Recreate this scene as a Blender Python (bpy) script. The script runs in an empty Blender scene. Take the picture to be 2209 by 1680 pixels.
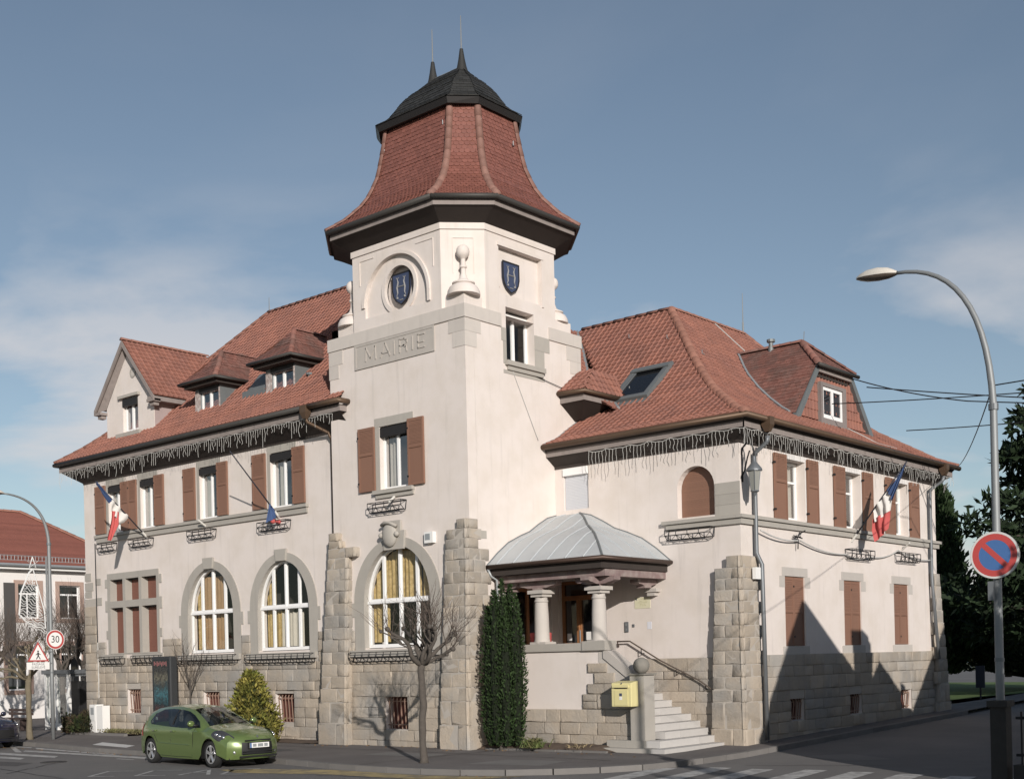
import bpy, bmesh, math, random
import numpy as np
from math import sin, cos, pi, sqrt, atan2, radians
from mathutils import Vector, Matrix, Euler
from mathutils.geometry import tessellate_polygon, delaunay_2d_cdt

SC = bpy.context.scene
COL = SC.collection
rnd = random.Random(11)

# ------------------------------------------------------------------ camera
cam_d = bpy.data.cameras.new('camera')
cam_o = bpy.data.objects.new('camera', cam_d)
COL.objects.link(cam_o)
YAW, ROLL = radians(-41.0012), radians(-1.35785)
_fw = Vector((sin(YAW), cos(YAW), 0)); _r0 = Vector((cos(YAW), -sin(YAW), 0)); _u0 = Vector((0, 0, 1))
_rt = _r0 * cos(ROLL) + _u0 * sin(ROLL); _up = _u0 * cos(ROLL) - _r0 * sin(ROLL)
CAMP = Vector((22.39, -24.17, 2.3))
cam_o.matrix_world = Matrix(((_rt.x, _up.x, -_fw.x, CAMP.x), (_rt.y, _up.y, -_fw.y, CAMP.y), (_rt.z, _up.z, -_fw.z, CAMP.z), (0, 0, 0, 1)))
cam_d.sensor_width = 36.0
cam_d.lens = 36.0 * 2694.87 / 2209.0
cam_d.shift_y = (1423.32 - 840.0) / 2209.0
cam_d.clip_start = 0.1
cam_d.clip_end = 3000
SC.camera = cam_o

# ------------------------------------------------------------------ light
SUN_H = Vector((-.81, .586, 0)).normalized()
SUN_DIR = (SUN_H + Vector((0, 0, -.30))).normalized()       # direction the light travels
ELEV = math.asin(-SUN_DIR.z)
AZ = atan2(-SUN_DIR.x, -SUN_DIR.y)
sun_d = bpy.data.lights.new('sun', 'SUN')
sun_d.energy = 4.45
sun_d.angle = radians(.5)
sun_d.color = (1.0, .94, .87)
sun_o = bpy.data.objects.new('sun', sun_d)
sun_o.rotation_euler = SUN_DIR.to_track_quat('-Z', 'Y').to_euler()
sun_o.location = (60, -60, 60)
COL.objects.link(sun_o)

world = bpy.data.worlds.new('World')
SC.world = world
world.use_nodes = True
nt = world.node_tree
nt.nodes.clear()
def wn(t, **k):
    n = nt.nodes.new(t)
    for a, b in k.items(): setattr(n, a, b)
    return n
w_out = wn('ShaderNodeOutputWorld'); w_bg = wn('ShaderNodeBackground')
sky = wn('ShaderNodeTexSky', sky_type='NISHITA')
sky.sun_disc = False
sky.sun_elevation = ELEV
sky.sun_rotation = AZ
sky.altitude = 200
sky.air_density = 1.0
sky.dust_density = .35
sky.ozone_density = 1.6
tc = wn('ShaderNodeTexCoord')
sep = wn('ShaderNodeSeparateXYZ')
nt.links.new(tc.outputs['Generated'], sep.inputs[0])
zc = wn('ShaderNodeMath', operation='MAXIMUM'); zc.inputs[1].default_value = 0.0
nt.links.new(sep.outputs['Z'], zc.inputs[0])
zd = wn('ShaderNodeMath', operation='ADD'); zd.inputs[1].default_value = .14
nt.links.new(zc.outputs[0], zd.inputs[0])
dv = wn('ShaderNodeVectorMath', operation='DIVIDE')
cz = wn('ShaderNodeCombineXYZ')
for i in range(3): nt.links.new(zd.outputs[0], cz.inputs[i])
nt.links.new(tc.outputs['Generated'], dv.inputs[0]); nt.links.new(cz.outputs[0], dv.inputs[1])
cmap = wn('ShaderNodeMapping'); cmap.inputs['Location'].default_value = (1.2, 9.4, 0); cmap.inputs['Scale'].default_value = (.9, .9, .25)
cmap.inputs['Rotation'].default_value = (0, 0, radians(20))
nt.links.new(dv.outputs[0], cmap.inputs[0])
cn = wn('ShaderNodeTexNoise'); cn.inputs['Scale'].default_value = .95; cn.inputs['Detail'].default_value = 9; cn.inputs['Roughness'].default_value = .52
cn.inputs['Distortion'].default_value = .35
nt.links.new(cmap.outputs[0], cn.inputs['Vector'])
cr = wn('ShaderNodeValToRGB'); cr.color_ramp.elements[0].position = .52; cr.color_ramp.elements[1].position = .625
nt.links.new(cn.outputs['Fac'], cr.inputs[0])
# thin cloud lies low in the sky all round the horizon
zr = wn('ShaderNodeMapRange'); zr.inputs['From Min'].default_value = .36; zr.inputs['From Max'].default_value = .22
zr.inputs['To Min'].default_value = .04; zr.inputs['To Max'].default_value = .80
nt.links.new(sep.outputs['Z'], zr.inputs['Value'])
cf = wn('ShaderNodeMath', operation='MULTIPLY'); nt.links.new(cr.outputs['Color'], cf.inputs[0]); nt.links.new(zr.outputs[0], cf.inputs[1])
hv = wn('ShaderNodeHueSaturation'); hv.inputs['Saturation'].default_value = .83; hv.inputs['Value'].default_value = 1.05; hv.inputs['Hue'].default_value = .498
nt.links.new(sky.outputs[0], hv.inputs['Color'])
mx = wn('ShaderNodeMix', data_type='RGBA')
nt.links.new(cf.outputs[0], mx.inputs['Factor'])
nt.links.new(hv.outputs[0], mx.inputs['A'])
mx.inputs['B'].default_value = (8.0, 7.8, 7.9, 1)
nt.links.new(mx.outputs['Result'], w_bg.inputs['Color'])
w_bg.inputs['Strength'].default_value = .084
nt.links.new(w_bg.outputs[0], w_out.inputs[0])

SC.view_settings.view_transform = 'Standard'
SC.view_settings.look = 'None'
SC.view_settings.exposure = 0.0
SC.view_settings.gamma = 1.0
SC.view_settings.use_curve_mapping = False

# ------------------------------------------------------------------ materials
MATS = {}
def mat(name, base, rough=.8, metal=0.0, noise=0.0, nscale=3.0, rand=0.0, bump=0.0, bscale=40.0, streak=0.0, spec=.3, coat=0.0, tint=None, tscale=1.0, speck=0.0):
    """procedural principled material; all variation is the surface's own colour and grain"""
    if name in MATS: return MATS[name]
    m = bpy.data.materials.new(name); m.use_nodes = True
    t = m.node_tree; N = t.nodes; L = t.links
    b = N['Principled BSDF']
    b.inputs['Roughness'].default_value = rough; b.inputs['Metallic'].default_value = metal
    b.inputs['Specular IOR Level'].default_value = spec
    if coat: b.inputs['Coat Weight'].default_value = coat; b.inputs['Coat Roughness'].default_value = .08
    geo = N.new('ShaderNodeNewGeometry')
    col = None
    def rgb(c):
        n = N.new('ShaderNodeRGB'); n.outputs[0].default_value = (*c, 1); return n.outputs[0]
    col = rgb(base)
    def mathn(op, a, v=None, w=None):
        n = N.new('ShaderNodeMath'); n.operation = op
        if hasattr(a, 'is_linked'): L.new(a, n.inputs[0])
        else: n.inputs[0].default_value = a
        if v is not None:
            if hasattr(v, 'is_linked'): L.new(v, n.inputs[1])
            else: n.inputs[1].default_value = v
        if w is not None: n.inputs[2].default_value = w
        return n.outputs[0]
    def noi(scale, detail=5, vec=None, rough=.6):
        n = N.new('ShaderNodeTexNoise'); n.inputs['Scale'].default_value = scale; n.inputs['Detail'].default_value = detail
        n.inputs['Roughness'].default_value = rough
        L.new(vec if vec else geo.outputs['Position'], n.inputs['Vector']); return n.outputs['Fac']
    facs = []
    if noise: facs.append(mathn('MULTIPLY_ADD', noi(nscale), 2 * noise, 1 - noise))
    if speck: facs.append(mathn('MULTIPLY_ADD', noi(130, 2), 2 * speck, 1 - speck))
    if rand:
        oi = N.new('ShaderNodeObjectInfo')
        s = mathn('FRACT', mathn('ADD', oi.outputs['Random'], geo.outputs['Random Per Island']))
        facs.append(mathn('MULTIPLY_ADD', s, 2 * rand, 1 - rand))
    if streak:
        mp = N.new('ShaderNodeMapping'); mp.inputs['Scale'].default_value = (3.0, 3.0, .22)
        L.new(geo.outputs['Position'], mp.inputs[0])
        mr = N.new('ShaderNodeMapRange'); mr.inputs['From Min'].default_value = .56; mr.inputs['From Max'].default_value = .82
        mr.inputs['To Min'].default_value = 1.0; mr.inputs['To Max'].default_value = 1 - streak
        L.new(noi(1.6, 6, mp.outputs[0]), mr.inputs['Value']); facs.append(mr.outputs[0])
    if tint:
        mr = N.new('ShaderNodeMapRange'); mr.inputs['From Min'].default_value = .42; mr.inputs['From Max'].default_value = .66
        L.new(noi(tscale, 6), mr.inputs['Value'])
        x = N.new('ShaderNodeMix'); x.data_type = 'RGBA'
        L.new(mr.outputs[0], x.inputs['Factor']); L.new(col, x.inputs['A']); x.inputs['B'].default_value = (*tint, 1)
        col = x.outputs['Result']
    for f_ in facs:
        v = N.new('ShaderNodeVectorMath'); v.operation = 'SCALE'
        L.new(col, v.inputs[0]); L.new(f_, v.inputs['Scale']); col = v.outputs[0]
    L.new(col, b.inputs['Base Color'])
    if bump:
        bp = N.new('ShaderNodeBump'); bp.inputs['Strength'].default_value = bump; bp.inputs['Distance'].default_value = .02
        L.new(noi(bscale, 6), bp.inputs['Height']); L.new(bp.outputs[0], b.inputs['Normal'])
    MATS[name] = m
    return m

def glassmat(name, tint=(.7, .75, .78), refl=.10, opaque=0.0, dark=(.012, .013, .015)):
    if name in MATS: return MATS[name]
    m = bpy.data.materials.new(name); m.use_nodes = True
    t = m.node_tree; N = t.nodes; L = t.links; N.clear()
    o = N.new('ShaderNodeOutputMaterial')
    g = N.new('ShaderNodeBsdfGlossy'); g.inputs['Roughness'].default_value = .02
    tr = N.new('ShaderNodeBsdfTransparent'); tr.inputs['Color'].default_value = (*tint, 1)
    df = N.new('ShaderNodeBsdfDiffuse'); df.inputs['Color'].default_value = (*dark, 1)
    m0 = N.new('ShaderNodeMixShader'); m0.inputs[0].default_value = opaque
    L.new(tr.outputs[0], m0.inputs[1]); L.new(df.outputs[0], m0.inputs[2])
    ge = N.new('ShaderNodeNewGeometry'); dt = N.new('ShaderNodeVectorMath'); dt.operation = 'DOT_PRODUCT'
    L.new(ge.outputs['Normal'], dt.inputs[0]); L.new(ge.outputs['Incoming'], dt.inputs[1])
    def mm(op, a, v):
        n = N.new('ShaderNodeMath'); n.operation = op; n.use_clamp = op in ('MULTIPLY_ADD', 'SUBTRACT')
        if isinstance(a, float): n.inputs[0].default_value = a; L.new(v, n.inputs[1])
        else:
            L.new(a, n.inputs[0])
            if v is not None: n.inputs[1].default_value = v
        return n
    pw = mm('POWER', mm('SUBTRACT', 1.0, mm('ABSOLUTE', dt.outputs['Value'], None).outputs[0]).outputs[0], 5.0)
    ad = mm('MULTIPLY_ADD', pw.outputs[0], .95); ad.inputs[2].default_value = .04 + refl
    m1 = N.new('ShaderNodeMixShader'); L.new(ad.outputs[0], m1.inputs[0])
    L.new(m0.outputs[0], m1.inputs[1]); L.new(g.outputs[0], m1.inputs[2])
    L.new(m1.outputs[0], o.inputs[0])
    MATS[name] = m
    return m

PLASTER = mat('plaster', (.67, .606, .566), .9, noise=.055, nscale=.5, bump=.2, bscale=70, streak=.17, speck=.05, tint=(.625, .56, .51), tscale=1.3)
PLASTER2 = mat('white_plaster', (.70, .67, .65), .9, noise=.05, nscale=.6, bump=.1, bscale=60)
STONE = mat('rock_faced_stone', (.385, .328, .265), .92, noise=.15, nscale=4, rand=.14, bump=.9, bscale=16, tint=(.315, .295, .27), tscale=.7, speck=.07, streak=.12)
STONE_S = mat('dressed_stone', (.37, .345, .31), .88, noise=.09, nscale=3, rand=.05, bump=.15, bscale=50, streak=.12, speck=.05)
STONE_B = mat('pale_band_stone', (.535, .49, .45), .88, noise=.08, nscale=3, rand=.06, bump=.12, bscale=50, streak=.14, speck=.05)
STONE_P = mat('pale_dressed_stone', (.455, .42, .385), .88, noise=.08, nscale=3, rand=.06, bump=.12, bscale=50, streak=.10, speck=.04)
MORTAR = mat('mortar', (.40, .365, .325), .95, noise=.08, nscale=6, bump=.2)
TILE = mat('roof_tile', (.285, .128, .094), .75, noise=.13, nscale=.8, rand=.10, streak=.18, tint=(.235, .112, .088), tscale=1.5, bump=.15, bscale=60, speck=.05)
TILE_D = mat('weathered_roof_tile', (.215, .098, .078), .8, noise=.16, nscale=1.6, rand=.18, bump=.2, bscale=60, tint=(.16, .095, .08), tscale=2.2)
TILE_T = mat('scale_tile', (.215, .088, .068), .42, noise=.10, nscale=1.2, rand=.13, bump=.1, bscale=60, spec=.45)
TILE_DECK = mat('roof_deck', (.20, .085, .06), .9)
RIDGE = mat('ridge_tile', (.265, .128, .095), .75, noise=.15, nscale=4, rand=.12, bump=.2)
SLATE = mat('slate', (.034, .034, .033), .62, noise=.25, nscale=6, rand=.2, bump=.15, bscale=30)
ZINC_L = mat('standing_seam_zinc', (.50, .52, .53), .5, metal=.25, noise=.10, nscale=1.5, streak=.1)
ZINC = mat('zinc_flashing', (.17, .185, .19), .55, metal=.3, noise=.15, nscale=2)
ZINC_P = mat('pale_zinc', (.36, .38, .39), .5, metal=.4, noise=.12, nscale=3)
GUTTER = mat('gutter_copper', (.115, .075, .05), .5, metal=.35, noise=.18, nscale=3)
GUTTER_D = mat('dark_gutter', (.055, .052, .048), .55, metal=.2, noise=.2, nscale=2)
FASCIA = mat('weathered_fascia', (.25, .215, .20), .85, noise=.22, nscale=4, streak=.3, bump=.2)
BEAM = mat('mauve_beam', (.21, .15, .145), .8, noise=.15, nscale=5, streak=.2, tint=(.30, .25, .23), tscale=4)
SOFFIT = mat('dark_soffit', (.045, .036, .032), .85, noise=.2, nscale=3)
SHUT = mat('brown_shutter', (.225, .120, .082), .6, noise=.07, nscale=2, rand=.05, spec=.4)
SHUT_R = mat('brown_roller_slats', (.195, .088, .065), .6, noise=.05, nscale=3)
PVC = mat('white_pvc', (.80, .79, .78), .4, noise=.02)
DARKBOX = mat('dark_roller_box', (.022, .02, .02), .5)
GLASS = glassmat('window_glass', tint=(.93, .95, .95), refl=.02)
GLASS_B = glassmat('upper_window_glass', tint=(.9, .93, .95), refl=.22)
CURT_Y = mat('yellow_curtain', (.46, .33, .15), .8, noise=.35, nscale=14, bump=.4, bscale=30, tint=(.34, .23, .08), tscale=9)
CURT_O = mat('ochre_curtain', (.30, .19, .10), .8, noise=.2, nscale=6)
CURT_W = mat('net_curtain', (.50, .45, .38), .9, noise=.1, nscale=5)
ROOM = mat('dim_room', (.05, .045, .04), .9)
WOOD = mat('varnished_wood', (.27, .125, .055), .45, noise=.2, nscale=4, streak=.25)
IRON = mat('black_iron', (.025, .025, .027), .5, metal=.5)
RUSTBAR = mat('rusty_bar', (.26, .17, .13), .7, noise=.25, nscale=9)
RUSTBOARD = mat('rust_red_board', (.12, .045, .035), .8, noise=.15, nscale=5)
STEEL = mat('galvanised_steel', (.24, .25, .255), .55, metal=.35, noise=.12, nscale=5)
STEEL_D = mat('grey_steel', (.17, .18, .19), .5, metal=.4, noise=.15, nscale=4)
WHITEP = mat('white_paint', (.74, .73, .71), .6, noise=.04)
ASPH = mat('asphalt', (.15, .143, .138), .93, noise=.16, nscale=.35, bump=.35, bscale=120, speck=.18, tint=(.185, .174, .165), tscale=.22)
PAVE = mat('pavement_asphalt', (.135, .122, .116), .95, noise=.16, nscale=.7, bump=.35, bscale=130, speck=.16, tint=(.165, .15, .142), tscale=.6)
KERB = mat('kerb_stone_grey', (.165, .155, .147), .9, noise=.15, nscale=3, rand=.10, bump=.25)
ROADP = mat('worn_road_paint', (.47, .46, .44), .8, noise=.25, nscale=3.5, tint=(.27, .26, .25), tscale=5, speck=.12)
ROADY = mat('worn_yellow_paint', (.40, .31, .15), .85, noise=.2, nscale=4, tint=(.20, .17, .12), tscale=3)
SOIL = mat('soil', (.115, .085, .065), .98, noise=.3, nscale=6, bump=.8, bscale=30)
GRASS = mat('grass', (.10, .14, .04), .9, noise=.3, nscale=2, rand=.3)
BARK = mat('bark', (.088, .076, .066), .95, noise=.3, nscale=9, bump=.7, bscale=30)
BARK_L = mat('green_grey_bark', (.16, .135, .095), .95, noise=.3, nscale=6, bump=.6, bscale=30)
TWIG = mat('twig', (.10, .078, .065), .9, noise=.2)
PLAQUE_M = mat('plaque_stone', (.43, .395, .36), .88, noise=.10, nscale=3, bump=.15, bscale=50, streak=.14, speck=.05)
MAIRIE_M = mat('engraved_letter_stone', (.43, .395, .36), .88, noise=.08, nscale=6)
BLUE_SH = mat('enamel_blue', (.048, .062, .115), .4, noise=.08, spec=.5)
SILVER_SH = mat('silver_figure', (.27, .265, .26), .5, noise=.1)
YELLOW = mat('letterbox_yellow', (.66, .59, .30), .45, noise=.03, spec=.4)
BLACK = mat('black_plastic', (.018, .018, .019), .5)
RED_S = mat('sign_red', (.42, .06, .055), .4, spec=.5)
BLUE_S = mat('sign_blue', (.055, .13, .31), .4, spec=.5)
FLAG_R = mat('flag_red', (.46, .095, .09), .85)
FLAG_W = mat('flag_white', (.62, .60, .57), .85)
FLAG_B = mat('flag_blue', (.05, .085, .19), .85)
ICICLE = mat('icicle_light_cable', (.50, .49, .465), .6)
WIRE = mat('black_cable', (.02, .02, .022), .6)
PALEWIRE = mat('pale_cable', (.5, .49, .47), .6)
# ------------------------------------------------------------------ mesh helpers
def FRONT(y0): return lambda u, z, o=0.0: (u, y0 - o, z)
def SIDE(x0): return lambda u, z, o=0.0: (x0 + o, u, z)
ID = lambda x, y, z: (x, y, z)

class MB:
    def __init__(s): s.v = []; s.f = []; s.m = []; s.cm = 0; s.ch = []
    def add(s, vs, fs):
        n = len(s.v); s.v.extend(tuple(p) for p in vs); s.ch.append((n, len(s.v), len(s.f), len(s.f) + len(fs)))
        for f in fs: s.f.append(tuple(n + i for i in f)); s.m.append(s.cm)
        return s
    def box(s, x0, x1, y0, y1, z0, z1):
        return s.add([(x0, y0, z0), (x1, y0, z0), (x1, y1, z0), (x0, y1, z0), (x0, y0, z1), (x1, y0, z1), (x1, y1, z1), (x0, y1, z1)],
                     [(0, 3, 2, 1), (4, 5, 6, 7), (0, 1, 5, 4), (1, 2, 6, 5), (2, 3, 7, 6), (3, 0, 4, 7)])
    def bx(s, T, u0, u1, z0, z1, o0, o1):
        p = [T(u, z, o) for (u, z, o) in ((u0, z0, o1), (u1, z0, o1), (u1, z0, o0), (u0, z0, o0), (u0, z1, o1), (u1, z1, o1), (u1, z1, o0), (u0, z1, o0))]
        return s.add(p, [(0, 3, 2, 1), (4, 5, 6, 7), (0, 1, 5, 4), (1, 2, 6, 5), (2, 3, 7, 6), (3, 0, 4, 7)])
    def prism(s, pts, T, o0, o1):
        """closed outline pts [(u,z)] (ccw seen from outside) extruded from o0 (back) to o1 (front)"""
        n = len(pts)
        vs = [T(u, z, o1) for u, z in pts] + [T(u, z, o0) for u, z in pts]
        fs = [tuple(range(n)), tuple(range(2 * n - 1, n - 1, -1))]
        for i in range(n):
            j = (i + 1) % n; fs.append((i, n + i, n + j, j))
        return s.add(vs, fs)
    def holed(s, outer, holes, T, o0, o1, back=True):
        """flat slab with openings; front at o1, back at o0"""
        loops = [outer] + list(holes)
        flat = [p for l in loops for p in l]
        tris = tessellate_polygon([[Vector((u, z, 0)) for u, z in l] for l in loops])
        n = len(flat)
        vs = [T(u, z, o1) for u, z in flat] + [T(u, z, o0) for u, z in flat]
        fs = []
        for a, b, c in tris:
            ar = (flat[b][0] - flat[a][0]) * (flat[c][1] - flat[a][1]) - (flat[c][0] - flat[a][0]) * (flat[b][1] - flat[a][1])
            if abs(ar) < 1e-12: continue
            if ar < 0: b, c = c, b
            fs.append((a, b, c))
            if back: fs.append((n + a, n + c, n + b))
        k = 0
        for li, l in enumerate(loops):
            ar = sum(l[i][0] * l[(i + 1) % len(l)][1] - l[(i + 1) % len(l)][0] * l[i][1] for i in range(len(l)))
            flip = (ar > 0) != (li == 0)
            for i in range(len(l)):
                a = k + i; b = k + (i + 1) % len(l)
                fs.append((a, b, n + b, n + a) if flip else (a, n + a, n + b, b))
            k += len(l)
        return s.add(vs, fs)
    def tube(s, path, r, n=6, cap=True):
        P = [Vector(p) for p in path]; R = r if isinstance(r, (list, tuple)) else [r] * len(P)
        base = len(s.v); up = Vector((0, 0, 1)); prev = None
        for i, p in enumerate(P):
            d = (P[min(i + 1, len(P) - 1)] - P[max(i - 1, 0)])
            if d.length < 1e-9: d = Vector((0, 0, 1))
            d.normalize()
            if prev is None:
                a = d.cross(up)
                if a.length < .05: a = d.cross(Vector((1, 0, 0)))
            else:
                a = prev - d * prev.dot(d)
                if a.length < 1e-6: a = d.cross(up)
            a.normalize(); b = d.cross(a); prev = a
            for k in range(n):
                t = 2 * pi * k / n
                s.v.append(tuple(p + (a * cos(t) + b * sin(t)) * R[i]))
        for i in range(len(P) - 1):
            for k in range(n):
                q = base + i * n; k2 = (k + 1) % n
                s.f.append((q + k, q + k2, q + n + k2, q + n + k)); s.m.append(s.cm)
        if cap:
            s.f.append(tuple(base + k for k in range(n - 1, -1, -1))); s.m.append(s.cm)
            q = base + (len(P) - 1) * n
            s.f.append(tuple(q + k for k in range(n))); s.m.append(s.cm)
        return s
    def lathe(s, prof, c=(0, 0, 0), n=16):
        b = len(s.v)
        for r, z in prof:
            for k in range(n):
                t = 2 * pi * k / n; s.v.append((c[0] + r * cos(t), c[1] + r * sin(t), c[2] + z))
        for i in range(len(prof) - 1):
            for k in range(n):
                k2 = (k + 1) % n; q = b + i * n
                s.f.append((q + k, q + k2, q + n + k2, q + n + k)); s.m.append(s.cm)
        s.f.append(tuple(b + k for k in range(n - 1, -1, -1))); s.m.append(s.cm)
        q = b + (len(prof) - 1) * n
        s.f.append(tuple(q + k for k in range(n))); s.m.append(s.cm)
        return s
    def ball(s, c, r, n=14, sc=(1, 1, 1)):
        h = n // 2
        pr = [(r * sin(pi * i / h), -r * cos(pi * i / h)) for i in range(h + 1)]
        b = len(s.v); s.lathe([(max(a, 1e-4), z) for a, z in pr], (0, 0, 0), n)
        for i in range(b, len(s.v)):
            x, y, z = s.v[i]; s.v[i] = (c[0] + x * sc[0], c[1] + y * sc[1], c[2] + z * sc[2])
        return s
    def disc(s, c, ax_u, ax_v, r0, r1, n=32):
        c = Vector(c); u = Vector(ax_u); v = Vector(ax_v)
        b = len(s.v)
        if r0 <= 0:
            for k in range(n):
                t = 2 * pi * k / n; s.v.append(tuple(c + u * (cos(t) * r1) + v * (sin(t) * r1)))
            s.f.append(tuple(range(b, b + n))); s.m.append(s.cm); return s
        for k in range(n):
            t = 2 * pi * k / n
            s.v.append(tuple(c + u * (cos(t) * r0) + v * (sin(t) * r0))); s.v.append(tuple(c + u * (cos(t) * r1) + v * (sin(t) * r1)))
        for k in range(n):
            a = b + 2 * k; d = b + 2 * ((k + 1) % n)
            s.f.append((a, a + 1, d + 1, d)); s.m.append(s.cm)
        return s
    def builds(s, name, m, parent=None, gap=.03):
        """one object for each cluster of touching boxes or prisms"""
        V = np.array(s.v); bb = [(V[a:b].min(0), V[a:b].max(0)) for a, b, _, _ in s.ch]; grp = list(range(len(bb)))
        def fnd(i):
            while grp[i] != i: i = grp[i]
            return i
        for i in range(len(bb)):
            for j in range(i):
                if all(bb[i][0][k] <= bb[j][1][k] + gap and bb[j][0][k] <= bb[i][1][k] + gap for k in range(3)): grp[fnd(i)] = fnd(j)
        out = {}
        for i, (a, b, c, d) in enumerate(s.ch):
            q = out.setdefault(fnd(i), MB()); q.add(s.v[a:b], [tuple(x - a for x in f) for f in s.f[c:d]])
        return [q.build(name, m, parent) for q in out.values()]
    def build(s, name, mats, parent=None, smooth=False, angle=None):
        me = bpy.data.meshes.new(name)
        me.from_pydata(s.v, [], s.f)
        if not isinstance(mats, (list, tuple)): mats = [mats]
        for m in mats: me.materials.append(m)
        if len(mats) > 1: me.polygons.foreach_set('material_index', s.m)
        if smooth:
            me.polygons.foreach_set('use_smooth', [True] * len(me.polygons))
            if angle is not None: me.set_sharp_from_angle(angle=radians(angle))
        me.update()
        return link(name, me, parent)

def link(name, me, parent=None):
    o = bpy.data.objects.new(name, me); COL.objects.link(o)
    if parent is not None: o.parent = parent
    return o
def tag(o, label=None, cat=None, group=None, kind=None):
    if label: o['label'] = label
    if cat: o['category'] = cat
    if group: o['group'] = group
    if kind: o['kind'] = kind
    return o
def thing(name, label, cat, loc=(0, 0, 0), rz=0, group=None):
    o = bpy.data.objects.new(name, None); o.empty_display_size = .2; COL.objects.link(o)
    o.location = loc; o.rotation_euler = (0, 0, rz)
    return tag(o, label, cat, group)
def copy_tree(o, parent=None):
    kids = list(o.children)
    c = o.copy(); COL.objects.link(c); c.parent = parent
    for k in kids: copy_tree(k, c)
    return c
def rect(u0, u1, z0, z1): return [(u0, z0), (u1, z0), (u1, z1), (u0, z1)]
def archpts(c, a, zb, zs, b, n=20):
    """opening with straight jambs up to zs and an elliptic head (half width a, rise b), ccw"""
    return [(c - a, zb), (c + a, zb)] + [(c + a * cos(pi * i / n), zs + b * sin(pi * i / n)) for i in range(n + 1)]
def text_mesh(body, size, mb, T, u, z, o0, o1, align='CENTER', mi=0, xs=1.0):
    cu = bpy.data.curves.new('t', 'FONT'); cu.body = body; cu.size = size; cu.align_x = align; cu.align_y = 'CENTER'
    cu.extrude = .5; cu.resolution_u = 3
    ob = bpy.data.objects.new('t', cu); COL.objects.link(ob)
    dg = bpy.context.evaluated_depsgraph_get(); dg.update()
    me = bpy.data.meshes.new_from_object(ob.evaluated_get(dg))
    mb.cm = mi
    mb.add([T(u + v.co.x * xs, z + v.co.y, o1 if v.co.z > 0 else o0) for v in me.vertices], [tuple(p.vertices) for p in me.polygons])
    bpy.data.objects.remove(ob); bpy.data.curves.remove(cu); bpy.data.meshes.remove(me)

# ------------------------------------------------------------------ repeated pieces (stones, tiles): nearest 300 of each kind are objects, the rest one mesh per parent
class Pieces:
    def __init__(s, name, unit_meshes, limit, restname): s.name = name; s.units = unit_meshes; s.items = []; s.limit = limit; s.rest = restname
    def put(s, M, parent, size): s.items.append((M, parent, size, rnd.randrange(len(s.units))))
    def flush(s):
        def key(it):
            d = (Vector(it[0].translation) - CAMP).length; return -it[2] / d
        s.items.sort(key=key)
        for M, par, _, k in s.items[:s.limit]:
            o = link(s.name, s.units[k], par); o.matrix_basis = M
        groups = {}
        for M, par, _, k in s.items[s.limit:]: groups.setdefault(par.name, (par, []))[1].append((M, k))
        ud = []
        for me in s.units:
            co = np.array([v.co[:] for v in me.vertices]); ud.append((co, [tuple(p.vertices) for p in me.polygons]))
        for par, lst in groups.values():
            V = []; Fc = []; n = 0
            for M, k in lst:
                co, fs = ud[k]; A = np.array(M)
                w = co @ A[:3, :3].T + A[:3, 3]
                V.append(w); Fc.extend(tuple(n + i for i in f) for f in fs); n += len(co)
            me = bpy.data.meshes.new(s.rest); me.from_pydata(np.concatenate(V).tolist(), [], Fc)
            me.materials.append(s.units[0].materials[0])
            if s.units[0].polygons[0].use_smooth: me.polygons.foreach_set('use_smooth', [True] * len(me.polygons))
            tag(link(s.rest, me, par), kind='stuff')

def unit_stone(seed, amp=.26):
    r = random.Random(seed); b = MB(); n = 3
    g = [0, .07, r.uniform(.35, .65), .93, 1]
    grid = []
    for j, zz in enumerate(g):
        for i, xx in enumerate(g):
            edge = i in (0, 4) or j in (0, 4)
            y = -.66 if edge else -(.85 + r.uniform(-amp, amp) * .9)
            grid.append((min(1, max(0, xx + (0 if edge else r.uniform(-.03, .03)))), y, zz + (0 if edge else r.uniform(-.05, .05))))
    fs = [(j * 5 + i, j * 5 + i + 1, (j + 1) * 5 + i + 1, (j + 1) * 5 + i) for j in range(4) for i in range(4)]
    vs = grid + [(0, 0, 0), (1, 0, 0), (1, 0, 1), (0, 0, 1)]
    fs += [(25, 26, 4, 3, 2, 1, 0), (26, 27, 24, 19, 14, 9, 4), (27, 28, 20, 21, 22, 23, 24), (28, 25, 0, 5, 10, 15, 20)]
    b.add(vs, fs)
    me = bpy.data.meshes.new('stone'); me.from_pydata(b.v, [], b.f); me.materials.append(STONE)
    me.polygons.foreach_set('use_smooth', [True] * len(me.polygons)); me.set_sharp_from_angle(angle=radians(75)); return me
STONES = Pieces('stone', [unit_stone(i) for i in range(8)], 300, 'stone')

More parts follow.
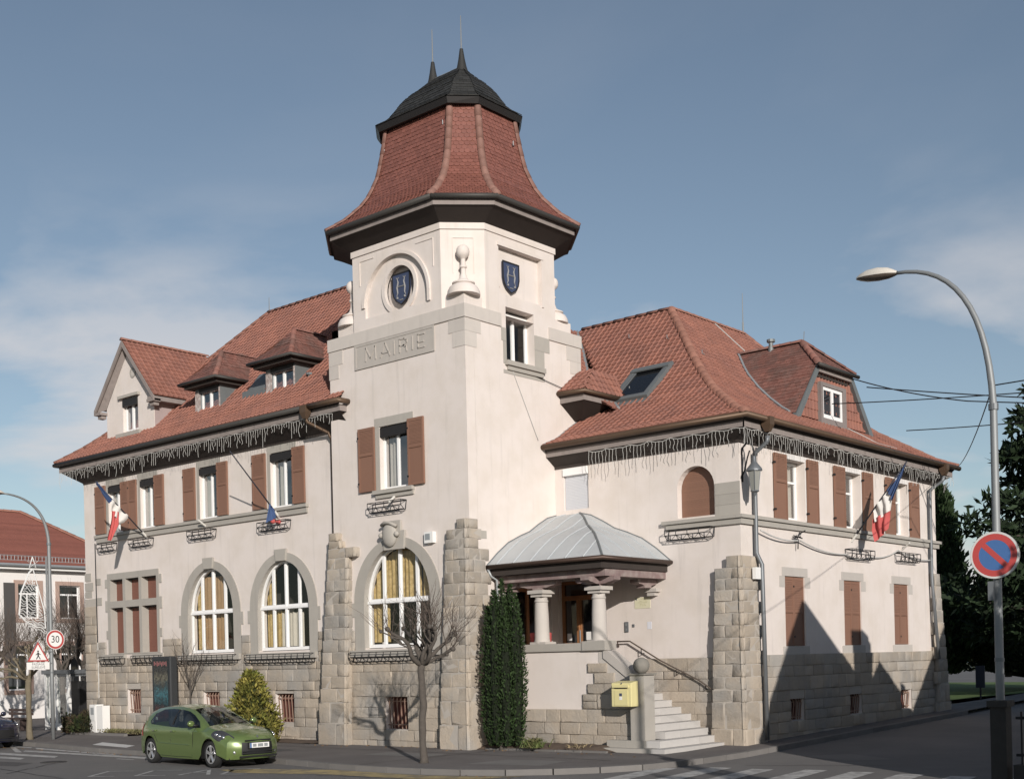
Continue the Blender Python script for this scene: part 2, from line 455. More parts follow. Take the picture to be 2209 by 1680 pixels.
def put_stone(T0, u0, u1, z0, z1, out, parent, back=.0):
    """T0 = ('F', y) or ('S', x) wall plane"""
    k, c = T0
    S = Matrix.Diagonal((u1 - u0, out + back, z1 - z0, 1))
    if k == 'F': M = Matrix.Translation((u0, c + back, z0)) @ S
    else: M = Matrix.Translation((c - back, u0, z0)) @ Matrix.Rotation(pi / 2, 4, 'Z') @ S
    STONES.put(M, parent, sqrt((u1 - u0) * (z1 - z0)))
def courses(T0, u0, u1, z0, z1, parent, h=.30, w=(.38, .75), out=.05, holes=(), gap=.007, seed=0, trim=None):
    r = random.Random(seed); z = z0; nrow = max(1, round((z1 - z0) / h)); hh = (z1 - z0) / nrow
    edges = [z0 + hh * i + (r.uniform(-.05, .05) if 0 < i < nrow else 0) for i in range(nrow + 1)]
    for j in range(nrow):
        za, zb = edges[j], edges[j + 1]
        a, b = (u0, u1) if trim is None else trim((za + zb) / 2)
        segs = [(a, b)]
        for (ha, hb, hz0, hz1) in holes:
            if hz1 <= za + .03 or hz0 >= zb - .03: continue
            ns = []
            for s0, s1 in segs:
                if hb <= s0 or ha >= s1: ns.append((s0, s1)); continue
                if ha > s0 + .03: ns.append((s0, ha))
                if hb < s1 - .03: ns.append((hb, s1))
            segs = ns
        for s0, s1 in segs:
            u = s0
            while u < s1 - 1e-6:
                wd = r.uniform(*w)
                if s1 - u - wd < w[0] * .6: wd = s1 - u
                put_stone(T0, u + gap / 2, min(s1, u + wd) - gap / 2, za + gap / 2, zb - gap / 2, out * r.uniform(.5, 1.35), parent)
                u += wd

def unit_tile():
    """interlocking tile: flat pan and raised roll; x = width, y = up slope, z = out; unit exposure"""
    b = MB()
    cs = [(0, .012), (.62, .012), (.72, .045), (.9, .045), (1.0, .012)]
    up = [(x, 1.12, z - .004) for x, z in cs]; lo = [(x, 0, z + .022) for x, z in cs]; bt = [(x, 0, -.01) for x, z in cs]
    b.add(up + lo + bt, [(5 + i, 6 + i, 1 + i, i) for i in range(4)] + [(10 + i, 11 + i, 6 + i, 5 + i) for i in range(4)])
    me = bpy.data.meshes.new('tile'); me.from_pydata(b.v, [], b.f); me.materials.append(TILE); return me
def unit_scale(m, rounded=True):
    b = MB()
    cs = [(0.02, .30), (.10, .13), (.27, .03), (.5, 0), (.73, .03), (.90, .13), (.98, .30)] if rounded else [(.01, .02), (.5, 0), (.99, .02)]
    n = len(cs)
    lo = [(x, y, .019) for x, y in cs]; bt = [(x, y, -.004) for x, y in cs]
    top = [(.98, 1.25, .002), (.02, 1.25, .002)]
    b.add(lo + top + bt, [tuple(range(n + 2))] + [(n + 2 + i, n + 3 + i, i + 1, i) for i in range(n - 1)])
    me = bpy.data.meshes.new('tile'); me.from_pydata(b.v, [], b.f); me.materials.append(m); return me
U_TILE = unit_tile()
def tile_mat(m):
    me = U_TILE.copy(); me.materials.clear(); me.materials.append(m); return me
U_TILE_D = tile_mat(TILE_D)
T_MAIN = Pieces('tile', [U_TILE], 170, 'tile')
T_DARK = Pieces('tile', [unit_scale(TILE_D, False)], 20, 'tile')
T_SCALE = Pieces('tile', [unit_scale(TILE_T)], 100, 'tile')

def lerpn(xs, ys, x):
    return float(np.interp(x, xs, ys))
def slope(name, Lp, Rp, pieces, exp, width, parent, deck=TILE_DECK, stagger=0.0, smin=.0, eps=.02):
    """ruled roof slope between polylines Lp, Rp (eave first); deck mesh plus rows of tiles"""
    Lp = [Vector(p) for p in Lp]; Rp = [Vector(p) for p in Rp]
    b = MB(); n = len(Lp)
    b.add([p for p in Lp] + [p for p in Rp], [(i, n + i, n + i + 1, i + 1) for i in range(n - 1)])
    o = b.build(name, deck, parent)
    if pieces is None: return o
    mid = [(l + r) / 2 for l, r in zip(Lp, Rp)]
    U = (Rp[0] - Lp[0]).normalized()
    Ts = []
    for i in range(n - 1):
        d = mid[i + 1] - mid[i]; d = d - U * d.dot(U); Ts.append(d)
    acc = [0]
    for d in Ts: acc.append(acc[-1] + d.length)
    rows = max(1, int(round(acc[-1] / exp))); e = acc[-1] / rows
    org = Lp[0].dot(U)
    for r in range(rows):
        s = r * e; sm = s + e * .5
        i = min(n - 2, max(k for k in range(n - 1) if acc[k] <= s + 1e-6)); t = (s - acc[i]) / (acc[i + 1] - acc[i])
        im = min(n - 2, max(k for k in range(n - 1) if acc[k] <= sm + 1e-6)); tm = (sm - acc[im]) / (acc[im + 1] - acc[im])
        l = Lp[i].lerp(Lp[i + 1], t); q = Rp[i].lerp(Rp[i + 1], t)
        lm = Lp[im].lerp(Lp[im + 1], tm); qm = Rp[im].lerp(Rp[im + 1], tm)
        T = Ts[i].normalized() if tm >= 0 else Ts[i].normalized()
        T = Ts[im].normalized()
        Nn = U.cross(T).normalized()
        a = min(l.dot(U), q.dot(U)); bb = max(l.dot(U), q.dot(U))
        a2 = lm.dot(U); b2 = qm.dot(U)
        if b2 < a2: a2, b2 = b2, a2
        k0 = math.floor((a2 - org) / width - stagger * (r % 2)) - 1
        base = l - U * l.dot(U)
        u = org + (k0 + stagger * (r % 2)) * width
        while u < b2:
            ua = max(u, a2); ub = min(u + width, b2)
            if ub - ua > width * .18:
                p = base + U * ua + Nn * (.003 + .008 * rnd.random())
                M = Matrix(((U.x * (ub - ua), T.x * e, Nn.x, p.x), (U.y * (ub - ua), T.y * e, Nn.y, p.y), (U.z * (ub - ua), T.z * e, Nn.z, p.z), (0, 0, 0, 1)))
                pieces.put(M, o, sqrt((ub - ua) * e) * (1 if ub - ua > width * .8 else .3))
            u += width
    return o
def cap_mesh(r=.09, L=.36, m=None):
    b = MB(); n = 6
    for y, rr in ((0, r * 1.08), (L, r * .95)):
        for k in range(n + 1):
            t = pi * k / n; b.v.append((-rr * cos(t), y, rr * sin(t) * .9))
    fs = [(i, i + 1, n + 2 + i, n + 1 + i) for i in range(n)] + [tuple(range(n, -1, -1))]
    me = bpy.data.meshes.new('ridge_tile'); me.from_pydata(b.v, [], fs); me.materials.append(m or RIDGE)
    me.polygons.foreach_set('use_smooth', [True] * len(me.polygons)); return me
CAPS = {}
CAP_COUNT = [0]
def caps(path, parent, r=.09, L=.36, up=(0, 0, 1), m=None):
    P = [Vector(p) for p in path]
    key = (r, L, (m or RIDGE).name)
    if key not in CAPS: CAPS[key] = cap_mesh(r, L + .03, m)
    acc = [0]
    for i in range(len(P) - 1): acc.append(acc[-1] + (P[i + 1] - P[i]).length)
    n = max(1, int(acc[-1] / L))
    def at(s):
        s = min(max(s, 0), acc[-1]); i = min(len(P) - 2, max(k for k in range(len(P) - 1) if acc[k] <= s + 1e-9))
        return P[i].lerp(P[i + 1], (s - acc[i]) / max(1e-9, acc[i + 1] - acc[i]))
    for k in range(n):
        p = at(acc[-1] * k / n); q = at(acc[-1] * (k + 1) / n)
        y = (q - p).normalized(); upv = Vector(up); x = y.cross(upv).normalized(); z = x.cross(y)
        o = link('ridge_tile', CAPS[key], parent)
        o.matrix_basis = Matrix(((x.x, y.x, z.x, p.x), (x.y, y.y, z.y, p.y), (x.z, y.z, z.z, p.z), (0, 0, 0, 1)))
        CAP_COUNT[0] += 1
# ------------------------------------------------------------------ town hall
HALL = thing('town_hall', 'cream rendered town hall with red tiled roofs and a square tower under a black cap', 'town hall', (0, 0, 0))
F0, FW, FA, S0, S6 = FRONT(0), FRONT(.33), FRONT(3.65), SIDE(0), SIDE(6.0)

def ring_ellipse(c, a, zs, b, n=20): return [(c + a * cos(pi * i / n), zs + b * sin(pi * i / n)) for i in range(n + 1)]

# --- openings
WIN_W = [(-17.97, -17.06), (-15.92, -15.01), (-12.42, -11.40), (-8.68, -7.57)]
GRID_U = [(-17.97, -17.12), (-16.98, -16.10), (-15.96, -15.02)]
ARCH_W = [(-11.97, 1.25), (-8.21, 1.25)]
CEL_W = [(-17.0, -16.12, .75, 1.6), (-12.45, -11.52, .7, 1.5), (-8.68, -7.76, .55, 1.44)]
holes_w = [rect(a, b, 7.17, 8.89) for a, b in WIN_W]
for a, b in GRID_U: holes_w += [rect(a, b, 4.73, 5.53), rect(a, b, 2.87, 4.52)]
holes_w += [archpts(c, a, 2.76, 4.08, 1.47) for c, a in ARCH_W]
holes_w += [rect(a, b, c, d) for a, b, c, d in CEL_W]
MB().holed(rect(-19.63, -5.4, -.4, 9.3), holes_w, FW, -.34, 0).build('wall', PLASTER, HALL)

REC_C, REC_A = -2.565, 1.25
front_out = [(-5.4, -.4), (0, -.4), (0, 11.72), (-.82, 11.72), (-.82, 14.16), (-4.32, 14.16), (-4.32, 11.72), (-5.4, 11.72)]
holes_f = [rect(-3.36, -2.19, 7.15, 8.93), archpts(-2.81, 1.33, 2.72, 4.06, 1.52), rect(-3.36, -2.44, .45, 1.38), archpts(REC_C, REC_A, 12.06, 12.36, 1.24)]
MB().holed(front_out, holes_f, F0, -.34, 0).build('wall', PLASTER, HALL)
side_out = [(.345, -.4), (4.95, -.4), (4.95, 11.72), (3.83, 11.72), (3.83, 14.16), (.86, 14.16), (.86, 11.72), (.345, 11.72)]
MB().holed(side_out, [rect(1.66, 2.86, 10.5, 11.97), rect(1.42, 3.22, 12.3, 13.58), rect(1.75, 3.35, 1.85, 4.3)], S0, -.34, 0).build('wall', PLASTER, HALL)
b = MB(); b.box(-5.39, -5.05, .345, 4.94, -.4, 11.715); b.box(-5.04, -.35, 4.6, 4.94, -.4, 11.715)
b.builds('wall', PLASTER, HALL, .02)
holes_a = [rect(.31, 1.18, 6.5, 7.68), archpts(4.69, .57, 5.93, 6.68, .57, 14), rect(.06, 1.26, 1.83, 4.5)]
MB().holed(rect(.002, 6.0, -.4, 7.9), holes_a, FA, -.34, 0).build('wall', PLASTER, HALL)
WIN_S = [(6.06, 7.15), (9.48, 10.60), (12.86, 13.94)]
GF_S = [(5.88, 7.0), (9.35, 10.47), (12.74, 13.83)]
CEL_S = [(5.96, 6.78, .5, 1.08), (9.5, 10.32, .5, 1.08), (12.95, 13.85, .5, 1.09)]
holes_s = [rect(a, b, 5.92, 7.54) for a, b in WIN_S] + [rect(a, b, 2.5, 4.38) for a, b in GF_S] + [rect(*q) for q in CEL_S]
MB().holed(rect(3.995, 16.1, -.4, 7.9), holes_s, S6, -.34, 0).build('wall', PLASTER, HALL)
# far and inner walls that close the building
b = MB(); b.box(-19.62, -19.28, .68, 10.7, -.4, 9.3); b.box(-19.27, -5.4, 10.36, 10.7, -.4, 9.3)
b.builds('wall', PLASTER, HALL, .02)
b = MB(); b.box(-5.4, 5.65, 15.75, 16.09, -.4, 7.9); b.box(-5.4, -5.06, 10.72, 15.74, -.4, 7.9)
b.builds('wall', PLASTER, HALL, .02)
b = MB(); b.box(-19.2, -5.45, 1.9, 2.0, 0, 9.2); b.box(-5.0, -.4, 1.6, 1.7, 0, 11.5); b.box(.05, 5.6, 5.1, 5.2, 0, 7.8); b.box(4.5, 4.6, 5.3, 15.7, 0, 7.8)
b.builds('dark_room_screen', ROOM, HALL)  # added screens behind the windows; room darkness is put into their colour
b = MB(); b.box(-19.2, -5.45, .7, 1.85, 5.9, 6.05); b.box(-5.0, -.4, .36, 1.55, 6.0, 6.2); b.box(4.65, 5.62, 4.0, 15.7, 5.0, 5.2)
b.builds('dark_room_slab', ROOM, HALL)  # slabs added to keep the rooms dark

# --- upper stage of the tower
OC = (-2.57, 2.345)
def octo(hx, hy, a, bb, c=OC):
    return [(c[0] + a, c[1] - hy), (c[0] + hx, c[1] - bb), (c[0] + hx, c[1] + bb), (c[0] + a, c[1] + hy), (c[0] - a, c[1] + hy), (c[0] - hx, c[1] + bb), (c[0] - hx, c[1] - bb), (c[0] - a, c[1] - hy)]
WO = octo(2.57, 2.345, 1.75, 1.485)
b = MB()
for i in (0, 2, 3, 4, 5, 6):
    p, q = WO[i], WO[(i + 1) % 8]
    b.add([(*p, 11.70), (*q, 11.70), (*q, 14.16), (*p, 14.16)], [(0, 1, 2, 3)])
b.add([(*p, 14.17) for p in WO], [tuple(range(8))])
b.add([(-5.39, .004, 11.722), (-.004, .004, 11.722), (-.004, 4.93, 11.722), (-5.39, 4.93, 11.722)], [(0, 1, 2, 3)])
b.build('tower_stage', PLASTER, HALL)
# recess backs and mouldings
b = MB()
b.holed(archpts(REC_C, REC_A + .03, 12.03, 12.36, 1.27), [[(-2.47 + .60 * cos(2 * pi * i / 32), 12.68 + .62 * sin(2 * pi * i / 32)) for i in range(32)]], F0, -.16, -.08)
b.holed([(-2.47 + .66 * cos(2 * pi * i / 32), 12.68 + .68 * sin(2 * pi * i / 32)) for i in range(32)], [], F0, -.32, -.25)
b.build('arched_recess', PLASTER, HALL)
b = MB()
o_ = ring_ellipse(REC_C, REC_A + .10, 12.36, 1.34, 28); i_ = ring_ellipse(REC_C, REC_A, 12.36, 1.24, 28)
b.prism(o_ + i_[::-1], F0, -.05, .055)
b.bx(F0, REC_C + REC_A, REC_C + REC_A + .10, 12.06, 12.358, -.05, .055)
rr = [(-2.47 + .70 * cos(2 * pi * i / 40), 12.68 + .72 * sin(2 * pi * i / 40)) for i in range(40)]
ri = [(-2.47 + .585 * cos(2 * pi * i / 40), 12.68 + .605 * sin(2 * pi * i / 40)) for i in range(40)]
b.holed(rr, [ri], F0, -.1, -.03)
b.builds('moulding', PLASTER, HALL)
b = MB(); b.bx(S0, 1.38, 3.26, 12.26, 13.62, -.3, -.13); b.build('panel_recess', PLASTER, HALL)
b = MB()
b.bx(S0, 1.36, 3.30, 13.585, 13.68, -.02, .05); b.bx(S0, 3.225, 3.30, 12.25, 13.583, -.02, .03)
b.bx(F0, -4.35, -.80, 13.88, 14.1, 0, .035); b.bx(S0, .84, 3.86, 13.88, 14.1, 0, .035)
c0, c1 = (-.82, 0), (0, .86)
b.add([(-.80, -.036, 13.88), (.036, .84, 13.88), (.036, .84, 14.1), (-.80, -.036, 14.1), (-.82, .03, 13.88), (-.03, .86, 13.88)], [(0, 1, 2, 3), (0, 4, 5, 1)])
# raised spandrel and chamfer panels
for p in ([(-4.02, 13.72), (-3.42, 13.72), (-3.42, 13.70), (-4.02, 13.70)], [(-4.02, 13.70), (-4.00, 13.70), (-4.00, 13.02), (-4.02, 13.02)], [(-1.74, 13.72), (-1.08, 13.72), (-1.08, 13.70), (-1.74, 13.70)], [(-1.10, 13.70), (-1.08, 13.70), (-1.08, 12.95), (-1.10, 12.95)]):
    b.prism([(p[3]), (p[2]), (p[1]), (p[0])], F0, 0, .02)
ch = lambda t, z, o: (-.82 + .82 * t + o * .72, .86 * t - o * .70, z)
for t0, t1, z0, z1 in ((.27, .76, 13.64, 13.67), (.745, .76, 12.7, 13.64), (.27, .285, 12.7, 13.64)): b.bx(ch, t0, t1, z0, z1, 0, .02)
b.builds('moulding', PLASTER, HALL)
# string course under the stage and corner pedestals
b = MB()
b.bx(F0, -5.44, .04, 11.38, 11.735, 0.0, .04)
b.bx(S0, .0, 1.44, 11.38, 11.735, 0.0, .04); b.bx(S0, 3.50, 4.99, 11.38, 11.735, 0.0, .04)
b.builds('string_course', STONE_B, HALL)
ped = MB(); ped.box(-.86, -.07, .07, .86, 11.73, 12.06)
for cx, cy, mx_, my_ in ((0, 0, 1, 1), (-5.14, 0, -1, 1), (0, 4.69, 1, -1), (-5.14, 4.69, -1, -1)):
    q = MB(); x0, x1 = sorted((cx - .86 * mx_, cx - .07 * mx_)); y0, y1 = sorted((cy + .07 * my_, cy + .86 * my_)); q.box(x0, x1, y0, y1, 11.73, 12.06)
    if mx_ < 0: q.box(-5.33, -5.15, .05, .9, 11.73, 12.0)
    q.build('pedestal', PLASTER, HALL)
FIN = None
for cx, cy in ((-.30, .32), (-4.74, .36), (-.42, 4.24), (-4.74, 4.3)):
    if FIN is None:
        q = MB()
        q.lathe([(.45, 0), (.44, .1), (.38, .22), (.27, .29), (.31, .31), (.31, .34), (.2, .38), (.11, .46), (.07, .6), (.065, .72), (.1, .75), (.1, .79), (.07, .82), (.065, .97), (.085, 1.0), (.14, 1.045), (.172, 1.10), (.182, 1.17), (.172, 1.24), (.14, 1.30), (.085, 1.34), (.005, 1.355)], n=20)
        FIN = q.build('corner_finial', PLASTER, HALL, smooth=True, angle=35)
        FIN.location = (cx, cy, 12.05)
    else:
        o = FIN.copy(); COL.objects.link(o); o.location = (cx, cy, 12.05)
# shields
def shield(T, u, z, w, h, o):
    pts = [(-.5, .5), (-.5, -.02), (-.44, -.2), (-.3, -.36), (0, -.5), (.3, -.36), (.44, -.2), (.5, -.02), (.5, .5)]
    P = [(u + x * w, z + y * h) for x, y in pts]
    b = MB(); b.prism(P, T, o, o + .05)
    s = b.build('shield', BLUE_SH, HALL)
    r = MB(); Q = [(u + x * w * 1.06, z + y * h * 1.05) for x, y in pts]
    r.holed(Q, [[(u + x * w * .96, z + y * h * .965) for x, y in pts]], T, o + .045, o + .065)
    r.build('rim', DARKBOX, s)
    f = MB()
    for sx in (-1, 1):      # two upright fish joined by a bar, small roundels beneath
        cx = u + sx * w * .2
        f.tube([T(cx + sx * .01, z + h * .34, o + .06), T(cx - sx * .035 * w, z + h * .22, o + .06), T(cx + sx * .03 * w, z + h * .05, o + .06), T(cx, z - h * .12, o + .06), T(cx + sx * .06 * w, z - h * .22, o + .06)], [.010, .022, .025, .018, .008], 6)
        f.tube([T(cx - .07 * w, z + h * .38, o + .06), T(cx, z + h * .33, o + .06), T(cx + .07 * w, z + h * .38, o + .06)], .012, 5)
        f.tube([T(cx, z - h * .24, o + .06), T(cx + sx * .02, z - h * .30, o + .06)], .03, 6)
    f.tube([T(u - w * .2, z + h * .08, o + .06), T(u + w * .2, z + h * .08, o + .06)], .014, 5)
    for k in (-1, 0, 1): f.tube([T(u + k * .07 * w, z - h * .36, o + .06), T(u + k * .07 * w + .01, z - h * .34, o + .06)], .018, 6)
    f.build('emblem', SILVER_SH, s)
shield(F0, -2.47, 12.66, .68, .86, -.17)
shield(S0, 1.98, 12.82, .66, .82, -.10)
q = MB(); q.prism([(-1.31 + 3.35 - .0, 0)] * 0 or [(1.5, 12.62), (1.56, 12.5), (1.62, 12.6)], S0, -.13, -.10); q.build('moulding', PLASTER, HALL)

# --- tower roof
CZ = [14.57, 14.72, 14.97, 15.46, 15.78, 16.29, 16.77, 17.25, 17.66]
CS = [0, .13, .333, .61, .728, .852, .914, .963, 1.0]
OC2 = (-2.59, 2.32)
lev = []
for z, s in zip(CZ, CS):
    lev.append((octo(3.34 - 1.50 * s, 2.98 - 1.68 * s, 2.07 - .80 * s, 1.75 - .98 * s, OC2), z))
for i in range(8):
    j = (i + 1) % 8
    # seen from outside the left edge of face i (going ccw) is corner i
    Lp = [(*o8[i], z) for o8, z in lev]; Rp = [(*o8[j], z) for o8, z in lev]
    slope('tower_roof', Lp, Rp, T_SCALE if i in (7, 0, 1, 6) else None, .122, .150, HALL, stagger=.5)
CAPR = bpy.data.objects.new('tower_hip', None)
for i in (0, 1, 2, 6, 7):
    c = OC2
    pth = []
    for o8, z in lev:
        x, y = o8[i]; d = Vector((x - c[0], y - c[1], 0)).normalized() * .0
        pth.append((x, y, z + .0))
    d = Vector((pth[0][0] - c[0], pth[0][1] - c[1], 0)).normalized()
    caps(pth, HALL, .10, .33, up=(d.x, d.y, .45), m=mat('pale_hip_tile', (.225, .122, .098), .7, noise=.15, nscale=4, rand=.12, bump=.2))
# cove, fascia, gutter
wl = [(*p, 14.03) for p in octo(2.575, 2.35, 1.75, 1.485)]; fb = [(*p, 14.33) for p in octo(3.16, 2.82, 2.04, 1.70, OC2)]
ft = [(*p, 14.50) for p in octo(3.20, 2.86, 2.05, 1.71, OC2)]; f2 = [(*p, 14.33) for p in octo(3.20, 2.86, 2.05, 1.71, OC2)]; dk = [(*p, 14.56) for p in octo(3.1, 2.76, 2.0, 1.68, OC2)]
def band(A, B, name, m, par=HALL):
    q = MB(); n = len(A); q.add(A + B, [(i, (i + 1) % n, n + (i + 1) % n, n + i) for i in range(n)]); return q.build(name, m, par)
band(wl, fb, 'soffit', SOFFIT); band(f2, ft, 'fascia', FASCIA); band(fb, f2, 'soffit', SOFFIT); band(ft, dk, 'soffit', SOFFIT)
g = octo(3.30, 2.95, 2.06, 1.74, OC2)
q = MB(); q.tube([(*p, 14.535) for p in g] + [(*g[0], 14.535)], .075, 8); q.build('gutter', GUTTER_D, HALL, smooth=True)
# slate cap
cl = [(.62 + 1.44 * s_, .05 + 1.51 * s_, .58 + .85 * s_, .03 + .88 * s_, 17.84 + 1.56 * h_) for s_, h_ in ((1, 0), (.87, .07), (.73, .20), (.65, .32), (.57, .44), (.47, .56), (.36, .67), (.23, .77), (.09, .90), (0, 1))]
capl = [([(*p, z) for p in octo(a, c, d, e, (-2.62, 2.34))]) for a, c, d, e, z in cl]
T_SL = Pieces('slate', [unit_scale(SLATE, False)], 60, 'slate')
for i in range(8):
    j = (i + 1) % 8
    slope('tower_cap', [l[i] for l in capl], [l[j] for l in capl], T_SL if i in (7, 0, 1, 6) else None, .13, .2, HALL, deck=SLATE, stagger=.5)
q = MB(); q.add([v for v in capl[-1]], [tuple(range(8))]); q.tube([(-3.22, 2.34, 19.40), (-2.02, 2.34, 19.40)], .05, 6); q.build('cap_ridge', ZINC_P, HALL)
eb = [(*p, 17.66) for p in octo(1.96, 1.50, 1.38, .88, (-2.60, 2.34))]; et = [(*p, 17.82) for p in octo(2.05, 1.56, 1.42, .91, (-2.62, 2.34))]
inn = [(*p, 17.72) for p in octo(1.78, 1.25, 1.24, .74, OC2)]
band(eb, et, 'cap_fascia', DARKBOX); band(inn, eb, 'cap_soffit', SOFFIT)
for x in (-2.04, -3.20):
    q = MB(); q.lathe([(.21, -.16), (.14, .06), (.095, .28), (.05, .58)], (x, 2.34, 19.36), 10); sp = q.build('spire', SLATE, HALL, smooth=True, angle=40)
    q = MB(); q.tube([(x, 2.34, 19.86), (x, 2.34, 20.9)], [.022, .012], 6); q.build('lightning_rod', STEEL, sp)
# snow hooks on the tower roof
for x, y, z in ((-1.55, 1.02, 17.2), (-3.9, 1.02, 17.05), (-.66, 1.62, 17.15), (-.60, 2.9, 16.9)):
    q = MB(); q.tube([(x, y, z), (x + .05, y - .10, z - .02), (x + .05, y - .10, z + .09)], .016, 5); q.build('roof_hook', STEEL, HALL)

# --- quoins and dressed stone on the tower
def quoin(T, u0, u1, z0, z1, o=.012, m=STONE_S):
    q = MB(); q.bx(T, u0, u1, z0, z1, 0, o); return q.build('quoin', m, HALL)
quoin(F0, -.58, .012, 11.03, 11.375, .014, STONE_B); quoin(F0, -.44, .012, 10.63, 11.025, .014, STONE_B)
quoin(S0, .0, .62, 11.03, 11.375, .012, STONE_B); quoin(S0, .0, .45, 10.63, 11.025, .012, STONE_B)
quoin(F0, -5.42, -4.82, 10.97, 11.375, .014, STONE_B); quoin(F0, -5.42, -5.0, 10.57, 10.965, .014, STONE_B)
quoin(S0, 4.30, 4.97, 10.95, 11.375, .012, STONE_B); quoin(S0, 4.46, 4.97, 10.58, 10.945, .012, STONE_B)
quoin(S0, 1.45, 1.655, 11.02, 11.375); quoin(S0, 2.865, 3.52, 10.99, 11.40, .013); quoin(S0, 2.865, 3.28, 10.40, 10.985)
quoin(S0, 1.52, 1.655, 10.40, 11.015)
q = MB(); q.bx(S0, 1.58, 3.22, 10.36, 10.49, -.28, .12); q.bx(S0, 1.66, 3.18, 10.24, 10.355, 0, .06); q.bx(S0, 1.52, 3.28, 10.14, 10.235, 0, .013)
q.build('sill', STONE_S, HALL)
# name plaque
q = MB(); q.bx(F0, -4.27, -1.12, 10.69, 11.365, 0, .022); pl = q.build('name_plaque', PLAQUE_M, HALL)
q = MB(); q.holed(rect(-4.29, -1.10, 10.67, 11.375), [rect(-4.22, -1.17, 10.74, 11.31)], F0, .02, .034); q.build('plaque_border', PLAQUE_M, pl)
LET = {'M': [[(0, 0), (.04, 1), (.42, .18), (.80, 1), (.84, 0)]], 'A': [[(0, 0), (.38, 1), (.76, 0)], [(.12, .30), (.64, .30)]], 'I': [[(0, 0), (0, 1)]],
       'R': [[(0, 0), (0, 1), (.38, 1), (.56, .86), (.56, .66), (.38, .5), (0, .5)], [(.30, .5), (.50, .36), (.56, 0)]], 'E': [[(.5, 1), (0, 1), (0, 0), (.5, 0)], [(0, .42), (.42, .42)]]}
u = -3.83
for chh, adv in (('M', .62), ('A', .55), ('I', .22), ('R', .50), ('I', .22), ('E', .45)):
    q = MB()
    for st in LET[chh]:
        for (x0, y0), (x1, y1) in zip(st, st[1:]):
            a = Vector((u + x0 * .50, 10.86 + y0 * .36)); c = Vector((u + x1 * .50, 10.86 + y1 * .36)); d = (c - a).normalized(); nrm = Vector((-d.y, d.x)) * .019
            a2 = a - d * .012; c2 = c + d * .012
            q.prism([tuple(a2 - nrm), tuple(c2 - nrm), tuple(c2 + nrm), tuple(a2 + nrm)], F0, .02, .042)
    q.build('letter', MAIRIE_M, pl)
    u += adv

# --- window builder: frame is the part, panes and blinds are its sub-parts
def window(T, u0, u1, z0, z1, rec, cols=2, trans=None, fw=.06, blind=0.0, curtain=None, glass=GLASS, surround=None, sides=(1, 1)):
    q = MB(); o0, o1 = -rec - .06, -rec
    q.bx(T, u0, u0 + fw, z0, z1, o0, o1); q.bx(T, u1 - fw, u1, z0, z1, o0, o1)
    q.bx(T, u0 + fw, u1 - fw, z0, z0 + fw * 1.2, o0, o1 + .002); q.bx(T, u0 + fw, u1 - fw, z1 - fw, z1, o0, o1)
    for k in range(1, cols):
        c = u0 + (u1 - u0) * k / cols; q.bx(T, c - fw * .62, c + fw * .62, z0 + fw * 1.2, z1 - fw, o0, o1 + .008)
    if trans:
        q.bx(T, u0 + fw, u1 - fw, trans - fw * .4, trans + fw * .4, o0 + .01, o1 - .004)
    w = q.build('window', PVC, HALL)
    for k in range(cols):
        a = u0 + (u1 - u0) * k / cols + fw * .5; c = u0 + (u1 - u0) * (k + 1) / cols - fw * .5
        zz = [z0 + fw, z1 - fw] if not trans else [z0 + fw, trans, z1 - fw]
        for za, zb in zip(zz, zz[1:]):
            p = MB(); p.add([T(a, za, -rec - .03), T(c, za, -rec - .03), T(c, zb, -rec - .03), T(a, zb, -rec - .03)], [(0, 1, 2, 3)])
            p.build('pane', glass, w)
    if blind:
        p = MB(); p.bx(T, u0 - .0, u1 + .0, z1 - blind, z1 + .0, -rec + .01, -rec + .14); p.build('roller_blind_box', DARKBOX, w)
    if curtain:
        for a, c, m in curtain: drape(T, a, c, z0 + fw, z1 - fw, -rec - .16, m, w)
    return w
def drape(T, a, c, z0, z1, o, m, par, top=None):
    q = MB(); n = max(6, int((c - a) / .035)); vs = []
    for i in range(n + 1):
        u = a + (c - a) * i / n; w = .045 * sin(i * 1.25 + a) + .02 * sin(i * .5 + a * 3)
        zt = z1 if top is None else min(z1, top(u))
        vs += [T(u, z0, o + w), T(u, zt, o + w * .8)]
    q.add(vs, [(2 * i, 2 * i + 2, 2 * i + 3, 2 * i + 1) for i in range(n)])
    return q.build('curtain', m, par, smooth=True)
SHM = {}
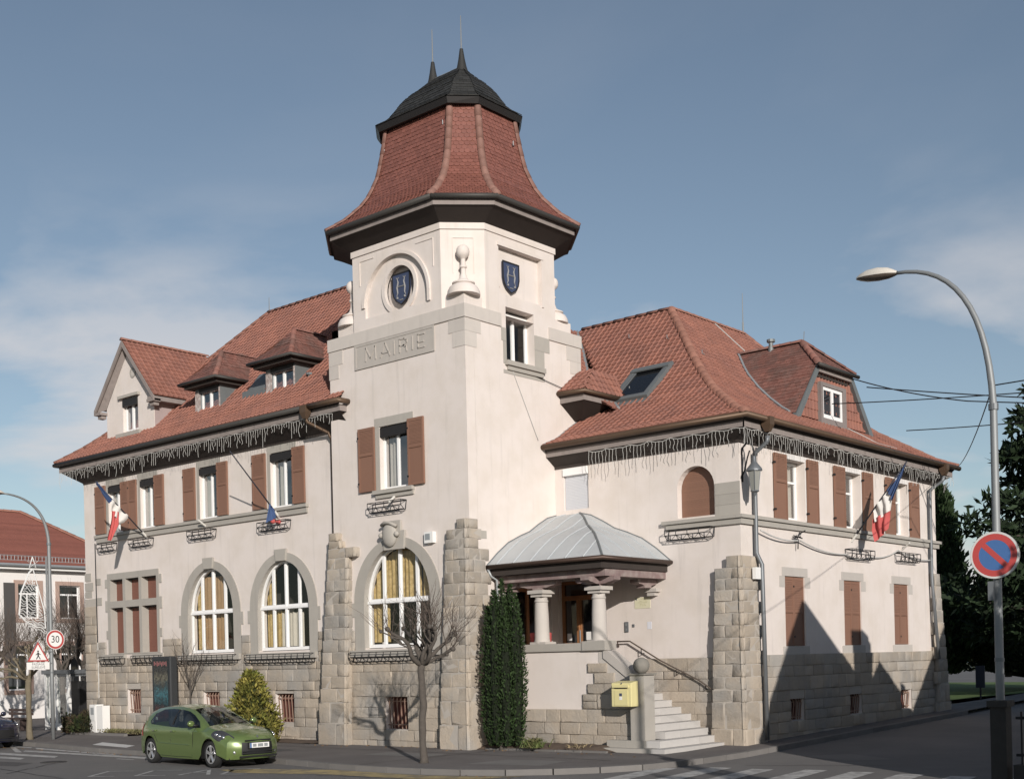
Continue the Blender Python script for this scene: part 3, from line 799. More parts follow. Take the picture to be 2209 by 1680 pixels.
def shutter(T, u0, u1, z0, z1, o=.03, panels=(.58,), th=.045, louvre=True, double=False):
    q = MB(); q.bx(T, u0, u1, z0, z1, o, o + th)
    fr = .06; o2 = o + th
    q.bx(T, u0, u0 + fr, z0, z1, o2 + .0005, o2 + .014); q.bx(T, u1 - fr, u1, z0, z1, o2 + .0005, o2 + .014)
    q.bx(T, u0 + fr, u1 - fr, z1 - fr * 1.4, z1, o2 + .0005, o2 + .013); q.bx(T, u0 + fr, u1 - fr, z0, z0 + fr, o2 + .0005, o2 + .013)
    zm = z0 + (z1 - z0) * panels[0]
    q.bx(T, u0 + fr, u1 - fr, zm - .02, zm + .05, o2 + .0005, o2 + .013)
    q.bx(T, u0 + fr, u1 - fr, zm - .045, zm - .025, o2 + .0005, o2 + .022)
    if louvre:
        n = 16
        for k in range(n):
            za = zm + .07 + (z1 - fr * 1.4 - zm - .08) * k / n; zb = za + .035
            q.add([T(u0 + fr, za, o2 + .011), T(u1 - fr, za, o2 + .011), T(u1 - fr, zb, o2 + .0008), T(u0 + fr, zb, o2 + .0008)], [(0, 1, 2, 3)])
    s = q.build('shutter', SHUT, HALL)
    h = MB()
    for zz in (z0 + .22, z1 - .28): h.bx(T, u0 - .03, u0 + .04, zz, zz + .05, o, o2 + .016)
    h.build('hinge', IRON, s)
    return s

# wing first floor
for (a, c) in WIN_W:
    window(FW, a, c, 7.19, 8.86, .12, 2, None, .055, .22, [(a + .08, a + (c - a) * .30, CURT_W), (c - (c - a) * .22, c - .06, CURT_W)], GLASS_B)
SHW = [(-18.76, -18.10), (-17.07, -16.59), (-16.57, -16.09), (-14.98, -14.42), (-13.26, -12.60), (-11.38, -10.82), (-9.52, -8.86), (-7.55, -6.98)]
for a, c in SHW: shutter(FW, a, c, 7.21, 8.93)
q = MB()
for (a, c) in WIN_W:
    q.bx(FW, a - .15, a - .002, 7.17, 8.89, 0, .012); q.bx(FW, c + .002, c + .15, 7.17, 8.89, 0, .012); q.bx(FW, a - .15, c + .15, 8.892, 9.15, 0, .013)
q.builds('window_surround', STONE_S, HALL)
q = MB(); q.bx(FW, -18.80, -6.88, 7.07, 7.165, -.12, .13); q.bx(FW, -18.74, -6.92, 6.90, 7.068, 0, .07)
q.builds('sill_band', STONE_S, HALL)
# tower window
window(F0, -3.36, -2.19, 7.17, 8.90, .15, 2, None, .06, .26, [(-3.25, -2.98, CURT_W)], GLASS_B)
shutter(F0, -4.18, -3.52, 7.16, 8.96); shutter(F0, -2.17, -1.56, 7.16, 8.98)
q = MB(); q.bx(F0, -3.55, -2.0, 8.935, 9.18, 0, .016); q.bx(F0, -3.53, -3.362, 7.15, 8.933, 0, .014); q.bx(F0, -2.188, -2.02, 7.15, 8.933, 0, .014)
q.builds('window_surround', STONE_S, HALL)
q = MB(); q.bx(F0, -3.58, -2.0, 7.04, 7.148, -.14, .13); q.bx(F0, -3.52, -2.02, 6.92, 7.038, 0, .06); q.build('sill', STONE_S, HALL)
# tower side window
window(S0, 1.66, 2.86, 10.5, 11.90, .27, 2, None, .08, .0, None, GLASS)
# jerry: arched windows
def arch_window(T, c, a, zb, zs, b, rec, tr, cur, outer_a, outer_b, zfoot, key):
    fw = .075; o0, o1 = -rec - .07, -rec
    q = MB(); outer = archpts(c, a + .02, zb, zs, b + .02, 26)
    def half(u): return zs + b * sqrt(max(0, 1 - ((u - c) / a) ** 2))
    us = [c - a, c - a * .5, c, c + a * .5, c + a]
    hs = []
    for k in range(4):
        l = us[k] + fw * (1.0 if k == 0 else .6); r = us[k + 1] - fw * (1.0 if k == 3 else .6)
        hs.append([(l, zb + fw * 1.3), (r, zb + fw * 1.3), (r, tr - fw), (l, tr - fw)])
        top = []
        for i in range(9):
            u = r + (l - r) * i / 8; h = zs + (b - fw) * sqrt(max(.0, 1 - ((u - c) / (a - fw * .9)) ** 2)) if abs(u - c) < a - fw * .9 else zs
            top.append((u, max(h, tr + fw * 1.3)))
        hs.append([(l, tr + fw), (r, tr + fw)] + top)
    q.holed(outer, hs, T, o0, o1)
    q.bx(T, c - a + .005, c + a - .005, tr - fw * .8, tr + fw * .15, o1 + .0, o1 + .035)
    q.bx(T, c - .035, c + .035, zb + .1, zs + b - .12, o1, o1 + .02)
    w = q.build('window', PVC, HALL)
    for h in hs:
        p = MB(); p.add([T(u, z, o0 + .03) for u, z in h], [tuple(range(len(h)))]); p.build('pane', GLASS, w)
    for (ua, ub, za, zt, m) in cur:
        drape(T, ua, ub, za, zt, -rec - .22, m, w, top=lambda u: half(u) - .03 if abs(u - c) < a else zs)
    s = MB()
    ro = ring_ellipse(c, outer_a, zs, outer_b, 26); ri = ring_ellipse(c, a - .012, zs, b - .012, 26)
    s.prism(ro + ri[::-1], T, .0, .03)
    s.prism(ring_ellipse(c, a + .01, zs, b + .01, 26) + ring_ellipse(c, a - .011, zs, b - .011, 26)[::-1], T, -rec - .002, -.002)
    s.bx(T, c - a - .01, c - a + .011, zb, zs - .001, -rec - .002, -.002); s.bx(T, c + a - .011, c + a + .01, zb, zs - .001, -rec - .002, -.002)
    s.bx(T, c - outer_a, c - a, zfoot, zs - .001, 0, .03); s.bx(T, c + a, c + outer_a, zfoot, zs - .001, 0, .03)
    s.bx(T, c - outer_a - .12, c - outer_a - .001, zs - .42, zs - .02, 0, .028); s.bx(T, c + outer_a + .001, c + outer_a + .12, zs - .42, zs - .02, 0, .028)
    sr = s.build('arch_surround', STONE_S, HALL)
    if key:
        k = MB(); k.prism([(c - .22, zs + b - .02), (c + .22, zs + b - .02), (c + .29, zs + outer_b + .1), (c - .29, zs + outer_b + .1)], T, .03, .09)
        k.build('keystone', STONE_S, sr)
    return w
for c, a in ARCH_W:
    i = c < -10
    cur = [(c - a + .05, c - a * .62, 2.9, 5.5, CURT_Y), (c - a * .62, c + (.35 if i else -.35), 2.9, 5.3 if i else 4.0, CURT_O if i else CURT_Y)]
    if not i: cur += [(c - .55, c + .55, 2.9, 3.95, CURT_W)]
    arch_window(FW, c, a, 2.78, 4.08, 1.47, .12, 4.12, cur, 1.64, 1.71, 2.62, True)
arch_window(F0, -2.81, 1.33, 2.74, 4.06, 1.52, .14, 4.05, [(-4.1, -3.50, 2.9, 5.5, CURT_Y), (-3.46, -2.18, 4.1, 5.6, CURT_Y), (-2.15, -1.75, 4.1, 5.3, CURT_Y)], 1.73, 1.75, 2.62, False)
q = MB(); q.prism([(-3.20, 5.45), (-2.42, 5.45), (-2.36, 5.96), (-2.52, 5.96), (-2.52, 6.25), (-3.14, 6.25), (-3.22, 6.0)], F0, .03, .10)
kq = q.build('carved_keystone', STONE_S, HALL)
q = MB(); q.ball((-2.90, -.14, 5.86), .30, 14, (.95, .42, 1.15)); q.build('carved_shield', STONE_S, kq, smooth=True)
q = MB(); q.tube([(-3.2, -.16, 6.14), (-3.0, -.22, 6.20), (-2.8, -.22, 6.18), (-2.6, -.16, 6.08)], .05, 6); q.ball((-2.58, -.18, 5.86), .08, 8); q.ball((-3.20, -.18, 5.86), .08, 8)
q.build('carved_scroll', STONE_S, kq, smooth=True)
# arch sills (stone benches under the tall windows)
for T, a, c, z in ((FW, -13.72, -10.35, 2.72), (FW, -9.95, -6.62, 2.70), (F0, -4.66, -1.02, 2.68)):
    q = MB(); q.bx(T, a, c, z - .18, z, -.12, .13); q.build('sill', STONE_S, HALL)
# mullioned shutter window
q = MB()
q.holed(rect(-18.14, -14.88, 2.85, 5.74), [rect(a + .012, b - .012, z0, z1) for a, b in GRID_U for z0, z1 in ((2.885, 4.505), (4.745, 5.515))], FW, -.242, .035)
for z0, z1, e in ((5.25, 5.55, .16), (4.38, 4.78, .16), (3.4, 3.7, .12)):
    q.bx(FW, -18.14 - e, -18.141, z0, z1, 0, .03); q.bx(FW, -14.879, -14.88 + e, z0, z1, 0, .03)
sr = q.build('mullioned_surround', STONE_S, HALL)
for a, c in GRID_U:
    for z0, z1 in ((2.88, 4.51), (4.74, 5.52)):
        q = MB(); q.bx(FW, a + .002, c - .002, z0 - .01, z1, -.30, -.25); n = int((z1 - z0) / .05)
        for k in range(n): q.bx(FW, a + .01, c - .01, z0 + .05 * k + .006, z0 + .05 * k + .044, -.2505, -.244)
        q.build('closed_roller_shutter', SHUT_R, sr)
        q = MB(); q.bx(FW, a + .002, c - .002, z1 - .05, z1 + .005, -.24, -.12); q.build('roller_slot', DARKBOX, sr)
for a, c in ((-18.5, -17.0), (-16.5, -14.6)):
    q = MB(); q.bx(FW, a, c, 2.70, 2.84, 0, .12); q.build('sill', STONE_S, HALL)
# cellar gratings
def cellar(T, a, c, z0, z1, rec=.14):
    q = MB(); q.bx(T, a - .02, c + .02, z0 - .02, z1 + .02, -.32, -.26); w = q.build('cellar_window', RUSTBOARD, HALL)
    n = 6
    for k in range(n):
        u = a + (c - a) * (k + .6) / n
        g_ = MB(); g_.tube([T(u, z0 + .01, -.10), T(u, z1 - .12, -.05), T(u, z1 - .01, -.10)], .017, 5); g_.build('bar', RUSTBAR, w)
    g_ = MB()
    for zz in (z0 + (z1 - z0) * .14, z0 + (z1 - z0) * .84): g_.bx(T, a, c, zz - .015, zz + .015, -.105, -.08)
    g_.build('crossbar', RUSTBAR, w)
for a, c, z0, z1 in CEL_W: cellar(FW, a, c, z0, z1)
cellar(F0, -3.36, -2.44, .45, 1.38)
for a, c, z0, z1 in CEL_S: cellar(S6, a, c, z0, z1)

# wall A: roller shutter, arched shutter
q = MB(); q.bx(FA, .32, 1.17, 6.51, 7.5, -.09, -.06)
for k in range(22): q.bx(FA, .35, 1.14, 6.54 + k * .043, 6.54 + k * .043 + .036, -.0605, -.05)
rs = q.build('white_roller_shutter', mat('grey_white_slats', (.58, .59, .62), .5), HALL)
q = MB(); q.bx(FA, .315, 1.175, 7.47, 7.675, -.1, .05); q.build('shutter_box', PVC, rs)
q = MB(); q.prism(archpts(4.69, .565, 5.935, 6.68, .565, 14), FA, -.26, -.21)
for k in range(26):
    z = 5.95 + k * .05
    hw = .56 if z < 6.66 else .565 * sqrt(max(0.01, 1 - ((z + .04 - 6.68) / .57) ** 2)) - .01
    if hw > .06: q.bx(FA, 4.69 - hw, 4.69 + hw, z, z + .042, -.2105, -.203)
q.build('arched_roller_shutter', SHUT, HALL)
q = MB(); q.bx(FA, 3.68, 5.935, 5.78, 5.87, -.06, .13); q.bx(FA, 3.78, 5.995, 5.63, 5.778, 0, .07); q.builds('sill_band', STONE_S, HALL)
for z0, z1, a in ((6.42, 6.72, 5.28), (6.15, 6.415, 5.28), (5.875, 6.145, 5.28)): quoin(FA, a, 6.014, z0, z1, .012)
# side wall
q = MB(); q.bx(S6, 3.52, 16.28, 5.78, 5.868, -.06, .13); q.bx(S6, 3.58, 16.2, 5.63, 5.778, -.003, .07); q.builds('sill_band', STONE_S, HALL)
for a, c in WIN_S:
    window(S6, a, c, 5.93, 7.52, .27, 2, 6.98, .07, .0, [(a + .08, c - .08, CURT_W)], GLASS_B)
    for z0, z1 in ((5.92, 7.54),):
        q = MB(); q.bx(S6, a - .13, a - .002, z0, z1 + .14, 0, .012); q.bx(S6, c + .002, c + .13, z0, z1 + .14, 0, .012); q.bx(S6, a - .001, c + .001, z1, z1 + .14, 0, .011)
        q.builds('window_surround', PLASTER2, HALL)
for a, c in ((5.35, 6.0), (7.18, 7.80), (8.79, 9.44), (10.63, 11.28), (12.20, 12.83), (13.97, 14.65)): shutter(S6, a, c, 5.88, 7.62)
for a, c in GF_S:
    for k in (0, 1):
        m_ = (a + c) / 2
        shutter(S6, a if k == 0 else m_ + .004, m_ - .004 if k == 0 else c, 2.51, 4.37, -.10, panels=(.5,))
    q = MB(); q.bx(S6, a - .16, c + .16, 4.385, 4.62, 0, .008); q.bx(S6, a - .3, a - .001, 4.08, 4.38, 0, .008); q.bx(S6, c + .001, c + .3, 4.08, 4.38, 0, .008)
    q.bx(S6, a - .18, c + .18, 2.28, 2.495, 0, .014)
    q.builds('window_surround', STONE_P, HALL)

# --- plinths: mortar backing with rock faced stones
def plinth(T, a, c, z0, z1, holes, T0, seed, h=.30, w=(.38, .8), out=.05):
    outer = rect(a, c, z0, z1)
    q = MB(); q.bx
    hs = []
    segs = [(a, c)]
    q = MB()
    # backing sheet split round the openings
    us = sorted({a, c} | {x for hh in holes for x in hh[:2] if a < x < c}); zs = sorted({z0, z1} | {x for hh in holes for x in hh[2:] if z0 < x < z1})
    for u0, u1 in zip(us, us[1:]):
        for za, zb in zip(zs, zs[1:]):
            mu, mz = (u0 + u1) / 2, (za + zb) / 2
            if any(hh[0] <= mu <= hh[1] and hh[2] <= mz <= hh[3] for hh in holes): continue
            q.add([T(u0, za, .02), T(u1, za, .02), T(u1, zb, .02), T(u0, zb, .02)], [(0, 1, 2, 3)])
    p = q.build('plinth', MORTAR, HALL)
    courses(T0, a, c, z0, z1, p, h, w, out, holes, seed=seed)
    return p
hw = [(a, b, c, d) for a, b, c, d in CEL_W] + [(c - 1.66, c + 1.66, 2.5, 6) for c, a in ARCH_W] + [(-18.32, -14.70, 2.68, 6)]
plinth(FW, -18.95, -5.95, -.15, 3.30, hw, ('F', .31), 3)
plinth(F0, -4.75, -.95, -.15, 3.26, [(-3.36, -2.44, .45, 1.38), (-4.56, -1.06, 2.5, 6)], ('F', -.02), 4)
plinth(FA, 3.0, 5.3, -.15, 2.25, [], ('F', 3.63), 5)
plinth(S6, 4.5, 15.6, -.15, 2.28, [(a, b, c, d) for a, b, c, d in CEL_S], ('S', 6.02), 6)
# left end quoins of the wing
q = MB(); q.bx(FW, -19.66, -18.9, -.3, 4.9, 0, .03); p = q.build('corner_pier', MORTAR, HALL)
courses(('F', .30), -19.68, -18.88, -.15, 4.62, p, .34, (.36, .8), .05, seed=8)
for z0, z1, a, c in ((4.64, 4.92, -18.95, -18.55), (5.2, 5.5, -19.67, -19.1), (5.55, 5.85, -19.67, -19.25), (5.38, 5.62, -18.95, -18.6), (4.95, 5.18, -19.67, -19.2)): quoin(FW, a, c, z0, z1, .02)
# battered corner buttresses
def buttress(name, rows, seed, ax_front, ax_side=None):
    """rows: (z0,z1,u0,u1,front_out) on a front wall plane y0; optional side depth: y1 on the side plane"""
    r = random.Random(seed)
    q = MB()
    for z0, z1, x0, x1, y0, y1 in rows:
        q.box(x0 + .045, x1 - .045, y0 + .045, y1, z0, z1)
    p = q.build(name, MORTAR, HALL)
    for k, (z0, z1, x0, x1, y0, y1) in enumerate(rows):
        w = x1 - x0; n = 1 if w < .7 else 2
        cut = x0 + w * (.38 if k % 2 else .62)
        for a, c in ([(x0, x1)] if n == 1 else [(x0, cut), (cut, x1)]): put_stone(('F', y0 + .05), a + .004, c - .004, z0 + .006, z1 - .006, .034 * r.uniform(.6, 1.3), p, .05)
        if ax_side:
            d = y1 - y0; cy = y0 + d * (.6 if k % 2 else .4)
            for a, c in ([(y0, y1)] if d < .75 else [(y0, cy), (cy, y1)]): put_stone(('S', x1 - .05), a + .004, c - .004, z0 + .006, z1 - .006, .034 * r.uniform(.6, 1.3), p, .05)
    return p
def rows_of(zs, fn): return [(a, b, *fn((a + b) / 2, k)) for k, (a, b) in enumerate(zip(zs, zs[1:]))]
import bisect
zsR = [-.2, .62, 1.25, 1.62, 2.0, 2.36, 2.72, 3.08, 3.42, 3.75, 4.05, 4.36, 4.66, 4.98, 5.28, 5.54, 5.8, 6.06]
def fR(z, k):
    t = min(1, max(0, z / 6.0)); 
    u0 = -1.0 + .28 * t if z < 5.8 else -.33
    if z > 5.54: u0 = max(u0, -.70 if z < 5.8 else -.33)
    yy = 1.05 - .55 * t + (.12 if k % 2 else -.06)
    if z > 5.3: yy = .42 if k % 2 else .28
    return (u0, .13 - .07 * t + .02, -.36 + .17 * t, yy)
buttress('buttress', rows_of(zsR, fR), 21, 0, True)
zsL = [-.2, .6, 1.2, 1.6, 1.95, 2.3, 2.65, 3.0, 3.35, 3.7, 4.05, 4.4, 4.72, 5.05, 5.36, 5.64, 5.86, 6.1]
def fL(z, k):
    t = min(1, max(0, z / 6.0)); u0 = -6.0 + .55 * t; u1 = -4.72 + .12 * t
    if z > 5.64: u1 = -5.03 if z > 5.86 else -4.88
    elif z > 5.36: u1 = -4.28
    return (u0, u1, -.32 + .12 * t, .34)
buttress('buttress', rows_of(zsL, fL), 22, 0, True)
zsA = [-.2, .42, 1.1, 1.42, 1.74, 2.06, 2.4, 2.74, 3.05, 3.36, 3.66, 3.95, 4.24, 4.52, 4.82]
def fA(z, k):
    t = min(1, max(0, z / 4.8)); u0 = 5.18 + .14 * t if z < 4.52 else 5.66
    return (u0, 6.24 - .12 * t, 3.30 + .14 * t, 4.55 - .25 * t + (.10 if k % 2 else -.10))
buttress('buttress', rows_of(zsA, fA), 23, 0, True)
zsF = [-.2, .6, 1.2, 1.6, 2.0, 2.4, 2.8, 3.2, 3.6, 4.0, 4.4, 4.8]
buttress('buttress', rows_of(zsF, lambda z, k: (5.7, 6.24 - .03 * z, 15.45 + (.15 if k % 2 else 0), 16.62 - .09 * z)), 24, 0, True)
quoin(S0, .42, .66, 5.56, 5.77, .012); quoin(S0, .55, .7, 5.06, 5.2, .012)
# ------------------------------------------------------------------ main roofs
ROW, TW = .225, .21
# wing roof
PD = [0, .69, 1.33, 2.7, 4.13, 5.61]; PZ = [9.90, 10.38, 10.93, 12.3, 13.8, 15.42]
wr = slope('wing_roof', [(-20.35 + d, -.39 + d, z) for d, z in zip(PD, PZ)], [(-5.41, -.39 + d, z) for d, z in zip(PD, PZ)], T_MAIN, ROW, TW, HALL)
slope('wing_roof', [(-5.405, -.39 + d, z) for d, z in ((0, 9.90), (.37, 10.15))], [(-4.62 - d * .6, -.39 + d, z) for d, z in ((0, 9.90), (.37, 10.12))], T_MAIN, ROW, TW, HALL)
slope('wing_roof', [(-20.35 + d, 11.0 - d, z) for d, z in zip(PD, PZ)], [(-20.35 + d, -.39 + d, z) for d, z in zip(PD, PZ)], None, ROW, TW, HALL)
slope('wing_roof', [(-5.2, 11.0 - d, z) for d, z in zip(PD, PZ)], [(-20.35 + d, 11.0 - d, z) for d, z in zip(PD, PZ)], None, ROW, TW, HALL)
caps([(-20.35 + d, -.39 + d, z + .0) for d, z in zip(PD, PZ)], wr, .11, .40, up=(-.3, -.3, 1))
caps([(-14.74, 5.22, 15.42), (-5.3, 5.22, 15.42)], wr, .11, .40)
q = MB(); q.tube([(-14.7, 5.2, 15.4), (-14.7, 5.2, 16.0)], [.02, .01], 5); q.build('lightning_rod', STEEL, wr)
q = MB(); q.bx(FRONT(-.27), -20.2, -4.74, 9.57, 9.75, -.03, 0); q.box(-20.24, -20.2, -.29, 11, 9.57, 9.75); q.bx(FRONT(-.27), -4.74, -4.70, 9.57, 9.75, -.26, .0); q.build('fascia', FASCIA, HALL)
q = MB()
q.add([(-20.2, -.26, 9.575), (-4.74, -.26, 9.575), (-4.74, -.01, 9.32), (-5.45, .32, 9.16), (-19.63, .32, 9.16), (-19.66, 10.9, 9.16), (-20.2, 10.9, 9.575)], [(0, 1, 2, 3, 4), (0, 4, 5, 6)])
q.add([(-20.35, -.39, 9.88), (-4.63, -.39, 9.88), (-4.72, -.26, 9.76), (-20.2, -.26, 9.76)], [(0, 3, 2, 1)])
q.bx(FW, -19.62, -5.42, 9.12, 9.22, 0, .03)
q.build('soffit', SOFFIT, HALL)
q = MB(); q.tube([(-20.36, 11, 9.84), (-20.36, -.41, 9.84), (-6.0, -.41, 9.84)], .075, 8); q.build('gutter', GUTTER_D, HALL, smooth=True)
q = MB(); q.tube([(-6.0, -.41, 9.84), (-4.6, -.41, 9.84), (-4.6, -.02, 9.84)], .08, 8); q.build('gutter', GUTTER, HALL, smooth=True)
# main roof over the right block: front slope, side slope
RD = [0, .6, 1.02, 2.23, 3.12, 4.0, 4.94, 6.2]; RZ = [8.33, 8.56, 8.83, 9.55, 10.25, 11.06, 12.04, 13.32]
def rz(d): return float(np.interp(d, RD, RZ))
RDa = [0, .6, 1.02, 1.5, 1.95]
ar = slope('main_roof', [(.004, 3.11 + d, rz(d)) for d in RDa], [(6.54 - d, 3.11 + d, rz(d)) for d in RDa], T_MAIN, ROW, TW, HALL)
RDb = [1.95, 2.23, 3.12, 4.0, 4.94, 6.2]
vx = lambda d: .004 if d < 1.96 else (1.25 - (d - 1.95) * 1.1)
slope('main_roof', [(vx(d) if d > 1.96 else .6, 3.11 + d, rz(d)) for d in RDb], [(6.54 - d, 3.11 + d, rz(d)) for d in RDb], T_MAIN, ROW, TW, HALL)
sr_ = slope('main_roof', [(6.54 - d, 3.11 + d, z) for d, z in zip(RD, RZ)], [(6.54 - d, 16.75 - .476 * d - .25 * sin(pi * min(1, d / 4)), z) for d, z in zip(RD, RZ)], T_MAIN, ROW, TW, HALL)
slope('main_roof', [(6.54 - d, 16.75 - .476 * d - .25 * sin(pi * min(1, d / 4)), z) for d, z in zip(RD, RZ)], [(-6 + .5 * d, 16.75 - .476 * d, z) for d, z in zip(RD, RZ)], None, ROW, TW, HALL)
q = MB(); q.add([(.34, 9.31, 13.32), (.34, 13.8, 13.32), (-5.5, 13.8, 13.0), (-5.5, 9.31, 13.0), (-5.5, 13.8, 8.2), (-5.5, 9.31, 8.2)], [(0, 1, 2, 3), (3, 2, 4, 5)]); q.build('main_roof', TILE_DECK, HALL)
caps([(6.54 - d, 3.11 + d, z) for d, z in zip(RD, RZ)], ar, .12, .40, up=(.3, -.3, 1))
caps([(-3.2, 9.31, 13.32), (.34, 9.31, 13.32)], ar, .11, .40); caps([(.34, 9.31, 13.32), (.34, 13.8, 13.32)], ar, .11, .40)
caps([(6.54 - d, 16.75 - .476 * d - .25 * sin(pi * min(1, d / 4)), z) for d, z in zip(RD, RZ)], ar, .11, .40, up=(.3, .3, 1))
q = MB(); q.tube([(.34, 13.75, 13.3), (.34, 13.75, 13.75)], .03, 6); q.tube([(.34, 13.75, 13.7), (.34, 13.75, 14.75)], [.018, .010], 6); q.build('lightning_rod', STEEL, ar)
# cross roof behind the tower, seen as a strip left of the valley, and its low eave
vp = [(1.25, 5.06), (.23, 6.01), (-.51, 6.56), (-1.34, 7.1), (-1.83, 7.62), (-2.41, 8.24), (-3.42, 9.26)]
VZ = [9.42, 10.07, 10.55, 11.05, 11.59, 12.23, 13.27]
slope('cross_roof', [(x, 4.75, z + .01) for (x, y), z in zip(vp, VZ)], [(x, y, z + .01) for (x, y), z in zip(vp, VZ)], T_MAIN, ROW, TW, HALL)
cr_ = slope('cross_roof', [(.004, 3.85 + d, 9.93 + d * .75) for d in (0, .4, 1.0)], [(.95 - d * .45, 3.85 + d, 9.88 + d * .75) for d in (0, .4, 1.0)], T_MAIN, ROW, TW, HALL)
slope('cross_roof', [(.95 - d * .45, 3.85 + d, 9.88 + d * .75) for d in (0, .4, 1.0)], [(.95 - d * .45, 5.7 + d * .3, 9.88 + d * .75) for d in (0, .4, 1.0)], T_MAIN, ROW, TW, HALL)
q = MB(); q.tube([(.01, 3.84, 9.89), (.97, 3.84, 9.85), (.97, 5.6, 9.85)], .065, 8); q.build('gutter', GUTTER, cr_, smooth=True)
q = MB(); q.box(.005, .84, 3.95, 3.99, 9.62, 9.78); q.box(.84, .88, 3.95, 5.5, 9.62, 9.78); q.build('fascia', FASCIA, cr_)
q = MB(); q.add([(.004, 3.97, 9.62), (.86, 3.97, 9.62), (.86, 5.4, 9.62), (.004, 4.62, 9.2), (.25, 4.62, 9.2), (.25, 5.4, 9.2)], [(0, 1, 4, 3), (1, 2, 5, 4)]); q.add([(.004, 3.86, 9.84), (.94, 3.86, 9.82), (.94, 5.6, 9.82), (.004, 3.97, 9.77), (.86, 3.97, 9.77), (.86, 5.4, 9.77)], [(0, 1, 4, 3), (1, 2, 5, 4)]); q.build('soffit', SOFFIT, cr_)
q = MB(); q.tube([(x + .01, y, z + .05) for (x, y), z in zip(vp, VZ)], .055, 5); q.tube([(.02, 3.13 + d, rz(d) + .03) for d in (0, .6, 1.02, 1.8)], .03, 5)
q.build('valley_flashing', ZINC_P, HALL)
# eaves of the right block
q = MB(); q.bx(FRONT(3.25), .004, 6.40, 8.0, 8.17, -.03, 0); q.bx(SIDE(6.40), 3.25, 16.62, 8.0, 8.17, -.03, 0); q.build('fascia', FASCIA, HALL)
q = MB()
q.add([(.004, 3.26, 8.005), (6.39, 3.26, 8.005), (6.39, 16.6, 8.005), (6.0, 16.1, 7.74), (6.0, 3.66, 7.74), (.004, 3.66, 7.74)], [(0, 1, 4, 5), (1, 2, 3, 4)])
q.add([(.004, 3.11, 8.31), (6.54, 3.11, 8.31), (6.54, 16.7, 8.31), (6.395, 16.6, 8.15), (6.395, 3.255, 8.15), (.004, 3.255, 8.15)], [(0, 5, 4, 1), (1, 4, 3, 2)])
q.bx(FA, .01, 6.0, 7.70, 7.78, 0, .03); q.bx(S6, 3.62, 16.1, 7.70, 7.78, 0, .03)
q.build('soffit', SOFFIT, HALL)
q = MB(); q.tube([(.01, 3.09, 8.27), (6.56, 3.09, 8.27), (6.56, 16.8, 8.27)], .08, 8); q.build('gutter', GUTTER, HALL, smooth=True)
# roof window in the front slope
d0, d1 = 2.40, 3.80
P0 = Vector((.62, 3.11 + d0, rz(d0))); P1 = Vector((.62, 3.11 + d1, rz(d1))); Vd = (P1 - P0).normalized(); Nd = Vector((1, 0, 0)).cross(Vd).normalized(); Ls = (P1 - P0).length
RWT = lambda u, z, o=0.0: tuple(P0 + Vector((1, 0, 0)) * u + Vd * z + Nd * o)
q = MB(); q.holed(rect(0, 1.38, 0, Ls), [rect(.13, 1.25, .13, Ls - .13)], RWT, -.05, .15); q.bx(RWT, -.08, 1.46, -.25, -.002, -.04, .05); q.bx(RWT, .0, 1.38, Ls - .30, Ls - .12, .151, .19)
rw = q.build('roof_window', ZINC, HALL)
q = MB(); q.bx(RWT, .13, 1.25, .13, Ls - .13, .085, .10); q.build('pane', glassmat('roof_glass', opaque=.75, refl=.03), rw)
q = MB(); q.holed(rect(.14, 1.24, .14, Ls - .14), [rect(.2, 1.18, .2, Ls - .2)], RWT, .101, .14); q.build('sash', STEEL_D, rw)
for x, d in ((1.1, 4.9), (-.6, 5.3), (2.9, 4.0), (1.0, 3.0)):
    q = MB(); p = Vector((x, 3.11 + d, rz(d))); q.tube([p, p + Vector((0, -.12, .02)), p + Vector((0, -.12, .12))], .016, 5); q.build('roof_hook', STEEL, HALL)
# conductor on the side slope
q = MB(); q.tube([(6.54 - d + .03, 11.9 - d * .02, z + .06) for d, z in zip(RD, RZ)], .016, 5); q.build('lightning_conductor', PALEWIRE, HALL)

# ---- gabled dormer on the wing
WD = [9.90, 10.38, 10.93, 12.3, 13.8, 15.42]
def wz(d): return float(np.interp(d, PD, PZ))
FD = FRONT(.6)
q = MB(); q.holed([(-18.38, 10.2), (-15.36, 10.2), (-15.36, 11.75), (-16.86, 13.72), (-18.38, 11.75)], [rect(-17.32, -16.36, 10.72, 11.95)], FD, -.3, 0)
q.box(-15.66, -15.362, .905, 1.95, 10.3, 11.75); q.box(-18.378, -18.08, .905, 1.95, 10.3, 11.75)
gd = q.build('gabled_dormer', PLASTER, HALL)
q = MB(); q.box(-15.36, -15.352, .62, 1.9, 10.4, 11.74); q.build('cheek', mat('mauve_cheek', (.36, .29, .28), .85, noise=.1, streak=.2), gd)
slope('dormer_roof', [(-15.0 - t * 1.86, .32, 11.74 + t * 2.2) for t in (0, .12, .5, 1)], [(-15.0 - t * 1.86, -.39 + float(np.interp(11.74 + t * 2.2, PZ, PD)) + .05, 11.74 + t * 2.2) for t in (0, .12, .5, 1)], T_MAIN, ROW, TW, HALL)
q = MB(); q.add([(-18.72, .32, 11.74), (-16.86, .32, 13.94), (-16.86, 4.0, 13.94), (-18.72, 1.85, 11.74)], [(0, 1, 2, 3)]); q.build('dormer_roof', TILE_DECK, HALL)
caps([(-16.86, .30, 13.95), (-16.86, 3.95, 13.95)], gd, .10, .38)
q = MB()
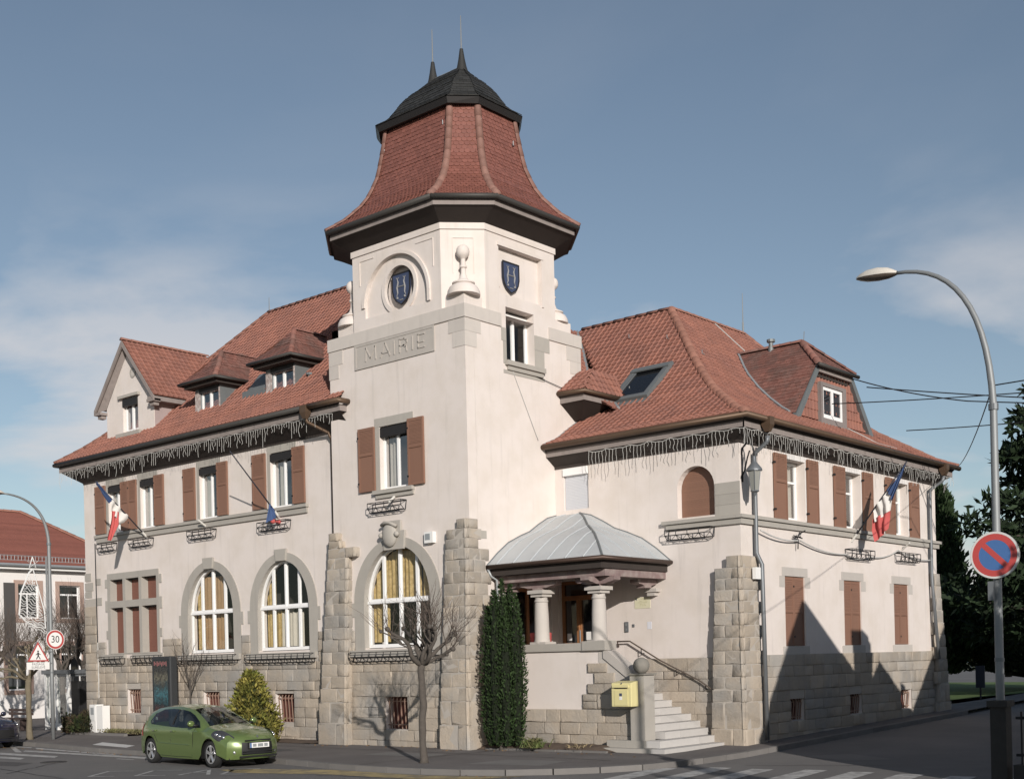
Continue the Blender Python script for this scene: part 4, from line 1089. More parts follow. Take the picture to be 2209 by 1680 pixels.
for sx in (1, -1):
    c = -16.86
    q.add([(c, .30, 13.93), (c + sx * 1.90, .30, 11.70), (c + sx * 1.90, .30, 11.53), (c, .30, 13.72), (c, .36, 13.93), (c + sx * 1.90, .36, 11.70), (c + sx * 1.90, .36, 11.53), (c, .36, 13.72)],
          [(0, 1, 2, 3), (4, 7, 6, 5), (2, 1, 5, 6), (3, 2, 6, 7), (0, 4, 5, 1)])
    q.add([(c + sx * .05, .37, 13.80), (c + sx * 1.88, .37, 11.64), (c + sx * 1.55, .59, 11.72), (c + sx * .02, .59, 13.66)], [(0, 1, 2, 3)])
    x0, x1 = sorted((c + sx * 1.48, c + sx * 1.88)); q.box(x0, x1, .31, .62, 11.52, 11.62); q.box(min(x0 + .08, x1), x1 - .08, .40, .60, 11.40, 11.52)
q.box(-15.36, -14.98, .33, 1.8, 11.55, 11.70)
q.builds('verge_board', FASCIA, gd)
window(FD, -17.30, -16.37, 10.76, 11.93, .10, 2, None, .075, .26, None, GLASS_B)
q = MB(); q.bx(FD, -17.5, -16.2, 11.96, 12.06, 0, .12); q.bx(FD, -17.62, -16.12, 10.58, 10.715, -.1, .14); q.builds('sill', STONE_S, gd)
q = MB(); q.disc((-16.62, .585, 12.80), (1, 0, 0), (0, 0, 1), 0, .15, 24); v_ = q.build('round_vent', STONE_P, gd)
q = MB(); q.disc((-16.62, .575, 12.80), (1, 0, 0), (0, 0, 1), .12, .18, 24); q.build('vent_ring', STONE_S, v_)
q = MB(); q.bx(FD, -18.4, -15.3, 10.28, 10.46, 0, .03); q.build('lead_apron', ZINC_P, gd)
# ---- hipped zinc dormers
def hip_dormer(xc, y, zb, zt, half, eave, ye, pk_y, pk_z, ze, wx):
    fr = FRONT(y)
    yb = lambda z: -.39 + float(np.interp(z, PZ, PD))
    q = MB()
    q.holed(rect(xc - half, xc + half, zb - .25, zt), [rect(wx[0], wx[1], zb + .07, zt - .14)], fr, -.2, 0)
    q.add([(xc + half, y + .2, zb - .3), (xc + half, yb(zt) + .1, zb - .3), (xc + half, yb(zt) + .1, zt), (xc + half, y + .2, zt)], [(0, 1, 2, 3)])
    q.add([(xc - half, y + .2, zb - .3), (xc - half, yb(zt) + .1, zb - .3), (xc - half, yb(zt) + .1, zt), (xc - half, y + .2, zt)], [(3, 2, 1, 0)])
    d = q.build('hipped_dormer', ZINC, HALL)
    q = MB(); q.bx(fr, xc - half - .05, xc + half + .08, zb - .2, zb - .02, 0, .08); q.build('lead_apron', ZINC, d)
    q = MB()
    for x0, x1 in ((xc - half, wx[0] - .01), (wx[1] + .01, xc + half)): q.bx(fr, x0 + .005, x1, zb, zt - .14, .001, .02)
    q.builds('casing', mat('peeling_casing', (.33, .27, .25), .85, noise=.3, nscale=9, tint=(.5, .46, .44), tscale=9), d)
    window(fr, wx[0], wx[1], zb + .08, zt - .15, .05, 2, None, .07, .0, None, GLASS_B)
    q = MB(); q.bx(fr, wx[0] - .02, wx[1] + .02, zt - .22, zt - .05, -.04, .05); q.build('lintel', DARKBOX, d)
    for nm, L_, R_ in (('f', [(xc - eave, ye, ze), (xc - eave * .5, ye + (pk_y - ye) * .5, ze + (pk_z - ze) * .42), (xc, pk_y, pk_z)], [(xc + eave, ye, ze), (xc + eave * .5, ye + (pk_y - ye) * .5, ze + (pk_z - ze) * .42), (xc, pk_y, pk_z)]),
                       ('r', [(xc + eave, ye, ze), (xc + eave * .5, ye + (pk_y - ye) * .5, ze + (pk_z - ze) * .42), (xc, pk_y, pk_z)], [(xc + eave, yb(ze) + .05, ze), (xc + eave * .5, yb(ze + (pk_z - ze) * .42) + .05, ze + (pk_z - ze) * .42), (xc, yb(pk_z) + .05, pk_z)])):
        slope('dormer_roof', L_, R_, T_DARK, .15, .17, HALL, stagger=.5)
    q = MB(); q.add([(xc - eave, ye, ze), (xc, pk_y, pk_z), (xc, yb(pk_z), pk_z), (xc - eave, yb(ze), ze)], [(3, 2, 1, 0)]); q.build('dormer_roof', TILE_DECK, HALL)
    caps([(xc + eave, ye, ze), (xc + eave * .5, ye + (pk_y - ye) * .5, ze + (pk_z - ze) * .42 + .0), (xc, pk_y, pk_z)], d, .085, .32, up=(.4, -.4, 1), m=TILE_D)
    caps([(xc, pk_y, pk_z), (xc, yb(pk_z), pk_z)], d, .085, .32, m=TILE_D)
    q = MB(); q.tube([(xc - eave - .03, yb(ze), ze - .04), (xc - eave - .03, ye - .03, ze - .04), (xc + eave + .03, ye - .03, ze - .04), (xc + eave + .03, yb(ze), ze - .04)], .055, 8); q.build('gutter', GUTTER_D, d, smooth=True)
    q = MB(); q.box(xc - eave + .1, xc + eave - .1, ye + .1, yb(ze), ze - .19, ze - .06); q.build('soffit', SOFFIT, d)
hip_dormer(-12.65, .9, 10.72, 11.74, .69, 1.0, .50, 1.5, 12.97, 11.88, (-13.05, -12.03))
hip_dormer(-8.92, 1.0, 10.78, 11.80, .72, 1.05, .58, 1.6, 13.03, 11.95, (-9.33, -8.28))
q = MB()
vf = [(-10.95, .95), (-9.75, .95), (-9.75, 1.95), (-10.95, 1.95)]
q.box(-10.9, -9.8, 1.0, 1.06, 10.95, 11.25); q.add([(-10.95, .98, 11.02), (-9.72, .98, 11.02), (-9.72, 1.75, 11.95), (-10.95, 1.75, 11.95)], [(0, 1, 2, 3)])
q.add([(-10.95, .98, 11.02), (-10.95, 1.75, 11.95), (-10.95, 1.5, 10.9)], [(0, 1, 2)])
q.build('roof_vent_hatch', ZINC, HALL)
q = MB(); q.tube([(-7.86, 1.3, 10.8), (-7.86, 1.3, 11.36)], .055, 8); q.tube([(-7.86, 1.3, 11.36), (-7.86, 1.3, 11.42)], .11, 8); q.bx(FRONT(1.2), -8.05, -7.68, 10.86, 10.9, -.3, .1); q.build('vent_pipe', ZINC, HALL)
# ---- clipped gable dormer on the side slope
yc = 10.9
xr = lambda z: 6.54 - float(np.interp(z, RZ, RD))
zz = [9.22, 9.4, 9.8, 10.3, 10.85]; za = [10.85, 11.2, 11.5, 11.85]
hw_ = lambda z: 2.62 - (z - 9.05) * (2.62 - 1.12) / 1.8 if z < 10.85 else 1.12 * (11.85 - z) / 1.0 + .0
sd = slope('side_dormer_roof', [(xr(z) - .02, yc - hw_(z), z) for z in zz], [(5.10, yc - hw_(z), z) for z in zz], T_DARK, .15, .17, HALL, stagger=.5)
slope('side_dormer_roof', [(xr(z) - .02, yc - hw_(z), z) for z in za], [(5.10 - (z - 10.85) * 1.05, yc - hw_(z), z) for z in za], T_DARK, .15, .17, HALL, stagger=.5)
slope('side_dormer_roof', [(5.10, yc + hw_(z), z) for z in zz], [(xr(z), yc + hw_(z), z) for z in zz], None, .15, .17, HALL)
slope('side_dormer_roof', [(5.10 - (z - 10.85) * 1.05, yc + hw_(z), z) for z in za], [(xr(z), yc + hw_(z), z) for z in za], None, .15, .17, HALL)
slope('side_dormer_roof', [(5.24, yc - 1.22, 10.80), (4.05, yc - .02, 11.85)], [(5.24, yc + 1.22, 10.80), (4.05, yc + .02, 11.85)], T_DARK, .15, .17, HALL, stagger=.5)
caps([(5.2, yc - 1.18, 10.83), (4.05, yc, 11.87)], sd, .10, .36, up=(.3, -.4, 1), m=TILE_D); caps([(5.2, yc + 1.18, 10.83), (4.05, yc, 11.87)], sd, .10, .36, up=(.3, .4, 1), m=TILE_D)
caps([(4.05, yc, 11.87), (1.8, yc, 11.87)], sd, .10, .36, m=TILE_D)
SD = SIDE(4.98)
slope('side_dormer_front', [(4.98, yc - hw_(z) + .08, z) for z in zz], [(4.98, yc + hw_(z) - .08, z) for z in zz], T_MAIN, .26, .2, HALL)
q = MB()
for s_ in (-1, 1):
    p = [(yc + s_ * hw_(9.0), 9.0), (yc + s_ * hw_(10.9) if False else yc + s_ * 1.12, 10.85), (yc + s_ * .90, 10.85), (yc + s_ * (hw_(9.0) - .30), 9.0)]
    if s_ > 0: p = p[::-1]
    q.prism(p[::-1], SD, .02, .16)
q.builds('verge_board', ZINC, sd)
q = MB(); q.bx(SD, yc - 1.05, yc + 1.05, 10.62, 10.78, .05, .17); q.build('fascia', FASCIA, sd)
q = MB(); q.tube([(5.26, yc - 1.30, 10.79), (5.26, yc + 1.30, 10.79)], .06, 8); q.build('gutter', GUTTER_D, sd, smooth=True)
q = MB(); q.bx(SD, yc - 1.0, yc + 1.0, 10.5, 10.61, -.1, .06); q.build('soffit', SOFFIT, sd)
q = MB(); q.holed(rect(9.96, 11.62, 9.16, 10.36), [rect(10.10, 11.42, 9.3, 10.25)], SD, -.1, .14); q.bx(SD, 9.9, 11.68, 9.06, 9.158, .0, .16); q.build('casing', mat('weathered_casing', (.22, .19, .18), .8, noise=.2, nscale=6, streak=.3), sd)
window(SD, 10.11, 11.41, 9.31, 10.24, -.10, 2, None, .095, 0, None, glassmat('roof_glass'))
q = MB(); q.lathe([(.10, 0), (.10, .18), (.07, .2), (.07, .32), (.13, .34), (.13, .42), (.02, .44)], (3.0, 10.86, 11.72), 10); q.build('flue_cap', ZINC, sd)
q = MB(); q.tube([(4.1, yc, 11.85), (4.12, yc + .02, 12.2)], .012, 5); q.build('lightning_rod', STEEL, sd)
q = MB(); q.tube([(xr(z) + .04, yc - hw_(z) - .03, z + .05) for z in zz + za[1:]], .05, 5); q.build('valley_flashing', ZINC_P, sd)

# ------------------------------------------------------------------ entrance porch
CU = [0, .45, .9, 1.4, 1.8, 2.2, 2.6, 3.005]; CZ2 = [4.84, 5.2, 5.5, 5.71, 5.85, 6.08, 6.28, 6.38]
cp = slope('porch_roof', [(.004, .64 + u, z) for u, z in zip(CU, CZ2)], [(3.86 - u, .64 + u, z) for u, z in zip(CU, CZ2)], None, 1, 1, HALL, deck=ZINC_L)
slope('porch_roof', [(3.86 - u, .64 + u, z) for u, z in zip(CU, CZ2)], [(3.86 - u, 3.648, z) for u, z in zip(CU, CZ2)], None, 1, 1, HALL, deck=ZINC_L)
def cz(u): return float(np.interp(u, CU, CZ2))
for k in range(6):
    x = .35 + k * .58; um = min(3.0, 3.86 - x)
    q = MB(); q.tube([(x, .64 + u, cz(u) + .008) for u in np.linspace(0, um, 14)], .02, 5); q.build('seam', ZINC_L, cp)
for k in range(4):
    y = 1.25 + k * .62; um = y - .64
    q = MB(); q.tube([(3.86 - u, y, cz(u) + .008) for u in np.linspace(0, um, 12)], .02, 5); q.build('seam', ZINC_L, cp)
q = MB(); q.tube([(3.86 - u, .64 + u, z + .01) for u, z in zip(CU, CZ2)], .03, 6); q.tube([(.012, .64 + u, z + .01) for u, z in zip(CU, CZ2)], .018, 5); q.tube([(3.86 - u, 3.64, z + .01) for u, z in zip(CU, CZ2)], .018, 5); q.build('seam', ZINC, cp)
q = MB(); q.tube([(.02, .61, 4.79), (3.89, .61, 4.79), (3.89, 3.64, 4.79)], .06, 8); q.build('gutter', mat('brown_gutter', (.07, .045, .035), .45, metal=.3, noise=.15), cp, smooth=True)
q = MB(); q.box(.01, 3.76, .72, .78, 4.55, 4.78); q.box(3.70, 3.765, .781, 3.64, 4.55, 4.78); q.box(.01, 3.70, .785, 3.64, 4.60, 4.64); q.build('soffit', SOFFIT, cp)
q = MB(); q.box(.01, 3.70, .95, 1.2, 4.36, 4.545); q.box(3.45, 3.705, 1.2, 3.64, 4.36, 4.545); q.build('beam', BEAM, cp)
def bracket(x, y, along, L):
    q = MB(); pr = [(-L, .36), (L, .36), (L, .22), (L - .06, .17), (L - .15, .15), (L - .22, .12), (L - .3, .08), (.16, .08), (.16, 0), (-.16, 0), (-.16, .08), (-L + .3, .08), (-L + .22, .12), (-L + .15, .15), (-L + .06, .17), (-L, .22)]
    pr = [(u, z * .62) for u, z in pr][::-1]
    T = (lambda u, z, o=0: (x + u, y - o, 4.13 + z)) if along == 'x' else (lambda u, z, o=0: (x + o, y + u, 4.13 + z))
    q.prism(pr[::-1], T, -.13, .13); return q.build('bracket', BEAM, cp)
bracket(1.3, 1.3, 'x', .62); bracket(3.2, 1.3, 'x', .62); bracket(3.22, 1.33, 'y', .6); bracket(3.3, 3.2, 'y', .45); bracket(.3, 1.3, 'x', .3)
def column(x, y):
    q = MB(); z0 = 2.70
    q.lathe([(.21, 0), (.215, .06), (.20, .12), (.197, .3), (.19, .7), (.172, 1.08), (.188, 1.10), (.188, 1.13), (.168, 1.15), (.165, 1.27), (.20, 1.31)], (x, y, z0 + .02), 24)
    c = q.build('column', STONE_P, HALL, smooth=True, angle=30)
    q = MB(); q.box(x - .26, x + .26, y - .26, y + .26, z0 + 1.33, z0 + 1.425); q.box(x - .2, x + .2, y - .2, y + .2, z0 + 1.25, z0 + 1.329); q.build('capital', STONE_P, c)
    q = MB(); q.box(x - .26, x + .26, y - .20, y + .26, z0 - .0, z0 + .06); q.build('column_base', STONE_P, c)
column(1.3, 1.33); column(3.2, 1.33)
q = MB(); q.box(3.12, 3.52, 3.44, 3.64, 4.03, 4.12); q.box(3.2, 3.44, 3.48, 3.64, 3.93, 4.029); q.build('corbel', STONE_P, HALL)
q = MB(); q.box(.005, .3, 1.05, 1.5, 4.0, 4.12); q.build('corbel', STONE_P, HALL)
# parapet, landing and stairs
PF = FRONT(1.2)
q = MB(); q.box(.01, 3.45, 1.2, 1.5, -.2, 2.5); q.build('porch_wall', PLASTER, HALL)
q = MB(); q.box(.005, 2.78, 1.13, 1.56, 2.5, 2.70); q.box(2.79, 3.52, 1.10, 1.6, 2.5, 2.74); q.build('coping', STONE_S, HALL)
q = MB(); q.prism([(3.452, -.2), (4.39, -.2), (4.39, 1.72), (3.452, 2.44)], PF, -.30, 0); q.build('porch_wall', PLASTER2, HALL)
q = MB(); q.prism([(3.42, 2.30), (4.42, 1.60), (4.42, 1.86), (3.55, 2.49), (3.42, 2.49)], PF, -.34, .05); q.build('sloping_coping', STONE_P, HALL)
q = MB(); q.prism([(3.0, 1.0), (4.38, 1.0), (4.38, 1.60), (3.5, 2.21), (3.5, 2.48), (3.25, 2.48), (3.25, 2.2), (3.4, 2.1)], PF, 0, .012); q.build('quoin', STONE_P, HALL)
q = MB(); q.box(.05, 4.40, 1.15, 1.199, -.2, .98); pp = q.build('porch_plinth', MORTAR, HALL)
courses(('F', 1.16), .05, 4.40, .10, 1.0, pp, .30, (.45, .95), .06, seed=31)
for a, c, z0, z1 in ((2.92, 3.52, 1.94, 2.17), (3.12, 3.75, 1.66, 1.925), (2.90, 3.42, 1.40, 1.645), (3.43, 4.0, 1.40, 1.645), (2.74, 3.18, 1.21, 1.385), (3.2, 3.85, 1.02, 1.385), (2.74, 3.18, 1.02, 1.20), (3.86, 4.38, 1.02, 1.38), (.05, .45, 1.02, 1.2)):
    put_stone(('F', 1.19), a, c, z0, z1, .06, pp)
q = MB(); q.box(4.40, 4.82, .92, 1.36, -.1, 1.86); q.build('gate_post', STONE_S, HALL)
q = MB(); q.box(4.35, 4.87, .87, 1.41, 1.862, 1.90); q.ball((4.60, 1.14, 2.09), .205, 18); q.build('ball_finial', mat('lichen_stone', (.22, .205, .18), .95, noise=.2, nscale=12, bump=.4), HALL, smooth=True, angle=40)
STEP = mat('granite_step', (.47, .45, .43), .85, noise=.07, nscale=6, rand=.05, bump=.15, bscale=70, speck=.10)
q = MB(); q.box(.01, 2.6, 1.5, 3.64, 1.6, 1.83); q.box(.01, 2.5, 1.5, 3.64, -.1, 1.599); q.build('landing', STONE_S, HALL)
for k in range(10):
    x = 5.58 - .29 * k; zt = .085 + .177 * k; zb = zt - .172
    y0 = 1.52 if k > 1 else (.84 if k == 1 else .62)
    if k == 1: y0 = .86
    cut = 2.3 + (.32 if k % 2 else -.1)
    for i, (ya, yb_) in enumerate(((y0, cut), (cut + .008, 3.635))):
        q = MB(); q.box(x - .40, x, ya, yb_, zb, zt); q.build('step', STEP, HALL)
for k, y0 in ((0, .62), (1, .86)):
    q = MB(); x = 5.58 - .29 * k; zt = .085 + .177 * k
    q.box(3.2 + .5 * k, x - .41, y0, 1.14, -.1, zt - .003); q.build('step', STONE_S, HALL)
q = MB(); q.box(4.2, 4.95, 1.42, 3.6, -.1, .10); q.box(3.4, 4.6, 1.53, 3.6, .101, .42); q.box(2.6, 4.0, 1.53, 3.6, .421, .78); q.build('stair_core', STONE_S, HALL)
# handrail
q = MB(); rp = [(2.12, 3.62, 2.60), (2.16, 3.50, 2.74), (2.58, 3.50, 2.74), (3.56, 3.50, 2.20), (4.76, 3.50, 1.66), (5.42, 3.45, 1.27), (5.47, 3.45, 1.17), (5.42, 3.45, 1.12)]
q.tube(rp, .022, 6); hr = q.build('handrail', mat('brown_rail', (.15, .12, .10), .5, metal=.4), HALL, smooth=True)
for x, z in ((2.95, 2.52), (4.05, 1.95), (4.95, 1.56), (5.25, 1.37)):
    q = MB(); q.tube([(x, 3.64, z - .12), (x, 3.50, z - .14), (x, 3.50, z)], .014, 5); q.build('rail_bracket', IRON, hr)
# entrance door and dark porch recess
q = MB(); q.holed(rect(.06, 1.26, 1.84, 4.49), [rect(.15, .58, 2.75, 3.95), rect(.74, 1.17, 2.75, 3.95), rect(.15, 1.17, 4.08, 4.40)], FA, -.20, -.10)
q.bx(FA, .62, .70, 1.9, 4.0, -.099, -.05)
for a, c in ((.17, .56), (.76, 1.15)): q.bx(FA, a, c, 1.98, 2.62, -.099, -.08)
dr = q.build('entrance_door', WOOD, HALL)
for a, c, z0, z1 in ((.14, .59, 2.74, 3.96), (.73, 1.18, 2.74, 3.96), (.14, 1.18, 4.07, 4.41)):
    q = MB(); q.add([FA(a, z0, -.15), FA(c, z0, -.15), FA(c, z1, -.15), FA(a, z1, -.15)], [(0, 1, 2, 3)]); q.build('pane', glassmat('door_glass', opaque=.6, refl=.12), dr)
q = MB(); q.tube([FA(.74, 2.75, -.04), FA(.74, 3.1, -.04)], .02, 6); q.build('door_handle', STEEL, dr)
q = MB(); q.bx(FA, .20, .36, 2.82, 3.02, -.148, -.145); q.bx(FA, .88, 1.05, 2.82, 3.05, -.148, -.145); q.build('notice', WHITEP, dr)
q = MB(); q.holed(rect(1.75, 3.35, 1.85, 4.3), [rect(1.85, 2.5, 2.1, 4.2), rect(2.6, 3.25, 2.1, 4.2)], S0, -.3, -.2); pw = q.build('porch_dark_recess', WOOD, HALL)  # added dark glazed recess in the tower wall
q = MB(); q.add([S0(1.8, 2, -.25), S0(3.3, 2, -.25), S0(3.3, 4.25, -.25), S0(1.8, 4.25, -.25)], [(0, 1, 2, 3)]); q.build('pane', glassmat('door_glass'), pw)
# rain pipes
def pipe(path, r, m, hop=None, clips=()):
    q = MB(); q.tube(path, r, 8); d = q.build('downpipe', m, HALL, smooth=True)
    if hop:
        q = MB(); x, y, z = hop; q.add([(x - .13, y - .11, z), (x + .13, y - .11, z), (x + .13, y + .11, z), (x - .13, y + .11, z), (x - .13, y - .11, z - .2), (x + .13, y - .11, z - .2), (x + .13, y + .11, z - .2), (x - .13, y + .11, z - .2), (x - .06, y - .05, z - .38), (x + .06, y - .05, z - .38), (x + .06, y + .05, z - .38), (x - .06, y + .05, z - .38)],
              [(0, 1, 2, 3), (0, 4, 5, 1), (1, 5, 6, 2), (2, 6, 7, 3), (3, 7, 4, 0), (4, 8, 9, 5), (5, 9, 10, 6), (6, 10, 11, 7), (7, 11, 8, 4)])
        q.build('hopper', GUTTER, d)
    for c in clips:
        q = MB(); q.tube([(c[0] - .07, c[1], c[2]), (c[0] + .07, c[1], c[2])], .02, 5); q.build('pipe_clip', STEEL_D, d)
pipe([(-6.05, -.40, 9.55), (-6.05, -.36, 9.42), (-5.72, .16, 9.12), (-5.66, .24, 8.9), (-5.66, .24, 6.2), (-5.75, .22, 5.8), (-6.18, .2, .1)], .05, GUTTER, (-6.05, -.42, 9.88))
pipe([(6.56, 4.15, 7.85), (6.54, 4.15, 7.7), (6.14, 4.2, 7.45), (6.12, 4.22, 7.2), (6.12, 4.22, 4.9), (6.27, 4.22, 4.6), (6.32, 4.2, .1)], .058, STEEL_D, (6.57, 4.15, 8.32))
pipe([(6.56, 15.5, 7.9), (6.5, 15.5, 7.75), (6.14, 15.4, 7.5), (6.12, 15.4, 7.2), (6.12, 15.4, 4.6), (6.3, 15.4, 2)], .055, STEEL_D, (6.57, 15.5, 8.30))
pipe([(.06, .62, 4.74), (.10, .70, 4.55), (.16, .86, 4.45), (.16, .90, 2.75)], .035, ZINC_P)
q = MB(); q.tube([(-18.82, .28, .9), (-18.82, .28, 3.3)], .022, 5); q.build('conduit', PALEWIRE, HALL)
q = MB(); q.tube([(-18.84, .28, 3.3), (-18.86, .28, 6.9)], .018, 5); q.build('conduit', WIRE, HALL)

STONES.flush(); T_MAIN.flush(); T_DARK.flush(); T_SCALE.flush(); T_SL.flush()
# ------------------------------------------------------------------ ground, road, pavement
def gh(x, y):
    bx = min(1, max(0, (x - 1) / 4)); return .024 * min(60, max(0, y - 2)) * bx
def sheet(name, xs, ys, zf, m, kind='structure'):
    q = MB(); n = len(xs)
    q.add([(x, y, zf(x, y)) for y in ys for x in xs], [(j * n + i, j * n + i + 1, (j + 1) * n + i + 1, (j + 1) * n + i) for j in range(len(ys) - 1) for i in range(n - 1)])
    return tag(q.build(name, m), kind=kind)
RZ0 = -.14
sheet('ground', [-1500, -200, 0, 200, 1500], [-1500, -200, 0, 200, 1500], lambda x, y: -1.2, mat('far_ground', (.10, .11, .06), .95, noise=.2, nscale=.02))
sheet('road', [-160, -60, -20, -5, 0, 1, 3, 5, 7, 9, 12, 16, 25, 60, 160], [-160, -60, -30, -10, -5, 0, 2, 6, 12, 20, 30, 40, 62, 120], lambda x, y: RZ0 + gh(x, y), ASPH)
KL = [(-70, -2.6), (-40, -2.9), (-19, -3.45), (-17.2, -3.6), (-15.3, -3.68), (-13.4, -3.98), (-11, -4.3), (-9, -4.35), (-6, -4.35), (-3, -4.4), (-.8, -4.75), (.5, -4.95), (2.2, -4.98), (3.5, -4.85), (4.5, -4.5), (5.3, -4.0), (5.95, -3.4), (6.45, -2.7), (6.8, -1.9), (7.0, -.9), (7.02, .4), (6.98, 2.2), (6.95, 5), (6.9, 9), (6.9, 16), (6.9, 30), (6.9, 45)]
q = MB(); poly = [(x, y) for x, y in KL] + [(5.5, 45), (5.5, 4.5), (5.5, 1.5), (-70, 1.5)]
tr = tessellate_polygon([[Vector((x, y, 0)) for x, y in poly]])
q.add([(x, y, -.02 + gh(x, y)) for x, y in poly], [t if (poly[t[1]][0] - poly[t[0]][0]) * (poly[t[2]][1] - poly[t[0]][1]) - (poly[t[2]][0] - poly[t[0]][0]) * (poly[t[1]][1] - poly[t[0]][1]) > 0 else t[::-1] for t in tr])
q.add([(-70, 1.5, -.02), (-19.7, 1.5, -.02), (-19.7, 60, -.02), (-70, 60, -.02)], [(0, 1, 2, 3)])
pav = tag(q.build('pavement', PAVE), kind='structure')
def along(path, L):
    P = [Vector((*p, 0)) for p in path]; out = []; cur = P[0]; i = 0; rem = L
    acc = [0]
    for a, b in zip(P, P[1:]): acc.append(acc[-1] + (b - a).length)
    n = int(acc[-1] / L)
    for k in range(n + 1):
        s = acc[-1] * k / n; j = min(len(P) - 2, max(i for i in range(len(P) - 1) if acc[i] <= s + 1e-6))
        out.append(P[j].lerp(P[j + 1], (s - acc[j]) / (acc[j + 1] - acc[j])))
    return out
pts = along(KL[2:25], 1.0)
for a, b in zip(pts, pts[1:]):
    d = (b - a); L = d.length; d.normalize(); nrm = Vector((d.y, -d.x, 0)); g = L * .008
    q = MB(); vs = []
    for z in (-.30, -.012):
        off = .075 if z > -.1 else .08
        for s, o in ((g, -.09), (L - g, -.09), (L - g, off), (g, off)):
            p = a + d * s + nrm * o; vs.append((p.x, p.y, z + gh(p.x, p.y)))
    q.add(vs, [(3, 2, 1, 0), (4, 5, 6, 7), (0, 1, 5, 4), (1, 2, 6, 5), (2, 3, 7, 6), (3, 0, 4, 7)][::1])
    q.build('kerb_stone', KERB, pav)
# road paint
def paint(name, polys, m, z=None):
    q = MB()
    for p in polys:
        ar = sum(p[i][0] * p[(i + 1) % len(p)][1] - p[(i + 1) % len(p)][0] * p[i][1] for i in range(len(p)))
        if ar < 0: p = p[::-1]
        q.add([(x, y, (RZ0 + .006 if z is None else z) + gh(x, y)) for x, y in p], [tuple(range(len(p)))])
    return tag(q.build(name, m), kind='structure')
for k, c in enumerate((6.98, 7.98, 8.97, 10.05, 11.08, 12.12, 13.14, 14.2)):
    y1 = -.85 + .06 * k if k < 3 else -.42
    if k == 0: y1 = -1.4
    paint('crossing_stripe', [[(c - .24, y1), (c + .24, y1 + .08), (c + .75, -4.1), (c + .25, -4.1)]], ROADP)
for p in ([(-16.95, -3.98), (-15.7, -3.98), (-15.4, -4.2), (-16.6, -4.2)], [(-15.4, -4.05), (-10.05, -4.55), (-9.3, -4.75), (-14.6, -4.42)], [(-14.5, -4.85), (-7.6, -4.8), (-7.0, -5.15), (-14.0, -5.2)],
          [(-15.6, -5.8), (-10.9, -5.75), (-10.4, -6.15), (-15.0, -6.25)], [(-15.2, -6.6), (-11.2, -6.6), (-10.8, -6.95), (-14.4, -7.1)]):
    paint('crossing_stripe', [p], ROADP)
paint('edge_line', [[(-17.7, -3.78), (-17.45, -3.74), (-13.75, -5.36), (-13.95, -5.46)]], ROADP)
paint('pavement_marking', [[(-13, -3.45), (-13.83, -2.6), (-11.17, -3.1), (-10.56, -3.78)]], mat('fresh_white_paint', (.60, .59, .57), .8, noise=.1, nscale=4), -.014)
paint('yellow_line', [[(-2.4, -6.35), (-1.6, -5.75), (.2, -5.12), (3.2, -5.13), (4.6, -4.75), (5.4, -4.28), (4.9, -5.15), (3.4, -5.85), (1.0, -5.95), (-1.3, -6.7)]], ROADY)
paint('edge_line', [[(-8.3, -5.45), (-7.5, -5.42), (-7.4, -5.55), (-8.2, -5.58)], [(-2.2, -6.22), (-1.62, -5.95), (-1.55, -6.05), (-2.1, -6.33)]], ROADP)
# worn lettering on the carriageway, cut by the frame
def stroke(a, b, w=.09):
    a = Vector(a); b = Vector(b); d = (b - a).normalized(); n = Vector((-d.y, d.x)) * w / 2
    return [tuple(a - n), tuple(b - n), tuple(b + n), tuple(a + n)]
o = Vector((-2.9, -8.3)); ex = Vector((.80, .60)); ey = Vector((-.45, .55))
def LP(u, v): p = o + ex * u + ey * v; return (p.x, p.y)
word = [(0, [((0, 0), (.0, 1.9)), ((0, 0), (.7, 0)), ((0, 1.9), (.7, 1.9))]), (1.0, [((0, 0), (.35, 1.9)), ((.35, 1.9), (.7, 0)), ((.15, .8), (.55, .8))]), (2.0, [((0, 0), (0, 1.9)), ((0, 1.9), (.6, 1.9)), ((0, 1.0), (.5, 1.0)), ((0, 0), (.6, 0))]), (-1.1, [((0, 0), (.6, 0)), ((0, 1.9), (.6, 1.9)), ((0, 0), (0, 1.9))])]
paint('road_lettering', [stroke(LP(u0 + a[0], a[1]), LP(u0 + b[0], b[1])) for u0, st in word for a, b in st], ROADP)
# planting bed beside the porch
q = MB(); nx, ny = 26, 8
vs = []
for j in range(ny + 1):
    for i in range(nx + 1):
        x = .05 + 4.1 * i / nx; y = -.05 + 1.2 * j / ny + .35 * (x / 4.1) * (1 - j / ny)
        vs.append((x, y, -.015 + (.13 * sin(min(1, j / 4) * pi / 2) * min(1, (nx - i) / 3)) + rnd.uniform(-.015, .02) * (0 < j)))
q.add(vs, [(j * (nx + 1) + i, j * (nx + 1) + i + 1, (j + 1) * (nx + 1) + i + 1, (j + 1) * (nx + 1) + i) for j in range(ny) for i in range(nx)])
bed = tag(q.build('soil_bed', SOIL, smooth=True), kind='structure')
for k in range(5):
    q = MB(); x = .4 + .75 * k; q.bx(FRONT(-.03 + .085 * (x)), x, x + .73, -.03, .03, -.06, .02); q.build('bed_edging', KERB, bed)
q = MB(); q.box(-20.1, -16.2, -.35, -.22, -.1, .07); kk = tag(q.build('bed_kerb', KERB), kind='structure')
q = MB(); vs = []
for j in range(5):
    for i in range(25): vs.append((-20.0 + 3.9 * i / 24, -.22 + .55 * j / 4, .03 + rnd.uniform(0, .06)))
q.add(vs, [(j * 25 + i, j * 25 + i + 1, (j + 1) * 25 + i + 1, (j + 1) * 25 + i) for j in range(4) for i in range(24)])
tag(q.build('soil_bed', SOIL, smooth=True), kind='structure')
q = MB(); vs = []
